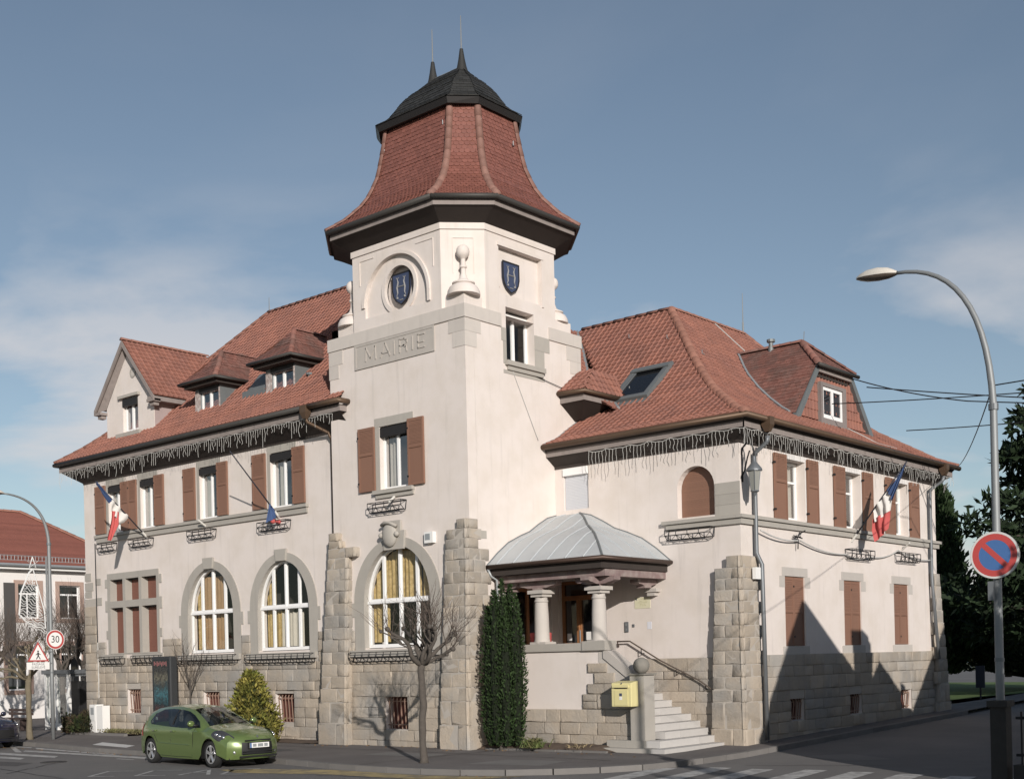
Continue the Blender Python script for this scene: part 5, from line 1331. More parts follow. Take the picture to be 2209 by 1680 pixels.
for j in range(4):
    for i in range(25): vs.append((-10.6 + 4.6 * i / 24, -.35 + .62 * j / 3, -.012 + (.05 if 0 < j else 0) + rnd.uniform(0, .02)))
q.add(vs, [(j * 25 + i, j * 25 + i + 1, (j + 1) * 25 + i + 1, (j + 1) * 25 + i) for j in range(3) for i in range(24)])
tag(q.build('soil_bed', SOIL, smooth=True), kind='structure')

# patches, tar lines and covers in the carriageway and pavement
def lump(c, rx, ry, seed, n=14):
    r = random.Random(seed); return [(c[0] + rx * cos(2 * pi * i / n) * r.uniform(.8, 1.1), c[1] + ry * sin(2 * pi * i / n) * r.uniform(.8, 1.1)) for i in range(n)]
PATCH = mat('asphalt_patch', (.095, .09, .088), .93, noise=.2, nscale=1.5, bump=.4, bscale=120, speck=.2); PATCH_L = mat('pale_asphalt_patch', (.185, .175, .165), .93, noise=.18, nscale=1.2, bump=.4, bscale=120, speck=.2)
paint('asphalt_patch', [[(-13.5, -8.0), (-9.2, -7.4), (-8.6, -8.2), (-12.8, -9.0)]], PATCH, RZ0 + .003)
paint('asphalt_patch', [[(8.2, 2.6), (9.6, 1.9), (10.4, 2.6), (9.0, 3.4)], [(2.5, -6.6), (5.2, -6.2), (6.4, -7.0), (3.6, -7.6)]], PATCH_L, RZ0 + .003)
paint('pavement_patch', [[(-8.4, -3.2), (-4.6, -3.3), (-4.6, -2.2), (-8.2, -2.0)]], PATCH, -.016)
paint('pavement_patch', [[(3.0, -3.6), (4.9, -3.2), (4.7, -2.0), (3.1, -2.2)], [(-1.5, -2.6), (.6, -2.5), (.6, -1.6), (-1.5, -1.7)]], PATCH_L, -.016)
TAR = mat('tar_line', (.03, .029, .029), .6)
r_ = random.Random(9)
for (x0, y0), (x1, y1), z in (((-17, -7.6), (-3.5, -9.6), None), ((-9, -6.6), (-6.5, -9.5), None), ((1, -6.2), (8, -5.2), None), ((7.4, -5), (14.5, -4.6), None), ((8.2, -.1), (12.6, 2.2), None), ((-9, -1.2), (5.5, -1.4), -.015), ((.8, -4.8), (.9, -.2), -.015), ((-5.2, -4.2), (-5.1, -.2), -.015)):
    P = []; n = 14
    for i in range(n + 1): P.append((x0 + (x1 - x0) * i / n + r_.uniform(-.06, .06), y0 + (y1 - y0) * i / n + r_.uniform(-.06, .06)))
    paint('tar_line', [stroke(a, b, .035) for a, b in zip(P, P[1:])], TAR, (RZ0 + .0075) if z is None else z)
q = MB(); q.lathe([(.34, 0), (.34, .012), (.30, .012), (.29, .008), (.02, .008)], n=28)
for k in range(-3, 4): q.box(-.2, .2, k * .07 - .012, k * .07 + .012, .0085, .013)
o_ = q.build('manhole_cover', mat('cast_iron', (.06, .055, .052), .6, metal=.4, noise=.2, nscale=8)); o_.location = (-8.9, -7.0, RZ0 + .003); tag(o_, 'round iron manhole cover in the carriageway left of the green car', 'manhole cover')
q = MB(); q.bx
r_ = random.Random(5); lf = MB()
for k in range(260):
    if r_.random() < .5: x, y = r_.uniform(-18, 6), 0; y = -4.75 - .12 * r_.random() if x > 0 else -4.5 + r_.uniform(-.1, .05); z = RZ0 + .012
    else: x = r_.uniform(-15, 5.5); y = r_.uniform(-.5, .0) - (.35 if -1.2 < x < .2 or x < -4 and x > -6.3 else 0); z = -.012
    if -7 < x < -2.2 and z < -.1: continue
    a = r_.uniform(0, pi); l = r_.uniform(.02, .05); d = Vector((cos(a) * l, sin(a) * l, 0)); e = Vector((-d.y * .6, d.x * .6, r_.uniform(.003, .02))); p = Vector((x, y, z))
    lf.add([p - d, p - e * .5, p + d, p + e], [(0, 1, 2, 3)])
tag(lf.build('fallen_leaves', mat('dry_fallen_leaf', (.16, .10, .05), .9, rand=.4)), 'dry leaves and grit caught along the kerb and the foot of the walls', 'leaves', kind='stuff')
# ------------------------------------------------------------------ flower racks, flags, lights, letterbox, plaques
def rack(L, d=.24, h=.26):
    q = MB(); r = .011
    for z, o in ((h, d), (h, .03), (h * .45, d), (.0, .06), (0, d * .75)):
        q.tube([(-L / 2, -o, z), (L / 2, -o, z)], r, 5)
    for x in (-L / 2, L / 2): q.tube([(x, -.02, h), (x, -d, h)], r, 5); q.tube([(x, -.06, 0), (x, -d * .75, 0)], r, 5); q.tube([(x, -.02, h), (x, -.06, 0)], r, 5)
    n = max(3, int(L / .28))
    for k in range(n + 1):
        x = -L / 2 + L * k / n; q.tube([(x, -d, h), (x, -d, h * .45), (x + .05, -d * .75, 0)], r, 5)
        if k < n: q.tube([(x, -d, h * .45), (x + L / n / 2, -d * .75, 0), (x + L / n, -d, h * .45)], r * .8, 4)
    return q
def put_rack(u, z, L, wall, label, grp):
    o = rack(L).build('flower_rack', IRON)
    k, c = wall
    o.location = (u, c, z) if k == 'F' else (c, u, z)
    if k == 'S': o.rotation_euler = (0, 0, pi / 2)
    tag(o, label, 'flower rack', grp)
GU = 'wire flower racks under the upper windows'; GG = 'wire flower racks under the ground floor windows'
put_rack(-17.95, 6.56, 1.02, ('F', .33), 'wire flower rack below the drooping tricolour flag, leftmost of the upper floor', GU)
put_rack(-15.76, 6.56, 1.25, ('F', .33), 'wire flower rack at the foot of the leftmost flag pole', GU)
put_rack(-12.2, 6.55, 1.35, ('F', .33), 'empty wire flower rack under the lone middle window left of the blue flag', GU)
put_rack(-8.42, 6.50, 1.4, ('F', .33), 'wire flower rack behind the furled blue flag', GU)
put_rack(-3.0, 6.53, 1.35, ('F', 0), 'wire flower rack under the shuttered tower window', GU)
put_rack(4.55, 5.36, 1.4, ('F', 3.65), 'wire flower rack under the brown arched shutter', GU)
put_rack(10.2, 5.02, 1.5, ('S', 6.0), 'wire flower rack below the flag on the right hand wall', GU)
put_rack(13.55, 5.08, 1.45, ('S', 6.0), 'wire flower rack farthest right on the side wall', GU)
put_rack(-17.75, 2.50, 1.35, ('F', .31), 'low flower rack left of the poster stand, below the mullioned window', GG)
put_rack(-15.5, 2.50, 1.7, ('F', .31), 'low flower rack partly behind the poster stand', GG)
put_rack(-12.03, 2.44, 3.1, ('F', .30), 'long flower rack under the arched window nearest the poster stand', GG)
put_rack(-8.28, 2.40, 3.2, ('F', .30), 'long flower rack under the arched window above the golden bush', GG)
put_rack(-2.85, 2.36, 3.5, ('F', -.02), 'long flower rack under the tower arched window behind the bare tree', GG)
BOOK = mat('pale_bracket', (.6, .58, .54), .6)
def flag(base, out, tip, polys, label, name='flag', extra=None):
    """pole from base to tip; cloth panels hang in the upright plane of the pole"""
    t = thing(name, label, 'flag', base)
    b = Vector(base); q = MB(); q.tube([(0, 0, 0), Vector(tip) - b], [.024, .018], 6); q.build('pole', mat('dark_pole', (.03, .03, .04), .5), t, smooth=True)
    q = MB(); d = (Vector(tip) - b).normalized(); q.tube([d * -.05, d * .22], .04, 8); q.build('pole_bracket', BOOK, t)
    side = Vector((1, 0, 0)) if out == 'y' else Vector((0, 1, 0))
    for ki, (pts, m) in enumerate(polys):
        # grid cloth between two edge polylines (left, right), with folds
        Lp, Rp = pts; n = 14; mm = 12; vs = []
        def at(pl, s):
            x = s * (len(pl) - 1); i = min(len(pl) - 2, int(x)); return Vector(pl[i]).lerp(Vector(pl[i + 1]), x - i)
        for j in range(mm + 1):
            a = at(Lp, j / mm); c = at(Rp, j / mm)
            for i in range(n + 1):
                p = a.lerp(c, i / n); w = .045 * sin(i * 1.15 + ki * .6) + .03 * sin(i * .5 + j * .35)
                vs.append(p - b + side * w)
        f = MB(); f.add(vs, [(j * (n + 1) + i, j * (n + 1) + i + 1, (j + 1) * (n + 1) + i + 1, (j + 1) * (n + 1) + i) for j in range(mm) for i in range(n)])
        f.build('stripe', m, t, smooth=True)
    return t
X = -15.55
P3 = lambda y, z, x=X: (x, y, z)
flag((X, .30, 6.88), 'y', (X, -1.62, 8.63), [
    (([P3(-1.60, 8.62), P3(-1.30, 8.33), P3(-1.00, 8.05)], [P3(-1.54, 8.52), P3(-1.36, 8.22), P3(-1.10, 7.93)]), FLAG_B),
    (([P3(-1.02, 8.06), P3(-1.08, 7.9), P3(-1.06, 7.68)], [P3(-.36, 7.52), P3(-.55, 7.32), P3(-.74, 7.22)]), FLAG_W),
    (([P3(-1.05, 7.68), P3(-1.10, 7.3), P3(-1.22, 6.68)], [P3(-.74, 7.66), P3(-.76, 7.2), P3(-1.06, 6.66)]), FLAG_R)],
    'drooping blue white and red flag on a slanting pole, leftmost on the building')
X2 = -8.29
fe = flag((X2, .30, 6.9), 'y', (X2, -1.48, 8.73), [
    (([P3(-.06, 7.27, X2), P3(-.14, 7.0, X2), P3(-.18, 6.68, X2)], [P3(.02, 7.2, X2), P3(.14, 7.02, X2), P3(.24, 6.88, X2)]), FLAG_B)],
    'plain blue flag furled at the foot of a long slanting pole above the arched window')
q = MB(); q.ball((0, -.22, -.16), .09, 10, (1, 1, .8)); q.ball((0, -.02, -.16), .09, 10, (1, 1, .8)); q.build('red_lamp', FLAG_R, fe, smooth=True)
YF = 9.92
Q3 = lambda x, z: (x, YF, z)
flag((6.03, YF, 5.56), 'x', (7.73, YF, 7.66), [
    (([Q3(7.70, 7.63), Q3(7.40, 7.20), Q3(7.13, 6.90)], [Q3(7.62, 7.42), Q3(7.44, 7.0), Q3(7.27, 6.54)]), FLAG_B),
    (([Q3(7.12, 6.90), Q3(7.24, 6.60), Q3(7.22, 6.33)], [Q3(6.69, 6.38), Q3(6.72, 6.2), Q3(6.76, 6.02)]), FLAG_W),
    (([Q3(7.19, 6.32), Q3(7.16, 6.05), Q3(7.13, 5.80)], [Q3(6.67, 6.10), Q3(6.65, 5.8), Q3(6.74, 5.45)]), FLAG_R)],
    'blue white and red flag on a slanting pole on the right hand wall')
q = MB()
for x in (-12.05,): q.tube([(x, .33, 6.9), (x, -.02, 7.12)], .035, 8)
tag(q.build('empty_flag_bracket', BOOK), 'pale empty flag bracket over the middle flower rack of the left wing', 'bracket')
q = MB(); q.tube([(-2.77, 0, 6.95), (-2.77, -.26, 6.74)], .035, 8)
tag(q.build('empty_flag_bracket', BOOK), 'pale empty flag bracket under the tower window sill', 'bracket')
q = MB(); q.tube([(6.0, 13.4, 5.45), (6.3, 13.3, 5.65)], .03, 8)
tag(q.build('empty_flag_bracket', BOOK), 'pale empty flag bracket above the farthest right flower rack', 'bracket')

def icicles(path, label, seed, dens=.115, zsag=.05):
    r = random.Random(seed); t = thing('icicle_lights', label, 'string lights', path[0], 0, 'icicle light strings under the eaves'); o0 = Vector(path[0])
    P = [Vector(p) - o0 for p in path]; q = MB(); cab = []
    dr = MB()
    for a, b in zip(P, P[1:]):
        L = (b - a).length; n = max(2, int(L / dens)); d = (b - a) / n
        for i in range(n + 1):
            p = a + d * i; p.z += -.04 * abs(sin(i * .55)) + r.uniform(-.015, .015); cab.append(p)
            if r.random() < .93:
                h = r.choice((.12, .2, .26, .34, .42, .50)) * r.uniform(.8, 1.15); k = 5; sd = d.normalized(); nn = Vector((-sd.y, sd.x, 0))
                amp = r.uniform(.004, .020)
                dr.tube([p + Vector((0, 0, -h * j / k)) + sd * (amp * sin(j * 1.7 + i)) + nn * (amp * cos(j * 1.3 + i * 2)) for j in range(k + 1)], .0056, 4, cap=False)
    q.tube(cab, .010, 4); q.build('cable', ICICLE, t); tag(dr.build('drops', ICICLE, t), kind='stuff')
icicles([(-20.2, -.30, 9.56), (-6.15, -.30, 9.56), (-5.0, -.30, 9.56)], 'white icicle lights hanging under the long left eaves', 5)
icicles([(1.55, 3.22, 7.98), (6.42, 3.22, 7.98)], 'white icicle lights hanging above the brown arched shutter', 6)
icicles([(6.43, 3.24, 7.98), (6.43, 16.6, 7.98)], 'white icicle lights hanging along the right hand eaves', 7)

# letterbox on the gate post
t = thing('letterbox', 'pale yellow letterbox on the gate post below the stone ball', 'letterbox', (4.38, .88, 1.10))
q = MB(); w, d, h = .60, .30, .60
q.add([(-w / 2, 0, 0), (w / 2, 0, 0), (w / 2, -d, 0), (-w / 2, -d, 0), (-w / 2, 0, h + .03), (w / 2, 0, h + .03), (w / 2, -d, h - .02), (-w / 2, -d, h - .02)], [(0, 1, 2, 3), (4, 7, 6, 5), (3, 2, 6, 7), (1, 0, 4, 5), (2, 1, 5, 6), (0, 3, 7, 4)])
me = q.build('box', YELLOW, t)
bv = me.modifiers.new('b', 'BEVEL'); bv.width = .018; bv.segments = 2
q = MB(); q.bx(FRONT(-d), -.20, .20, .03, .40, 0, .012); q.build('door', YELLOW, t)
q = MB(); q.bx(FRONT(-d), -.24, .24, .47, .53, -.02, .05); fl_ = q.build('slot_hood', YELLOW, t)
q = MB(); q.bx(FRONT(-d - .012), -.19, .19, .445, .468, 0, .006); q.build('slot', BLACK, fl_)
q = MB(); q.bx(FRONT(-d - .012), -.05, .03, .17, .25, 0, .004); q.build('label', WHITEP, t)
q = MB(); q.bx(FRONT(-d - .012), -.05, .03, .26, .33, 0, .004); q.tube([(.0, -d - .002, .555), (.03, -d - .02, .58)], .015, 5); q.build('emblem', BLUE_SH, t)
# plaque, intercom, bell, notice on the porch wall
PLQ = mat('pale_yellow_plaque', (.60, .57, .42), .6, noise=.03); OLV = mat('olive_print', (.36, .33, .16), .7)
t = thing('wall_plaque', 'pale yellow plaque with olive lettering on the porch wall', 'plaque', (2.93, 3.65, 3.765))
q = MB(); q.bx(FRONT(0), -.255, .255, -.15, .15, 0, .012); q.build('panel', PLQ, t)
q = MB()
text_mesh('MAIRIE', .05, q, FRONT(0), .03, .105, .0122, .013)
text_mesh('ouvert au public', .038, q, FRONT(0), .03, .055, .0122, .013)
text_mesh('du lundi au vendredi', .036, q, FRONT(0), 0, .01, .0122, .013)
text_mesh('de 8h a 12h', .036, q, FRONT(0), 0, -.032, .0122, .013)
text_mesh('et de 14h a 18h', .036, q, FRONT(0), 0, -.074, .0122, .013)
q.build('lettering', OLV, t)
q = MB(); q.prism([(-.22, .13), (-.22, .09), (-.2, .07), (-.18, .09), (-.18, .13)], FRONT(0), .0122, .014); q.build('emblem', BLUE_SH, t)
t = thing('intercom', 'grey upright intercom panel beside the entrance door', 'intercom', (2.39, 3.65, 2.99))
q = MB(); q.bx(FRONT(0), -.06, .06, 0, .28, 0, .03); q.build('panel', STEEL_D, t)
q = MB(); q.bx(FRONT(-.03), -.035, .035, .17, .25, 0, .004); q.bx(FRONT(-.03), -.03, .03, .04, .1, 0, .004); q.build('button', STEEL, t)
q = MB(); q.bx(FRONT(3.65), 2.58, 2.65, 3.12, 3.20, 0, .02); tag(q.build('bell_push', STEEL_D), 'tiny bell push between the intercom and the white notice', 'bell')
q = MB(); q.bx(FRONT(3.65), 3.07, 3.21, 3.05, 3.25, 0, .008); tag(q.build('wall_notice', mat('pale_notice', (.62, .62, .66), .6)), 'small white notice on the porch wall right of the bell push', 'notice')
t = thing('alarm_box', 'white alarm box on the tower wall beside the big arched window', 'alarm', (-1.40, 0, 5.52))
q = MB(); q.bx(FRONT(0), -.16, .16, 0, .30, 0, .13); q.build('case', WHITEP, t)
q = MB(); q.bx(FRONT(-.13), -.13, .06, .08, .25, 0, .004); q.build('grille', ZINC_P, t)
t = thing('alarm_box', 'white alarm box at the top of the right hand corner buttress', 'alarm', (6.16, 4.05, 4.22))
q = MB(); q.bx(SIDE(0), -.13, .13, 0, .30, 0, .10); q.build('case', WHITEP, t)
q = MB(); q.ball((3.05, 1.9, 4.45), .07, 10); q.tube([(3.05, 1.9, 4.6), (3.05, 1.9, 4.45)], .03, 6); tag(q.build('porch_lamp', WHITEP, None, smooth=True), 'small white lamp under the porch roof right of the corner column', 'lamp')
# red plant pot in the porch
t = thing('flower_pot', 'red pot with a dark plant behind the left porch column', 'flower pot', (.62, 2.1, 1.83))
q = MB(); q.lathe([(.20, 0), (.26, .5), (.30, 1.18), (.28, 1.2)], n=16); q.build('pot', FLAG_R, t, smooth=True, angle=40)

# wall lantern
t = thing('wall_lantern', 'grey wall lantern on a black scrolled bracket at the right hand corner', 'lantern', (6.0, 3.78, 7.3))
q = MB(); q.tube([(0, 0, .05), (.05, -.03, .25), (.22, -.09, .36), (.38, -.13, .3), (.45, -.15, .1), (.45, -.15, -.18)], .026, 6); q.tube([(.0, 0, -.25), (.02, 0, -.45), (.12, -.04, -.3), (.22, -.08, -.02), (.3, -.1, .15)], .02, 6); q.tube([(0.01, 0, .1), (.01, 0, -.6)], .03, 6); q.build('bracket', IRON, t, smooth=True)
q = MB(); q.lathe([(.02, .12), (.045, .06), (.05, -.02), (.09, -.08), (.185, -.20), (.20, -.24), (.20, -.27), (.17, -.28)], (.45, -.15, -.12), 12); q.build('hood', STEEL_D, t, smooth=True, angle=30)
q = MB(); q.lathe([(.165, -.28), (.155, -.38), (.105, -.76), (.06, -.80)], (.45, -.15, -.12), 6); q.build('lantern_glass', mat('milky_lantern_glass', (.24, .24, .22), .3, spec=.5), t)
q = MB()
for k in range(6):
    a = 2 * pi * k / 6; q.tube([(.45 + .17 * cos(a), -.15 + .17 * sin(a), -.40), (.45 + .108 * cos(a), -.15 + .108 * sin(a), -.88)], .011, 4)
q.lathe([(.11, -.755), (.115, -.78), (.05, -.82), (.02, -.9)], (.45, -.15, -.12), 8); q.build('frame', STEEL_D, t)

# cables along the right hand wall and overhead
def cable(pts, r, m, label, sag=0.0, name='cable', group=None, n=14):
    P = []
    for a, b in zip(pts, pts[1:]):
        a, b = Vector(a), Vector(b)
        for i in range(n): s = i / n; P.append(a.lerp(b, s) + Vector((0, 0, -sag * 4 * s * (1 - s))))
    P.append(Vector(pts[-1])); o0 = P[0].copy(); q = MB(); q.tube([p - o0 for p in P], r, 5); o = q.build(name, m, None, smooth=True); o.location = o0
    return tag(o, label, 'cable', group)
cable([(6.15, 4.4, 5.5), (6.1, 6.6, 5.36), (6.06, 9.4, 5.12), (6.06, 11.0, 5.12), (6.06, 13.0, 5.42), (6.1, 15.4, 5.22)], .022, PALEWIRE, 'pale cable drooping below the sill band of the right hand wall', .10)
t = thing('junction_clamp', 'dark cable clamp on the right hand wall under the first upper window', 'clamp', (6.05, 6.45, 5.42))
q = MB()
for a, b in (((0, -.2, .1), (.2, .25, -.02)), ((.05, -.1, -.2), (.15, .1, .25)), ((.1, .2, .2), (.25, .45, .35)), ((.1, .05, -.05), (.1, .0, -.5)), ((.02, -.3, .0), (.2, .1, .05))): q.tube([Vector(a) * .6, Vector(b) * .6], .017, 5)
q.build('clamp_body', IRON, t)
GW = 'overhead cables right of the building'
cable([(4.6, 12.6, 11.0), (8.7, 12.0, 9.5), (21.5, 9.8, 7.2)], .018, WIRE, 'overhead cable leaving the side dormer, highest of the bundle', .1, group=GW)
cable([(5.2, 12.9, 10.6), (21.5, 9.0, 6.9)], .018, WIRE, 'overhead cable just below the highest one right of the dormer', .15, group=GW)
cable([(5.3, 10.3, 9.7), (22, 8.0, 8.2)], .016, WIRE, 'near level overhead cable crossing the side dormer window', .2, group=GW)
cable([(5.9, 14.2, 9.3), (22, 7.5, 7.9)], .016, WIRE, 'overhead cable rising to the right edge above the side eaves', .25, group=GW)
cable([(.02, 1.75, 10.4), (.05, 4.95, 9.95)], .010, WIRE, 'thin cable from the tower window to the tower rear edge')
cable([(.02, 1.85, 10.3), (.03, 2.9, 8.45)], .008, PALEWIRE, 'thin slanting cable down the tower side wall')
cable([(16.46, -7.6, 5.75), (6.6, 16.0, 8.2)], .009, WIRE, 'thin wire from the tall lamp post to the far eave corner', .35)
cable([(16.46, -7.6, 5.75), (26, -5.5, 6.6)], .009, WIRE, 'thin wire from the tall lamp post towards the right', .1)

# ------------------------------------------------------------------ tall street lamps
def arc(p0, p1, c, n=10):
    p0, p1, c = Vector(p0), Vector(p1), Vector(c); return [p0 * (1 - s) ** 2 + c * 2 * s * (1 - s) + p1 * s * s for s in [i / n for i in range(n + 1)]]
HEADM = mat('lamp_head_cream', (.60, .56, .50), .5, noise=.06)
def street_lamp(loc, H, reach, dirv, label, r=.085, rise=1.3, drop=1.2):
    t = thing('street_lamp', label, 'street lamp', loc); d = Vector((*dirv, 0)).normalized()
    path = [Vector((0, 0, 0)), Vector((0, 0, 2.2)), Vector((0, 0, H - drop))] + arc((0, 0, H - drop), d * reach + Vector((0, 0, H + rise * .0 + .08)), d * reach * .05 + Vector((0, 0, H + .05)), 14)[1:]
    n = len(path); R = [r] * 2 + [r * .85] + [r * (.85 - .42 * i / (n - 3)) for i in range(1, n - 2)]
    q = MB(); q.tube(path, R, 12); q.build('post', STEEL, t, smooth=True)
    q = MB(); q.tube([(0, 0, H - drop - .05), (0, 0, H - drop + .03)], r * 1.15, 12); q.tube([(0, 0, 2.25), (0, 0, 2.3)], r * 1.12, 12); q.build('post_collar', STEEL_D, t)
    tip = path[-1]; ax = (path[-1] - path[-2]).normalized(); sd = Vector((-d.y, d.x, 0))
    prof = [(-.06, .03, .03), (0, .065, .06), (.08, .095, .095), (.22, .105, .115), (.38, .095, .10), (.48, .06, .06), (.54, .018, .02)]
    def shell(top):
        q = MB(); m = 10; up = sd.cross(ax) * -1
        if up.z < 0: up = -up
        for s, w, h in prof:
            c = tip + ax * s
            for k in range(m + 1):
                a = pi * k / m; q.v.append(tuple(c + sd * (w * cos(a)) + up * ((h if top else -h * .55) * sin(a) + (.0 if top else -.004))))
        nn = m + 1
        for i in range(len(prof) - 1):
            for k in range(m): q.f.append((i * nn + k, i * nn + k + 1, (i + 1) * nn + k + 1, (i + 1) * nn + k)); q.m.append(0)
        return q
    hd = shell(True).build('lamp_head', HEADM, t, smooth=True)
    shell(False).build('lamp_glass', mat('lamp_bowl', (.10, .08, .065), .35, spec=.5), hd, smooth=True)
    return t
street_lamp((16.46, -7.6, -.12), 7.55, 1.33, (-1, 0.0), 'tall grey street lamp behind the no parking sign', .056, drop=1.95)
lampL = street_lamp((-17.33, -2.36, -.02), 8.15, 1.6, (0, -1), 'grey street lamp beside the thirty sign on the left', .068, drop=1.5)
q = MB(); q.tube([(-17.33, -2.47, 3.4), (-17.33, -2.47, 6.2)], .035, 6); tag(q.build('lamp_cabinet_tube', STEEL), 'thin grey tube strapped to the left street lamp', 'pipe')
# ------------------------------------------------------------------ traffic signs
SB = mat('sign_back', (.33, .34, .35), .5, metal=.4)
def round_sign(T, r, layers, name, label, loc):
    t = thing(name, label, 'traffic sign', loc)
    q = MB(); q.holed([(r * cos(2 * pi * i / 40), r * sin(2 * pi * i / 40)) for i in range(40)], [], T, -.03, 0); q.build('plate', SB, t)
    return t
T = SIDE(0)
t = round_sign(T, .34, None, 'speed_limit_sign', 'round white sign with red ring reading 30', (-17.20, -2.28, 3.37))
circ = lambda r, n=40: [(r * cos(2 * pi * i / n), r * sin(2 * pi * i / n)) for i in range(n)]
q = MB(); q.holed(circ(.335), [], T, .001, .004); q.build('face', WHITEP, t)
q = MB(); q.holed(circ(.315), [circ(.245)], T, .0042, .006); q.build('red_ring', RED_S, t)
q = MB(); text_mesh('30', .34, q, T, 0, .0, .0042, .006, xs=.92); q.build('numerals', BLACK, t)
t = thing('crossing_sign', 'white triangular walker sign with red border left of the lamp', 'traffic sign', (-17.22, -2.90, 2.85)); t.scale = (1, 1.08, 1.08)
tri = lambda s, c=.0: [(-.36 * s, -.20 * s + c), (.36 * s, -.20 * s + c), (0, .42 * s + c)]
q = MB(); q.prism(tri(1.0), T, -.03, 0); q.build('plate', SB, t)
q = MB(); q.holed(tri(.985), [tri(.78)], T, .001, .004); q.build('red_border', RED_S, t)
q = MB(); q.prism(tri(.78), T, .0012, .003); q.build('face', WHITEP, t)
q = MB()
for a, b, w in (((0, .08), (0, -.02), .05), ((0, -.02), (-.06, -.13), .03), ((0, -.02), (.07, -.13), .03), ((-.01, .06), (-.08, .0), .022), ((.01, .06), (.08, .01), .022)):
    a, b = Vector(a), Vector(b); d = (b - a).normalized(); n_ = Vector((-d.y, d.x)) * w / 2; q.prism([tuple(a - n_), tuple(b - n_), tuple(b + n_), tuple(a + n_)], T, .0032, .0045)
q.holed([(.0 + .028 * cos(2 * pi * i / 12), .115 + .028 * sin(2 * pi * i / 12)) for i in range(12)], [], T, .0032, .0045)
q.build('walker_figure', BLACK, t)
q = MB(); q.bx(T, -.375, .375, -.45, -.225, -.03, 0); pl_ = q.build('text_plate', WHITEP, t)
q = MB(); text_mesh('PASSAGE', .105, q, T, 0, -.285, .001, .003); text_mesh('SURÉLEVÉ', .105, q, T, 0, -.385, .001, .003); q.build('lettering', STEEL_D, pl_)
q = MB(); q.tube([(-.05, .5, -.26), (-.05, .2, -.26)], .02, 5); q.tube([(-.05, .5, .1), (-.05, -.1, .1)], .02, 5); q.build('sign_arm', STEEL, t)
T = FRONT(0)
t = round_sign(T, .325, None, 'no_parking_sign', 'round blue sign with red ring and one slash on the tall lamp post', (16.47, -7.71, 3.52))
t.rotation_euler = (0, 0, radians(8)); t.scale = (.95, 1, .95)
q = MB(); q.holed(circ(.322), [circ(.295)], T, .001, .005); q.build('rim', mat('sign_rim', (.55, .54, .52), .5), t)
q = MB(); q.holed(circ(.295), [circ(.21)], T, .001, .004); q.build('red_ring', RED_S, t)
q = MB(); q.holed(circ(.21), [], T, .001, .003); q.build('blue_disc', BLUE_S, t)
q = MB(); d = .215 * .707; n_ = .026; q.prism([(-d - n_, d - n_), (d - n_, -d - n_), (d + n_, -d + n_), (-d + n_, d + n_)], T, .0035, .0048); q.build('slash', RED_S, t)
q = MB(); q.bx(T, -.09, -.02, -.62, -.36, .0, .05); q.tube([(-.05, .06, -.2), (.08, .06, -.2)], .02, 5); q.build('sign_clamp', STEEL_D, t)

# ------------------------------------------------------------------ poster stand
t = thing('poster_stand', 'dark grey upright poster stand with teal poster in front of the stone plinth', 'poster stand', (-13.55, -.55, -.02))
q = MB(); q.box(-.54, .54, -.02, .27, .30, 2.72); q.box(-.45, .45, .05, .30, 0, .30); bb = q.build('case', mat('stand_grey', (.036, .038, .04), .5), t)
bv = bb.modifiers.new('b', 'BEVEL'); bv.width = .05; bv.segments = 3
q = MB(); q.bx(FRONT(-.02), -.44, .44, .48, 2.62, 0, .008); ps = q.build('poster', mat('poster_dark', (.018, .024, .028), .4), t)
def blob(c, rx, rz, o, m, nm, seed, n=16):
    r = random.Random(seed); q = MB(); q.holed([(c[0] + rx * cos(2 * pi * i / n) * r.uniform(.7, 1.1), c[1] + rz * sin(2 * pi * i / n) * r.uniform(.75, 1.1)) for i in range(n)], [], FRONT(-.02), o, o + .0012); q.build(nm, m, ps)
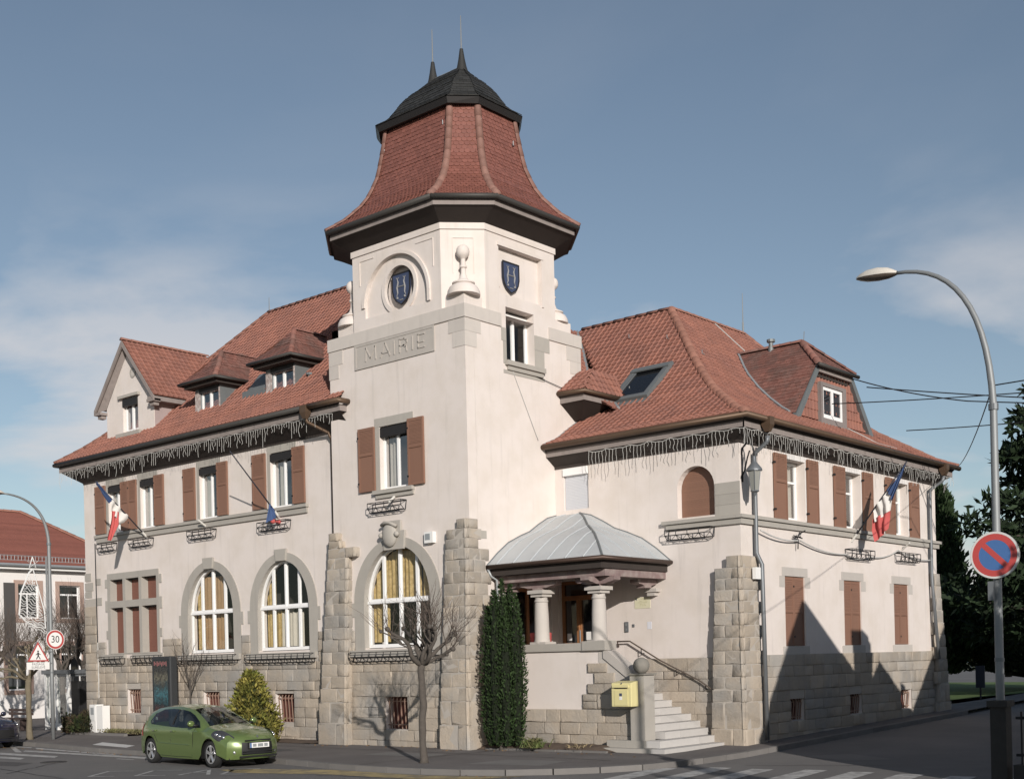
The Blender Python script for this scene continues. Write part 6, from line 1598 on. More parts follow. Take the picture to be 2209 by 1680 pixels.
def poster_print():
    """flat printed picture: dark ground, pale lettering haze, teal glow, reddish figures low down"""
    m = bpy.data.materials.new('poster_print_art'); m.use_nodes = True; N = m.node_tree.nodes; L = m.node_tree.links; b = N['Principled BSDF']; b.inputs['Roughness'].default_value = .25
    tc = N.new('ShaderNodeTexCoord'); sp = N.new('ShaderNodeSeparateXYZ'); L.new(tc.outputs['Object'], sp.inputs[0])
    mr = N.new('ShaderNodeMapRange'); mr.inputs['From Min'].default_value = .5; mr.inputs['From Max'].default_value = 2.6; L.new(sp.outputs['Z'], mr.inputs['Value'])
    n1 = N.new('ShaderNodeTexNoise'); n1.inputs['Scale'].default_value = 5; n1.inputs['Detail'].default_value = 5; L.new(tc.outputs['Object'], n1.inputs['Vector'])
    ad = N.new('ShaderNodeMath'); ad.operation = 'MULTIPLY_ADD'; L.new(n1.outputs['Fac'], ad.inputs[0]); ad.inputs[1].default_value = .30; L.new(mr.outputs[0], ad.inputs[2])
    cr = N.new('ShaderNodeValToRGB'); e = cr.color_ramp.elements; L.new(ad.outputs[0], cr.inputs[0])
    e[0].position = .16; e[0].color = (.012, .014, .016, 1); e[1].position = 1.1 if False else .98; e[1].color = (.02, .022, .022, 1)
    for p, c in ((.28, (.13, .035, .028, 1)), (.38, (.05, .025, .025, 1)), (.46, (.015, .03, .036, 1)), (.62, (.03, .12, .145, 1)), (.74, (.012, .03, .036, 1)), (.86, (.09, .085, .06, 1))):
        x = e.new(p); x.color = c
    n2 = N.new('ShaderNodeTexNoise'); n2.inputs['Scale'].default_value = 17; n2.inputs['Detail'].default_value = 4; L.new(tc.outputs['Object'], n2.inputs['Vector'])
    m2 = N.new('ShaderNodeMapRange'); m2.inputs['From Min'].default_value = .35; m2.inputs['From Max'].default_value = .65; m2.inputs['To Min'].default_value = .35; m2.inputs['To Max'].default_value = 1.5; L.new(n2.outputs['Fac'], m2.inputs['Value'])
    sc = N.new('ShaderNodeVectorMath'); sc.operation = 'SCALE'; L.new(cr.outputs['Color'], sc.inputs[0]); L.new(m2.outputs[0], sc.inputs['Scale']); L.new(sc.outputs[0], b.inputs['Base Color'])
    return m
q = MB(); q.bx(FRONT(-.02), -.40, .40, .52, 2.58, .0085, .0095); q.build('print', poster_print(), ps)
q = MB()
for i in range(9):
    x = -.38 + .085 * i; q.bx(FRONT(-.02), x, x + .05, 2.42 + .03 * sin(i * 2.1), 2.54 + .02 * cos(i * 3.), .0105, .012)
q.build('title_lettering', mat('poster_print', (.30, .12, .12), .5), ps)
q = MB(); q.bx(FRONT(-.02), -.34, -.22, .62, .72, .0105, .012); q.build('print', WHITEP, ps)
# ------------------------------------------------------------------ left street furniture
t = thing('electric_cabinet', 'white electric cabinet against the stone plinth beside the low shrub', 'cabinet', (-18.35, -.05, .02))
q = MB(); q.box(-.38, .02, -.12, .20, 0, 1.04); q.box(.04, .44, -.10, .20, 0, 1.0); q.build('case', WHITEP, t)
q = MB(); q.bx(FRONT(-.12), -.33, -.03, .45, .98, 0, .012); q.build('door', mat('cabinet_door', (.62, .62, .61), .6), t)
q = MB(); q.bx(FRONT(-.133), -.29, -.08, .68, .93, 0, .004); q.build('grille', ZINC_P, t)
t = thing('phone_booth', 'glazed phone booth with white posts and dark roof at the left', 'phone booth', (-23.4, 1.75, -.02))
for x in (-.85, -.02, .85):
    for y in (-.55, .55):
        q = MB(); q.box(x - .07, x + .07, y - .06, y + .06, 0, 2.2); q.build('post', WHITEP, t)
q = MB(); q.box(-1.0, 1.0, -.68, .68, 2.2, 2.36); q.build('roof', STEEL_D, t)
q = MB(); q.box(-.9, .9, -.60, .60, 2.1, 2.2); q.build('header', STEEL_D, t)
for a, c in ((-.78, -.09), (.05, .78)):
    q = MB(); q.bx(FRONT(-.55), a, c, .28, 2.08, -.01, .01); q.build('pane', GLASS, t)
    q = MB(); q.bx(FRONT(-.55), a, c, .10, .26, -.03, .03); q.build('rail', WHITEP, t)
q = MB(); q.box(-.15, .5, .1, .4, .5, 1.9); q.build('telephone_unit', BLACK, t)
t = thing('park_bench', 'dark wooden bench in the left background beside the stone trough', 'bench', (-25.15, .35, 0))
q = MB(); q.box(-.95, .95, -.22, .18, .42, .48); q.build('seat', mat('dark_wood', (.07, .05, .045), .8, noise=.2), t)
for z in (.58, .72):
    q = MB(); q.box(-.95, .95, .20, .25, z, z + .11); q.build('backrest_slat', MATS['dark_wood'], t)
for x in (-.7, .7):
    q = MB(); q.box(x - .05, x + .05, -.18, .22, 0, .42); q.box(x - .04, x + .04, .18, .24, .48, .72); q.build('leg', MATS['dark_wood'], t)
t = thing('stone_trough', 'rough sandstone planter beside the left tree trunk', 'planter', (-24.6, -.55, -.02))
q = MB(); q.lathe([(.50, 0), (.58, .2), (.60, .42), (.52, .45)], n=9); q.build('trough', mat('sandstone', (.30, .25, .19), .9, noise=.2, nscale=5, bump=.4), t)
q = MB(); q.lathe([(.50, .40), (.40, .46), (.1, .50)], n=9); q.build('earth', SOIL, t)
# festive tinsel tree on the left lamp post
t = thing('tinsel_decoration', 'white tinsel fir tree decoration with a star on the left lamp post', 'decoration', (-17.33, -2.42, 4.0))
TS = lambda y, z: (0.05, y + 2.42, z - 4.0)
TIN = mat('white_tinsel', (.66, .66, .65), .6)
q = MB(); q.tube([TS(*p) for p in ((-2.98, 5.75), (-3.12, 5.62), (-3.42, 4.95), (-3.50, 4.2), (-3.30, 4.0))], .028, 5); q.tube([TS(*p) for p in ((-2.98, 5.75), (-2.78, 5.0), (-2.60, 4.3), (-2.58, 3.75), (-2.9, 3.8), (-3.3, 4.0))], .02, 5); q.build('outline', TIN, t)
q = MB(); r_ = random.Random(3)
for k in range(18):
    s = k / 17; z = 5.5 - s * 1.65; l = np.interp(s, [0, .4, .8, 1], [-3.15, -3.42, -3.48, -3.2]); rr_ = np.interp(s, [0, .5, 1], [-2.92, -2.72, -2.56])
    q.tube([TS(l + (rr_ - l) * i / 7, z - .25 * i / 7 + .05 * sin(i * 2 + k) + r_.uniform(-.02, .02)) for i in range(8)], .013, 4)
tag(q.build('tinsel', TIN, t), kind='stuff')
q = MB(); st = [TS(-2.99 + .2 * sin(2 * pi * i / 5 * 2), 5.95 + .2 * cos(2 * pi * i / 5 * 2)) for i in range(5)]; q.tube(st + [st[0]], .02, 5); q.build('star', TIN, t)
q = MB(); q.tube([(0, 0, 1.6), (0.05, -.45, 1.65)], .02, 5); q.tube([(0, 0, .3), (.05, -.2, .2)], .02, 5); q.build('hanger', STEEL, t)
# ------------------------------------------------------------------ trees and shrubs
def leafmat(name, base, rand=.35, rough=.75, tint=None):
    return mat(name, base, rough, noise=.2, nscale=2.5, rand=rand, spec=.25, tint=tint, tscale=3)
def rv(r): 
    while True:
        v = Vector((r.uniform(-1, 1), r.uniform(-1, 1), r.uniform(-1, 1)))
        if .05 < v.length < 1: return v.normalized()
def leaf(q, p, d, nrm, L, w):
    s = d.cross(nrm)
    if s.length < 1e-3: return
    s = s.normalized() * w
    q.add([p - s * .3, p + d * (L * .5) - s, p + d * L, p + d * (L * .5) + s], [(0, 1, 2, 3)])
def limb(q, p, d, L, r0, r1, r, n=6, wob=.12, lift=.0, sides=6):
    path = [p.copy()]; R = [r0]
    for i in range(n):
        d = (d + Vector((r.uniform(-wob, wob), r.uniform(-wob, wob), r.uniform(-wob, wob) + lift))).normalized()
        p = p + d * (L / n); path.append(p.copy()); R.append(r0 + (r1 - r0) * (i + 1) / n)
    q.tube(path, R, sides); return path, d
def pollard(loc, h, label, seed, arms=7, reach=1.2, r0=.12, twigs=14, tl=1.0, group=None, armr=.06, bark=None, lift=.10):
    r = random.Random(seed); t = thing('bare_tree', label, 'tree', loc, 0, group); bm_ = bark or BARK
    q = MB(); tp_ = [(0, 0, -.05), (.01, 0, .10)] + [(r.uniform(-.025, .025), r.uniform(-.025, .025), h * f_) for f_ in (.2, .32, .45, .58, .7, .82, .92)] + [(0, 0, h)]; q.tube(tp_, [r0 * 1.55, r0 * 1.12] + [r0 * r.uniform(.88, 1.04) for _ in range(7)] + [r0 * 1.15], 12)
    q.ball((0, 0, h), r0 * 1.3, 10, (1, 1, .8)); q.build('trunk', bm_, t, smooth=True)
    cr = MB(); tw = MB()
    for k in range(arms):
        a = 2 * pi * (k + r.uniform(-.3, .3)) / arms; el = r.uniform(.15, .75)
        d = Vector((cos(a) * cos(el), sin(a) * cos(el), sin(el)))
        path, d2 = limb(cr, Vector((0, 0, h - .05)), d, reach * r.uniform(.6, 1.05), armr * r.uniform(.8, 1.15), armr * .5, r, 9, .46, lift)
        e = path[-1]; cr.ball(e, armr * 1.05, 8); cr.ball(path[5], armr * .85, 8)
        ends = [(e, d2, 1.0)] + [(path[j], (d2 + rv(r) * .8).normalized(), .75) for j in (4, 6)]
        for pt, dd, f in ends:
            if f < 1:
                p3, dd = limb(cr, pt, dd, reach * .4 * r.uniform(.6, 1.1), armr * .4, armr * .22, r, 4, .25, .15, 5); pt = p3[-1]; cr.ball(pt, armr * .75, 6)
            for j in range(twigs):
                d3 = (dd * .5 + Vector((0, 0, .75)) + rv(r) * .75).normalized()
                tp, d4 = limb(tw, pt, d3, tl * r.uniform(.35, 1.0), .0068, .0025, r, 5, .2, .05, 3)
                if r.random() < .5: limb(tw, tp[2], (d3 + rv(r) * .7).normalized(), tl * .35, .005, .0025, r, 3, .1, .05, 3)
    cr.build('branches', bm_, t, smooth=True); tag(tw.build('twigs', TWIG, t), kind='stuff')
    return t
pollard((1.92, -3.80, -.02), 2.30, 'bare pollarded street tree in front of the tower', 4, arms=9, reach=1.25, r0=.084, twigs=6, tl=1.1, armr=.060, lift=.11)
GL = 'bare pollarded trees on the left'
pollard((-18.15, -2.78, -.02), 2.10, 'bare pollarded tree between the lamp post and the bench, green grey trunk', 9, arms=8, reach=1.6, r0=.10, twigs=10, tl=1.8, group=GL, bark=BARK_L)
pollard((-24.4, 3.0, -.02), 2.5, 'bare pollarded tree close to the left end of the building', 15, arms=8, reach=1.5, r0=.17, twigs=14, tl=2.6, group=GL, armr=.09, lift=.3)
pollard((-29.5, 1.5, -.05), 2.3, 'bare pollarded tree at the far left edge', 17, arms=8, reach=1.9, r0=.15, twigs=12, tl=2.5, group=GL, armr=.09, lift=.25)
pollard((-27.3, 3.6, -.05), 2.3, 'bare pollarded tree behind the phone booth', 19, arms=7, reach=1.7, r0=.14, twigs=12, tl=2.5, group=GL, armr=.08, lift=.28)
# sapling in front of the wing plinth
r = random.Random(41); t = thing('sapling', 'thin bare sapling right of the poster stand', 'sapling', (-12.58, -.12, 0))
q = MB(); tw = MB(); limb(q, Vector((0, 0, 0)), Vector((0, 0, 1)), 1.9, .032, .022, r, 6, .03, .1)
for k in range(9):
    a = 2 * pi * k / 9 + r.uniform(-.3, .3); p, d = limb(q, Vector((0, 0, 1.45 + .05 * k)), Vector((cos(a) * .45, sin(a) * .45, 1)).normalized(), r.uniform(1.0, 1.8), .015, .005, r, 6, .14, .06, 4)
    for j in (2, 3, 4, 5):
        for m_ in range(2): limb(tw, p[j], (d + rv(r) * .8).normalized(), r.uniform(.3, .7), .005, .002, r, 4, .15, .08, 3)
q.build('stem', BARK, t, smooth=True); tag(tw.build('twigs', TWIG, t), kind='stuff')

# clipped yew column
def yew(loc, label):
    r = random.Random(8); t = thing('yew_column', label, 'shrub', loc); q = MB(); core = MB()
    sp = [(0, 0, .40, 3.8, 2.0)] + [(.40 * cos(a), .36 * sin(a), .20, h, h * .55) for a, h in ((0.1, 3.9), (.9, 3.4), (1.8, 3.7), (2.9, 3.1), (3.4, 2.7), (4.1, 3.6), (4.8, 4.0), (5.5, 3.35))]
    sp += [(.24 * cos(a), .2 * sin(a), .17, h, h * .5) for a, h in ((.3, 4.15), (3.0, 3.75), (4.4, 3.95), (5.3, 4.3), (1.5, 4.0), (3.8, 3.55))]
    for cx, cy, rad, h, zm in sp:
        prof = lambda z: rad * (min(1, (z + .05) / .5) ** .7 * .62 + .38 * sin(min(1, z / zm) * pi / 2)) * (1 if z < zm else max(.0, 1 - ((z - zm) / (h - zm)) ** 1.5) ** .85)
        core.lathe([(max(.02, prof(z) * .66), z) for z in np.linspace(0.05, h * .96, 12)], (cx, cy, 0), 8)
        n = int(1600 * rad / .22 * (1.0 if rad < .3 else .45))
        for k in range(n):
            z = h * r.random() ** .92; a = r.uniform(0, 2 * pi); R_ = prof(z) * r.uniform(.80, 1.16)
            p = Vector((cx + R_ * cos(a), cy + R_ * sin(a), z)); out = Vector((cos(a), sin(a), 0))
            d = (out * r.uniform(.2, 1.1) + Vector((0, 0, .8)) + rv(r) * .6).normalized()
            leaf(q, p, d, (out + rv(r) * .8).normalized(), r.uniform(.05, .12), r.uniform(.012, .028))
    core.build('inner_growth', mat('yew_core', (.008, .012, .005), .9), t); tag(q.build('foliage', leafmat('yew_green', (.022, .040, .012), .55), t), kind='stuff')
    q = MB(); q.tube([(0, -.1, -.1), (.0, -.1, .35)], [.10, .08], 8); q.build('trunk', BARK, t)
yew((.98, .12, .08), 'dark green columnar yew left of the entrance porch')
# golden thuja
def thuja(loc, h, rad, label):
    r = random.Random(12); t = thing('golden_bush', label, 'shrub', loc); q = MB(); core = MB()
    prof = lambda z: rad * max(.0, 1 - (z / h)) ** .62 * (1 - .30 * max(0, 1 - z / (.28 * h)) ** 2)
    core.lathe([(max(.02, prof(z) * .55), z) for z in np.linspace(.02, h * .9, 9)], (0, 0, 0), 10)
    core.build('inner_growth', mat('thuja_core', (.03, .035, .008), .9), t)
    bumps = [(rv(r), r.uniform(.12, .3)) for _ in range(26)]
    for k in range(5200):
        z = h * r.random() ** 1.25; a = r.uniform(0, 2 * pi); R_ = prof(z) * (r.uniform(.55, 1.0) + .17 * sin(a * 4 + z * 5) + .09 * sin(a * 9 - z * 13)) + (.12 * r.random() if r.random() < .12 else 0)
        p = Vector((R_ * cos(a), R_ * sin(a), z)); out = Vector((cos(a), sin(a), .15))
        leaf(q, p, (out * .7 + Vector((0, 0, .7)) + rv(r) * .7).normalized(), rv(r), r.uniform(.05, .20), r.uniform(.012, .042))
    tag(q.build('foliage', leafmat('thuja_gold', (.19, .165, .04), .6, tint=(.10, .115, .022)), t), kind='stuff')
thuja((-8.45, -.78, -.02), 2.15, 1.02, 'golden green conical bush behind the green car')
def low_shrub(loc, rx, ry, h, label, m, seed, n=3200, name='low_shrub', ls=1.0, ck=.7):
    r = random.Random(seed); t = thing(name, label, 'shrub', loc); q = MB(); core = MB()
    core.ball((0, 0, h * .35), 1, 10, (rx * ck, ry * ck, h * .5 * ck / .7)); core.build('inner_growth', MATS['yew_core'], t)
    for k in range(n):
        v = rv(r); v.z = abs(v.z); s = r.uniform(.65, 1.05) * (1 + .18 * sin(v.x * 6 + v.y * 5)); p = Vector((v.x * rx * s, v.y * ry * s, .03 + v.z * h * s))
        leaf(q, p, (v + rv(r) * .6 + Vector((0, 0, .3))).normalized(), rv(r), ls * r.uniform(.06, .14), ls * r.uniform(.014, .03))
    tag(q.build('foliage', m, t), kind='stuff')
low_shrub((-19.45, -.08, .02), 1.15, .55, .66, 'low spreading juniper at the left end of the building', leafmat('juniper_green', (.030, .042, .014), .5, tint=(.055, .030, .022)), 3)
# grass tuft by the porch, ground cover
r = random.Random(77)
def tuft(loc, n, L, label, m, sp=.22, name='grass_tuft'):
    q = MB()
    for k in range(n):
        a = r.uniform(0, 2 * pi); d = Vector((cos(a) * r.uniform(.2, 1), sin(a) * r.uniform(.2, 1), 1.0)).normalized(); p = Vector((r.gauss(0, sp * .5), r.gauss(0, sp * .5), 0)); l = L * r.uniform(.5, 1.1)
        m1 = p + d * l * .6; e = m1 + (d + Vector((d.x, d.y, -.9)) * .8).normalized() * l * .5; w = d.cross(rv(r)).normalized() * .012
        q.add([p - w, p + w, m1 + w, m1 - w, e], [(0, 1, 2, 3), (3, 2, 4)])
    o = q.build(name, m); o.location = loc; return tag(o, label, 'plant')
tuft((2.05, -.02, .08), 150, .42, 'tuft of green strap leaved grass in the soil in front of the porch', leafmat('strap_green', (.10, .13, .04), .4, tint=(.20, .17, .09)))
tuft((3.2, .35, .09), 30, .14, 'small withered sprout beside the lowest steps', leafmat('dry_leaf', (.22, .17, .10), .4), .3)
q = MB()
for k in range(1100):
    p = Vector((r.uniform(-18.2, -15.8), r.uniform(-.2, .2), .06)); d = (Vector((0, 0, .6)) + rv(r)).normalized(); leaf(q, p + Vector((0, 0, r.uniform(0, .12))), d, rv(r), r.uniform(.04, .09), .016)
tag(q.build('ground_cover', leafmat('cover_green', (.13, .13, .055), .4, tint=(.19, .15, .09))), 'pale green ground cover at the foot of the left plinth', 'plants', kind='stuff')

# ------------------------------------------------------------------ park behind the side street
LAWN = sheet('lawn', list(np.linspace(-14, 6.0, 8)) + [14, 26], list(np.linspace(26.5, 62, 10)), lambda x, y: gh(x, y) + .02, mat('lawn_green', (.10, .15, .045), .95, noise=.25, nscale=.6, speck=.25, bump=.5, bscale=60))
def crown_cards(q, c, rad, n, r, L, w, flat=.6, drop=0):
    for k in range(n):
        v = rv(r); s = r.uniform(.55, 1.0); p = c + Vector((v.x * rad * s, v.y * rad * s, v.z * rad * s * flat))
        leaf(q, p, (v * .5 + rv(r) * .8 + Vector((0, 0, .25 - drop))).normalized(), rv(r), L * r.uniform(.6, 1.3), w * r.uniform(.6, 1.2))
def pine(loc, h, label, seed, spread, m, z0=.18, n=26, cards=190, L=.55, w=.10, crown_top=1.0, group=None):
    r = random.Random(seed); t = thing('pine_tree', label, 'tree', loc, 0, group)
    q = MB(); q.tube([(0, 0, -.3), (.05, 0, h * .3), (-.05, .05, h * .6), (0, 0, h * .97)], [h * .026, h * .021, h * .015, .03], 8); q.build('trunk', BARK, t, smooth=True)
    br = MB(); fo = MB()
    for k in range(n):
        f = k / (n - 1); z = h * (z0 + (1 - z0) * f * .97); a = k * 2.399 + r.uniform(-.3, .3); R_ = spread * (1 - f ** 1.6) ** .8 * r.uniform(.65, 1.12) + .3
        d = Vector((cos(a), sin(a), .12)); p, _ = limb(br, Vector((0, 0, z)), d.normalized(), R_, .09 * (1 - f) + .03, .02, r, 5, .10, .04, 5)
        for j in (2, 3, 4, 5):
            crown_cards(fo, p[j] + Vector((0, 0, .15)), .35 + .16 * R_ * (1.0 if j > 2 else .7), cards // 4, r, L, w, .55)
            if j > 2:
                sd = Vector((-d.y, d.x, 0))
                for s_ in (-1, 1): crown_cards(fo, p[j] + sd * s_ * R_ * .28 + Vector((0, 0, r.uniform(-.1, .3))), .30 + .10 * R_, cards // 5, r, L, w, .5)
    br.build('branches', BARK, t, smooth=True); tag(fo.build('crown', m, t), kind='stuff')
    return t
PINE_M = leafmat('pine_green', (.017, .030, .013), .5)
FIR_M = leafmat('fir_green', (.028, .048, .018), .5)
GP = 'dark conifers in the park behind the side street'
pine((4.1, 35.2, .7), 14.5, 'tall dark pine with layered branches at the right edge', 5, 4.5, PINE_M, .10, 32, 190, group=GP)
pine((1.2, 41, .8), 7.6, 'shorter dark pine behind the tall one', 6, 3.6, PINE_M, .12, 24, 210, group=GP)
pine((8.2, 40, .8), 12, 'dark pine right of the tall one and cut by the frame', 7, 4.0, PINE_M, .08, 26, 210, group=GP)
def cypress(loc, h, rad, label, seed, m):
    r = random.Random(seed); t = thing('cypress_tree', label, 'tree', loc, 0, GP); q = MB(); c = MB()
    q.tube([(0, 0, -.2), (0, 0, h * .5)], [.2, .1], 8); q.build('trunk', BARK, t)
    prof = lambda z: rad * (max(0, 1 - z / h)) ** .55 * (min(1, .35 + z / (h * .25)))
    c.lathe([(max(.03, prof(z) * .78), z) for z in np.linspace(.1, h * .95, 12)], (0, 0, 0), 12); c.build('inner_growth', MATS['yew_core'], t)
    fo = MB()
    for k in range(5200):
        z = h * r.random() ** 1.1; a = r.uniform(0, 2 * pi); R_ = prof(z) * r.uniform(.72, 1.12) + .12 * sin(a * 7 + z * 2)
        o_ = Vector((cos(a), sin(a), 0)); leaf(fo, Vector((R_ * cos(a), R_ * sin(a), z)), (o_ * .5 + Vector((0, 0, 1)) + rv(r) * .5).normalized(), rv(r), r.uniform(.25, .55), r.uniform(.06, .13))
    tag(fo.build('crown', m, t), kind='stuff')
cypress((-5.2, 44, .9), 10.4, 2.0, 'green cypress seen past the right end of the building', 3, FIR_M)
cypress((-2.6, 47, .9), 8.0, 2.2, 'broad cypress between the building and the pines', 4, FIR_M)
low_shrub((-2.5, 50, 1.0), 4.5, 1.5, 3.0, 'wide dark hedge bush at the back of the park', leafmat('hedge_green', (.018, .028, .010), .5), 21, 4500, ls=3.0)
low_shrub((3.0, 44, 1.0), 4.0, 1.5, 2.8, 'dark bush under the tall pines at the back of the lawn', MATS['hedge_green'], 22, 4500, ls=3.0)
low_shrub((-3.9, 46.5, 1.6), 1.0, .7, 1.4, 'yellowish bush in the shade of the park', leafmat('yellow_bush', (.14, .11, .03), .4), 23, 1500, ls=1.8)
t = thing('garden_fence', 'low white fence far behind the lawn', 'fence', (-5.5, 52, 1.15))
for k in range(9):
    q = MB(); q.box(-1.6 + .45 * k, -1.52 + .45 * k, -.04, .04, 0, 1.0); q.build('post', WHITEP, t)
for z in (.3, .85):
    q = MB(); q.box(-1.65, 2.3, .041, .07, z, z + .1); q.build('rail', WHITEP, t)
t = thing('park_sign', 'dark sign board on a post at the near edge of the lawn', 'sign', (5.45, 21.2, .45))
q = MB(); q.tube([(0, 0, 0), (0, 0, .5)], .035, 6); q.build('post', IRON, t)
q = MB(); q.box(-.16, .16, -.03, .03, .45, 1.25); q.build('board', mat('sign_dark', (.03, .035, .05), .6), t)

# ------------------------------------------------------------------ corner pillar and railings at the right
t = thing('gate_pillar', 'dark stone pillar at the bottom right corner beside the railings', 'pillar', (16.62, -8.05, -.12))
q = MB(); q.box(-.10, .10, -.10, .10, 0, 1.68); q.build('shaft', mat('dark_pillar', (.05, .046, .042), .9, noise=.3, nscale=5, bump=.4), t)
q = MB(); q.box(-.13, .13, -.13, .13, 1.68, 1.76); q.build('cap', MATS['dark_pillar'], t)
t = thing('iron_railing', 'black iron railing on a low wall right of the pillar', 'fence', (16.8, -8.05, -.12))
q = MB(); q.box(0, 5, -.1, .1, 0, .95); q.build('low_wall', MATS['dark_pillar'], t)
for k in range(36):
    q = MB(); x = .08 + .135 * k; q.box(x - .011, x + .011, -.011, .011, .951, 1.62); q.build('bar', IRON, t)
for z in (1.05, 1.52):
    q = MB(); q.box(0, 5, .012, .03, z, z + .035); q.build('rail', IRON, t)
low_shrub((20.4, -10.7, -.1), 1.9, 1.3, 4.2, 'dense unseen hedge added to shade the pillar, outside the frame', MATS['hedge_green'], 31, 15000, 'shade_hedge', 1.5, .55)  # unseen hedge, added only to keep sun off the pillar
# bare tree by the other corner: its crown throws the soft blotches on the crossing
pollard((28.5, -16.8, -.1), 5.2, 'bare street tree behind the viewer, outside the frame', 33, arms=7, reach=1.3, r0=.14, twigs=10, tl=1.0, armr=.10)
# ------------------------------------------------------------------ parked hatchback
CARG = mat('green_car_paint', (.125, .176, .056), .28, metal=.25, noise=.03, nscale=2, spec=.5, coat=.8)
CARB = mat('navy_car_paint', (.012, .014, .035), .3, spec=.5, coat=.8)
CARGL = glassmat('car_glass', tint=(.6, .66, .66), opaque=.30, refl=.06, dark=(.010, .012, .014))
RUB = mat('tyre_rubber', (.022, .022, .022), .85, noise=.15, nscale=20)
ALLOY = mat('alloy', (.52, .52, .53), .3, metal=.7)
LAMPG = mat('headlamp_lens', (.42, .43, .45), .12, metal=.6, spec=.6, noise=.45, nscale=30)
CHR = mat('chrome', (.65, .65, .66), .15, metal=.9)
SIL = [(2.30, .20), (2.37, .30), (2.39, .45), (2.37, .58), (2.31, .68), (2.20, .735), (1.95, .80), (1.60, .86), (1.28, .90), (1.12, .925), (.84, 1.06), (.50, 1.20), (.22, 1.295), (-.05, 1.345), (-.5, 1.37), (-1.0, 1.355), (-1.45, 1.31), (-1.72, 1.25), (-1.84, 1.10), (-1.97, .92), (-2.06, .80), (-2.11, .60), (-2.12, .40), (-2.05, .22)]
_zx = [(x, z) for x, z in SIL if z > .6 or True]
def ztop(x):
    xs = [p[0] for p in SIL[4:21]][::-1]; zs = [p[1] for p in SIL[4:21]][::-1]
    return float(np.interp(x, xs, zs))
def halfw(x, z):
    w = .80
    if z > .86: w -= .40 * (z - .86)
    if z < .34: w -= .22 * (.34 - z) ** 1.0 * .8
    w -= .028 * max(0, .14 - abs(z - .80)) / .14 * -1 * .6
    t = ztop(x) - z
    if z > .55 and t < .16: w -= .15 * (1 - max(0, t) / .16) ** 2
    return w
def deform(x, y, z):
    k = .30 * max(0, min(1, (x - 1.45) / .9)) ** 1.5
    kr = .17 * max(0, min(1, (-x - 1.45) / .65)) ** 1.5
    u = (abs(y) / .80) ** 2.4
    yy = y * (1 - .10 * max(0, min(1, (x - 1.5) / .85)) ** 1.6 - .07 * max(0, min(1, (-x - 1.4) / .7)) ** 1.6)
    return (x - k * u + kr * u, yy, z)
AX_F, AX_R, WR, WZ = 1.435, -1.435, .305, .305
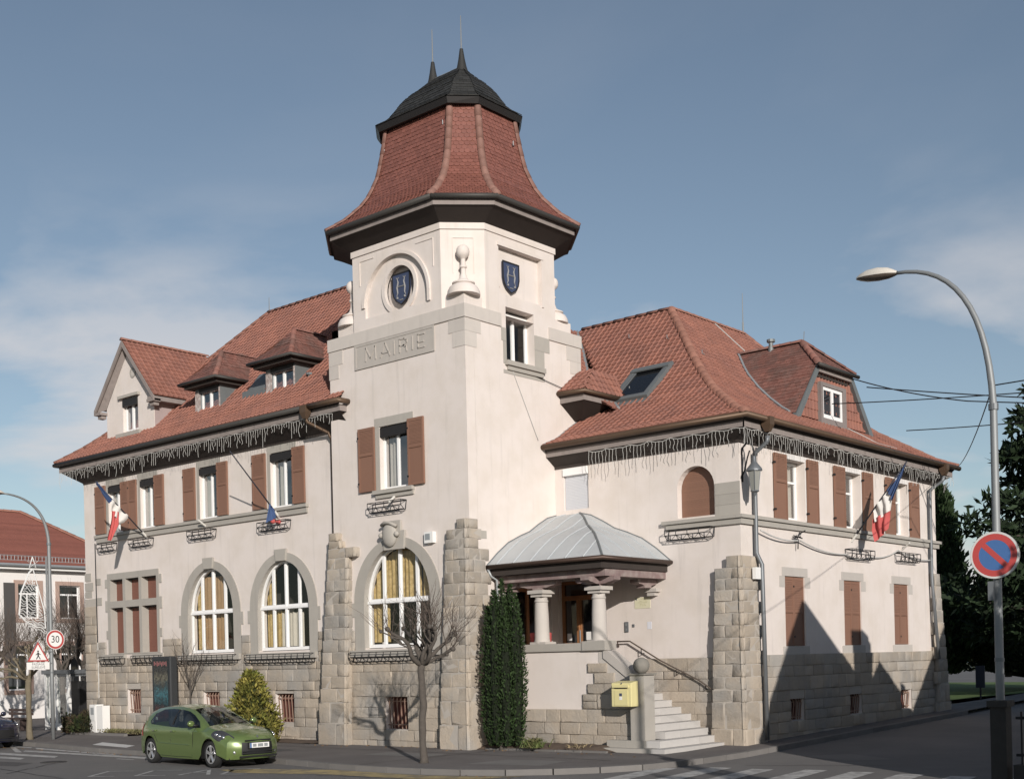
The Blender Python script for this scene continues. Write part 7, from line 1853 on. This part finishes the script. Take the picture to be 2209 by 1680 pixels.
def build_car(name, label, cat, loc, rz, paint, plate=True):
    t = thing(name, label, cat, loc, rz)
    def arch(cx, n=16, r=.37): return [(cx + r * cos(pi * i / n), WZ + r * sin(pi * i / n) * 1.0) for i in range(n + 1)]
    top = SIL[:]                                                   # front bottom -> over roof -> rear bottom
    bottom = [(-2.05, .20)] + [(x, max(z, .19)) for x, z in arch(AX_R)[::-1]] + [(-.9, .175), (0, .17), (.9, .175)] + [(x, max(z, .19)) for x, z in arch(AX_F)[::-1]]
    outline = top + bottom[1:]
    win = [(1.00, .90), (.80, 1.035), (.48, 1.175), (.20, 1.262), (-.10, 1.298), (-.55, 1.318), (-1.02, 1.30), (-1.30, 1.20), (-1.46, 1.02), (-1.38, .95), (-.60, .91), (.2, .885)]
    pts = [Vector(p) for p in outline]; n0 = len(pts); edges = [(i, (i + 1) % n0) for i in range(n0)]
    k0 = len(pts); pts += [Vector(p) for p in win]; edges += [(k0 + i, k0 + (i + 1) % len(win)) for i in range(len(win))]
    for i in range(-20, 24):
        for j in range(2, 14):
            pts.append(Vector((i * .105, j * .10 + .013)))
    v2, _, tris, _, _, _ = delaunay_2d_cdt(pts, edges, [list(range(n0))], 1, 1e-4)
    def inside(p, poly):
        c = False
        for i in range(len(poly)):
            a, b = poly[i], poly[(i + 1) % len(poly)]
            if (a[1] > p[1]) != (b[1] > p[1]) and p[0] < (b[0] - a[0]) * (p[1] - a[1]) / (b[1] - a[1]) + a[0]: c = not c
        return c
    body = MB(); glass = {1: MB(), -1: MB()}; inner = MB()
    for sgn in (1, -1):
        V = [deform(v.x, sgn * halfw(v.x, v.y), v.y) for v in v2]
        fb, fg = [], []
        for f in tris:
            c = ((v2[f[0]].x + v2[f[1]].x + v2[f[2]].x) / 3, (v2[f[0]].y + v2[f[1]].y + v2[f[2]].y) / 3)
            if not inside(c, outline): continue
            ff = tuple(f)
            ar = (v2[f[1]].x - v2[f[0]].x) * (v2[f[2]].y - v2[f[0]].y) - (v2[f[2]].x - v2[f[0]].x) * (v2[f[1]].y - v2[f[0]].y)
            if (ar > 0) == (sgn > 0): ff = ff[::-1]
            (fg if inside(c, win) else fb).append(ff)
        def pick(q, V, fs):
            used = sorted({i for f in fs for i in f}); mp = {u: i for i, u in enumerate(used)}
            q.add([V[u] for u in used], [tuple(mp[i] for i in f) for f in fs])
        pick(body, V, fb); pick(glass[sgn], [(x, y - sgn * .004, z) for x, y, z in V], fg)
    # lengthwise skin over bonnet, screens, roof and tail
    dense = []
    for a, b in zip(SIL, SIL[1:]):
        n = max(1, int(math.hypot(b[0] - a[0], b[1] - a[1]) / .09))
        for i in range(n): dense.append((a[0] + (b[0] - a[0]) * i / n, a[1] + (b[1] - a[1]) * i / n))
    dense.append(SIL[-1])
    M = 20; grid = []
    for x, z in dense:
        w = halfw(x, z); cr = .05 if z > .7 else 0.0
        if x > 2.0 or x < -2.0: cr = .02 * (z > .7)
        for k in range(M + 1):
            y = -w + 2 * w * k / M; f = 1 - (y / w) ** 2
            px, py, pz = deform(x, y, z + cr * f); grid.append((px, py, pz))
    fb, fw_, fr, fgr = [], [], [], []
    for i in range(len(dense) - 1):
        xm = (dense[i][0] + dense[i + 1][0]) / 2; zm = (dense[i][1] + dense[i + 1][1]) / 2
        for k in range(M):
            f = (i * (M + 1) + k, i * (M + 1) + k + 1, (i + 1) * (M + 1) + k + 1, (i + 1) * (M + 1) + k)
            y = abs((k + .5) / M * 2 - 1)
            if .24 < xm < 1.10 and y < .90: fw_.append(f)
            elif -1.96 < xm < -1.72 and .92 < zm < 1.24 and y < .82: fr.append(f)
            elif xm > 2.2 and .25 < zm < .60 and y < .64 - .35 * max(0, .42 - zm): fgr.append(f)
            else: fb.append(f)
    pick(body, grid, fb)
    bo = body.build('body', paint, t, smooth=True, angle=38)
    def sub(name, faces, m, dz=-.006, par=t):
        q = MB(); used = sorted({i for f in faces for i in f}); mp = {u: i for i, u in enumerate(used)}
        q.add([grid[u] for u in used], [tuple(mp[i] for i in f) for f in faces]); return q.build(name, m, par, smooth=True)
    sub('windscreen', fw_, CARGL); sub('rear_window', fr, CARGL); gr = sub('grille', fgr, BLACK)
    for s in (1, -1): glass[s].build('side_window', CARGL, t, smooth=True)
    # underbody and wheel wells
    q = MB(); q.box(-1.95, 2.1, -.66, .66, .19, .62); q.build('underbody', BLACK, t)
    def side_line(pl, r=.006, nm='panel_gap', m=BLACK, off=.0):
        for s in (1, -1):
            q = MB(); q.tube([Vector(deform(x, s * (halfw(x, z) + off), z)) for x, z in pl], r, 4); q.build(nm, m, bo)
    side_line([(.62, .24), (.68, .5), (.74, .8), (.86, .95)]); side_line([(-.38, .24), (-.38, .6), (-.36, .95)]); side_line([(-1.02, .52), (-1.18, .72), (-1.28, .98)])
    side_line([(.62, .22), (-.2, .21), (-.95, .22)]); side_line([(.55, .50), (0, .505), (-.9, .52)], .010, 'side_rub_strip', paint, .004)
    side_line([(-.30, .955), (-.27, 1.12), (-.24, 1.295)], .028, 'door_pillar', BLACK, -.004)
    for x in (-.22, -1.12):
        for s in (1, -1):
            q = MB(); p = Vector(deform(x, s * (halfw(x, .80) + .012), .80)); q.tube([p - Vector((.09, 0, 0)), p + Vector((.09, 0, .005))], .017, 6); q.build('door_handle', paint, bo, smooth=True)
    for s in (1, -1):
        q = MB(); q.ball((.80, s * .90, 1.0), .085, 12, (.75, 1.15, .85)); mr = q.build('mirror', paint, t, smooth=True)
        q = MB(); q.tube([(.84, s * .74, .95), (.82, s * .86, .965)], .03, 6); q.ball((.77, s * .895, .965), .08, 10, (.7, 1.1, .6)); q.build('mirror_foot', BLACK, mr, smooth=True)
        # headlamp follows the corner of the wing
        q = MB(); vs = []
        for i in range(9):
            f = i / 8; x = 1.56 + .74 * f; zc = .79 - .125 * f; hh = (.02 + .092 * sin(pi * min(1, .10 + f * .86)))
            for j in range(5):
                z = zc + hh * (j / 4 * 2 - 1); y = s * (halfw(x, z) + .012 + .010 * sin(pi * j / 4)) * (1 - .20 * max(0, f - .5)); vs.append(deform(x + .02, y, z))
        q.add(vs, [(i * 5 + j, i * 5 + j + 1, (i + 1) * 5 + j + 1, (i + 1) * 5 + j) for i in range(8) for j in range(4)])
        hl = q.build('headlight', mat('headlamp_dark', (.06, .06, .065), .12, metal=.3, spec=.7), t, smooth=True)
        for cx in (1.76, 1.93, 2.10):
            q = MB(); zc_ = .79 - .125 * (cx - 1.56) / .74; p = Vector(deform(cx + .02, s * (halfw(cx, zc_) + .010), zc_)); q.ball(p, .056, 10, (1, .6, .8)); q.build('lamp_reflector', CHR, hl, smooth=True)
        q = MB(); p = Vector(deform(2.33, s * .60, .36)); q.ball(p, .062, 12, (.5, 1, 1)); fo = q.build('fog_light', CHR, t, smooth=True)
        q = MB(); q.ball(p + Vector((.012, s * .004, 0)), .042, 10, (.6, 1, 1)); q.build('lens', LAMPG, fo, smooth=True)
        q = MB(); vs = []
        for i in range(5):
            f = i / 4; z = .66 + .30 * f
            for j in range(4): x = -1.90 - .12 * (j / 3) + .10 * f; vs.append(deform(x, s * (halfw(x, z) + .008), z))
        q.add(vs, [(i * 4 + j, i * 4 + j + 1, (i + 1) * 4 + j + 1, (i + 1) * 4 + j) for i in range(4) for j in range(3)]); q.build('tail_light', RED_S, t, smooth=True)
    q = MB(); q.bx(SIDE(2.335), -.52, .52, .245, .28, 0, .03); q.build('lower_lip', BLACK, t)
    q = MB()
    for z in (.32, .37): q.bx(SIDE(2.372), -.45, .45, z, z + .018, 0, .012)
    q.build('grille_bar', BLACK, gr)
    q = MB(); q.bx(SIDE(2.33), -.36, .36, .60, .635, 0, .022); q.build('upper_grille', BLACK, t)
    q = MB(); q.prism([(-.03, .70), (0, .665), (.03, .70), (0, .735)], SIDE(2.31), 0, .02); q.build('badge', CHR, t)
    if plate:
        q = MB(); q.bx(SIDE(2.40), -.27, .27, .455, .565, 0, .012); pl_ = q.build('number_plate', WHITEP, t)
        q = MB(); q.bx(SIDE(2.412), -.27, -.225, .456, .564, 0, .002); q.build('blue_band', BLUE_S, pl_)
        q = MB()
        for a, c in ((-.19, -.09), (-.05, .10), (.13, .23)): q.bx(SIDE(2.412), a, c, .475, .545, 0, .002)
        q.build('blurred_print', ZINC_P, pl_)
        q = MB(); q.bx(SIDE(2.36), -.30, .30, .44, .58, 0, .035); q.build('plate_holder', BLACK, t)
    # wipers, aerial, interior hints
    q = MB(); q.tube([(1.12, -.30, .975), (.98, .20, 1.055)], .009, 4); q.tube([(1.12, .25, .975), (1.0, .58, 1.01)], .009, 4); q.build('wiper', BLACK, t)
    q = MB(); q.tube([(-1.2, 0, 1.39), (-1.4, 0, 1.60)], .006, 4); q.build('aerial', BLACK, t)
    q = MB()
    for y in (-.36, .36): q.ball((-.15, y, 1.02), .16, 10, (.5, 1, 1.2)); q.ball((-.95, y, .98), .15, 10, (.5, 1, 1))
    q.ball((.5, .3, .93), .14, 10, (.4, 1, 1)); q.build('seats', mat('car_interior', (.06, .06, .063), .8), t, smooth=True)
    q = MB(); q.box(.80, .802, -.5, -.44, .985, 1.03); q.build('tax_disc', WHITEP, t)
    t.scale = (1.0, 1.0, 1.065)
    for ax in (AX_F, AX_R):
        for s in (1, -1):
            w = thing('wheel', None, None, (ax, s * .665, WZ), 0 if s > 0 else pi); w.parent = t
            q = MB(); pr = [(.20, -.10), (.27, -.10), (.298, -.075), (.305, -.03), (.305, .03), (.298, .075), (.27, .105), (.225, .10), (.20, .07)]
            b = len(q.v); n = 28
            for rr_, yy in pr:
                for k in range(n): a = 2 * pi * k / n; q.v.append((rr_ * cos(a), yy, rr_ * sin(a)))
            for i in range(len(pr) - 1):
                for k in range(n): k2 = (k + 1) % n; q.f.append((i * n + k, (i + 1) * n + k, (i + 1) * n + k2, i * n + k2)); q.m.append(0)
            q.build('tyre', RUB, w, smooth=True)
            q = MB(); q.disc((0, .03, 0), (1, 0, 0), (0, 0, 1), 0, .215, 28); q.build('brake_drum', BLACK, w)
            q = MB(); q.disc((0, .092, 0), (1, 0, 0), (0, 0, 1), .185, .215, 28)
            for k in range(5):
                a = 2 * pi * k / 5 + .3
                for da in (-.13, .13):
                    c, s_ = cos(a + da * .5), sin(a + da * .5); c2, s2 = cos(a + da), sin(a + da)
                    q.tube([(c * .03, .080, s_ * .03), (c2 * .195, .090, s2 * .195)], [.024, .020], 5)
            q.tube([(0, .05, 0), (0, .098, 0)], .045, 12); q.build('rim', ALLOY, w)
            q = MB(); q.disc((0, -.02, 0), (1, 0, 0), (0, 0, 1), 0, .36, 24); q.build('wheel_well', BLACK, w)
    return t
build_car('parked_car', 'bright green hatchback parked in front of the stone plinth', 'car', (-4.42, -5.28, RZ0 + .004), radians(-4), CARG)
build_car('parked_car', 'dark navy car with only its nose showing at the left edge', 'car', (-18.25, -4.95, RZ0 + .004), radians(2), CARB, False)
# ------------------------------------------------------------------ neighbouring houses
HT = mat('far_roof_tile', (.25, .095, .07), .8, noise=.15, nscale=3, rand=.1)
t = thing('white_house', 'white house with a hipped red roof behind the bare trees on the left', 'house', (-36, 0, -.25))
x0, y0, y1, ze = -10.0, -14.0, 12.6, 7.75
wins = [(8.38, 4.92, 6.6, 1.14), (6.2, 4.92, 6.6, 1.1), (3.4, 4.92, 6.6, 1.1), (.6, 4.92, 6.6, 1.1), (8.4, 1.4, 3.6, 1.14), (5.6, 1.4, 3.6, 1.1), (3.0, 1.4, 3.6, 1.1), (.4, 1.4, 3.6, 1.1), (10.6, 4.92, 6.6, 1.1), (10.6, 1.4, 3.6, 1.1)]
HS = SIDE(0)
q = MB(); q.holed(rect(y0, y1, -.5, ze), [rect(a, a + w, b + .25, c + .25) for a, b, c, w in wins], HS, -.3, 0); q.box(x0, -.3, y0, y0 + .3, -.5, ze); q.box(x0, -.3, y1 - .3, y1, -.5, ze); q.box(x0, x0 + .3, y0 + .3, y1 - .3, -.5, ze); q.build('wall', PLASTER2, t)
PINKS = mat('pink_sandstone', (.38, .27, .225), .85, noise=.1)
for a, b, c, w in wins:
    q = MB(); q.holed(rect(a - .2, a + w + .2, b + .05, c + .45), [rect(a, a + w, b + .25, c + .25)], HS, .001, .05); wi = q.build('window', PINKS, t)
    q = MB(); q.holed(rect(a + .0, a + w, b + .25, c + .25), [rect(a + .07, a + w / 2 - .03, b + .32, c - .25), rect(a + w / 2 + .03, a + w - .07, b + .32, c - .25), rect(a + .07, a + w - .07, c - .17, c + .18)], HS, -.2, -.14); q.build('frame', PVC, wi)
    q = MB(); q.add([HS(a, b + .2, -.17), HS(a + w, b + .2, -.17), HS(a + w, c + .3, -.17), HS(a, c + .3, -.17)], [(0, 1, 2, 3)]); q.build('pane', glassmat('house_pane', opaque=.55, refl=.06), wi)
q = MB(); q.bx(HS, 5.45, 6.0, 2.9, 6.9, .05, .10); q.build('dark_strip', mat('grey_strip', (.075, .07, .068), .7), t)  # two dark upright strips standing proud of the wall
q = MB(); q.bx(HS, 2.0, 2.9, 2.6, 7.0, .05, .10); q.build('dark_strip', MATS['grey_strip'], t)
ov = .5; rx, rh = -5.0, 3.25
E_ = [(ov, y0 - ov, ze), (ov, y1 + ov, ze), (x0 - ov, y1 + ov, ze), (x0 - ov, y0 - ov, ze)]; R1 = (rx, y0 + 5, ze + rh); R2 = (rx, 9.0, ze + rh)
q = MB(); q.add(E_ + [R1, R2], [(0, 1, 5, 4), (1, 2, 5), (2, 3, 4, 5), (3, 0, 4)]); ro = q.build('roof', HT, t)
n = 26; q = MB()
for k in range(n):
    s = k / n; a = Vector(E_[0]).lerp(Vector(R1), s); b = Vector(E_[1]).lerp(Vector(R2), s); q.add([a + Vector((0, 0, .005)), b + Vector((0, 0, .005)), b + Vector((-.25, 0, .20)), a + Vector((-.25, 0, .20)), a + Vector((.02, 0, .045)), b + Vector((.02, 0, .045))], [(0, 1, 5, 4), (4, 5, 2, 3)])
tag(q.build('tile_course', HT, ro), kind='stuff')
q = MB(); q.box(x0 - .4, .42, y0 - .4, y1 + .4, ze - .2, ze - .02); q.build('eaves', WHITEP, t)
q = MB(); q.tube([(ov + .05, y0 - ov, ze - .0), (ov + .05, y1 + ov, ze)], .08, 6); q.build('gutter', ZINC_P, t)
q = MB(); q.box(.0, .03, y0, y1, ze - .21, ze - .20)
rl = MB()
for z in (.25, .48): rl.tube([(.18, y0, ze + z), (.18, y1 + .1, ze + z)], .02, 4)
for k in range(150): y = y0 + (y1 - y0) * k / 149; rl.tube([(.18, y, ze + .18), (.18, y, ze + .5)], .014, 4, cap=False)
rl.build('snow_guard', ZINC_P, t)
caps([Vector(E_[1]) + Vector((0, 0, .05)), Vector(R2) + Vector((0, 0, .05))], t, .13, .45, up=(.3, .3, 1))
caps([Vector(R1) + Vector((0, 0, .03)), Vector(R2) + Vector((0, 0, .03))], t, .13, .45)
q = MB(); q.box(-5.3, -4.7, 3, 3.6, ze + rh - .3, ze + rh + .3); q.build('chimney', STONE_S, t)
t = thing('white_annexe', 'low pale annexe between the white house and the street', 'house', (-42, -16, -.25))
q = MB(); q.box(-4, 4, -3, 3, -.5, 4.2); q.build('wall', PLASTER2, t)
q = MB(); q.add([(-4.3, -3.3, 4.2), (4.3, -3.3, 4.2), (4.3, 3.3, 4.2), (-4.3, 3.3, 4.2), (-4.3, 0, 6.2), (4.3, 0, 6.2)], [(0, 1, 5, 4), (2, 3, 4, 5), (1, 2, 5), (3, 0, 4)]); q.build('roof', HT, t)
# houses across the side street, right of the frame: their gables throw the shadow on the side wall
def gable_house(name, label, pts, base, depth, rear, loc, extra=None):
    """front gable outline (y,z) list starting at eave left .. eave right, facing -X"""
    t = thing(name, label, 'house', loc)
    L_, A_, R_ = pts; q = MB(); D_ = depth
    q.add([(0, L_[0], -.3), (0, R_[0], -.3), (0, R_[0], R_[1]), (0, A_[0], A_[1]), (0, L_[0], L_[1]), (D_, L_[0], -.3), (D_, R_[0], -.3), (D_, R_[0], rear[1]), (D_, L_[0], rear[0])],
          [(0, 4, 3, 2, 1), (0, 5, 8, 4), (1, 2, 7, 6), (5, 6, 7, 8)]); q.build('wall', PLASTER2, t)
    q = MB(); e = .02
    q.add([(-.02, L_[0] - e, L_[1]), (-.02, A_[0], A_[1] + .02), (-.02, R_[0] + e, R_[1]), (D_ + .1, R_[0] + e, rear[1]), (D_ + .1, L_[0] - e, rear[0])], [(0, 1, 4), (1, 2, 3), (1, 3, 4)]); q.build('roof', HT, t)
    for zc, yc_ in ((1.6, L_[0] + .9), (1.6, (L_[0] + R_[0]) / 2), (1.6, R_[0] - .9), (4.2, A_[0])):
        if zc < min(L_[1], R_[1]) + 1.0:
            w = MB(); w.box(-.05, -.005, yc_ - .5, yc_ + .5, zc - .7, zc + .7); wi = w.build('window', PVC, t)
            p = MB(); p.box(-.06, -.051, yc_ - .42, yc_ + .42, zc - .62, zc + .62); p.build('pane', MATS['house_pane'], wi)
    for xx in np.arange(1.3, D_ - .8, 1.7):
        for zc in (1.5, 3.3):
            if zc + .7 > L_[1] - .1: continue
            w = MB(); w.box(xx - .45, xx + .45, L_[0] - .05, L_[0] - .005, zc - .65, zc + .65); wi = w.build('window', PVC, t)
            p = MB(); p.box(xx - .38, xx + .38, L_[0] - .06, L_[0] - .051, zc - .58, zc + .58); p.build('pane', MATS['house_pane'], wi)
    if extra:
        for b_ in extra:
            q = MB(); q.box(*b_); q.build('chimney', STONE_S, t)
    return t
gable_house('corner_house', 'pale corner house with a steep gable across the side street, outside the frame', [(-3.83, 4.08), (-1.05, 7.83), (2.72, 5.22)], 0, 5.5, (4.0, 4.3), (17, 0, 0), [(.02, .6, 1.84, 2.50, 3.0, 7.04), (.02, .5, 2.50, 2.72, 3.0, 6.80)])
gable_house('small_gabled_house', 'small gabled house beside the corner house, outside the frame', [(2.74, 5.2), (3.56, 6.05), (5.15, 4.98)], 0, 3.0, (4.4, 4.4), (17, 0, 0), [(.02, .3, 5.0, 5.22, 2.5, 5.36)])
gable_house('long_gabled_house', 'tall gabled house farther along the side street, outside the frame', [(5.55, 4.0), (10.4, 9.0), (15.5, 5.0)], 0, 7.0, (3.9, 4.4), (17, 0, .1))
gable_house('end_gabled_house', 'last gabled house along the side street before the park, outside the frame', [(15.6, 4.6), (18.0, 7.4), (22.5, 4.6)], 0, 8.0, (4.4, 4.4), (17.5, 0, .3))
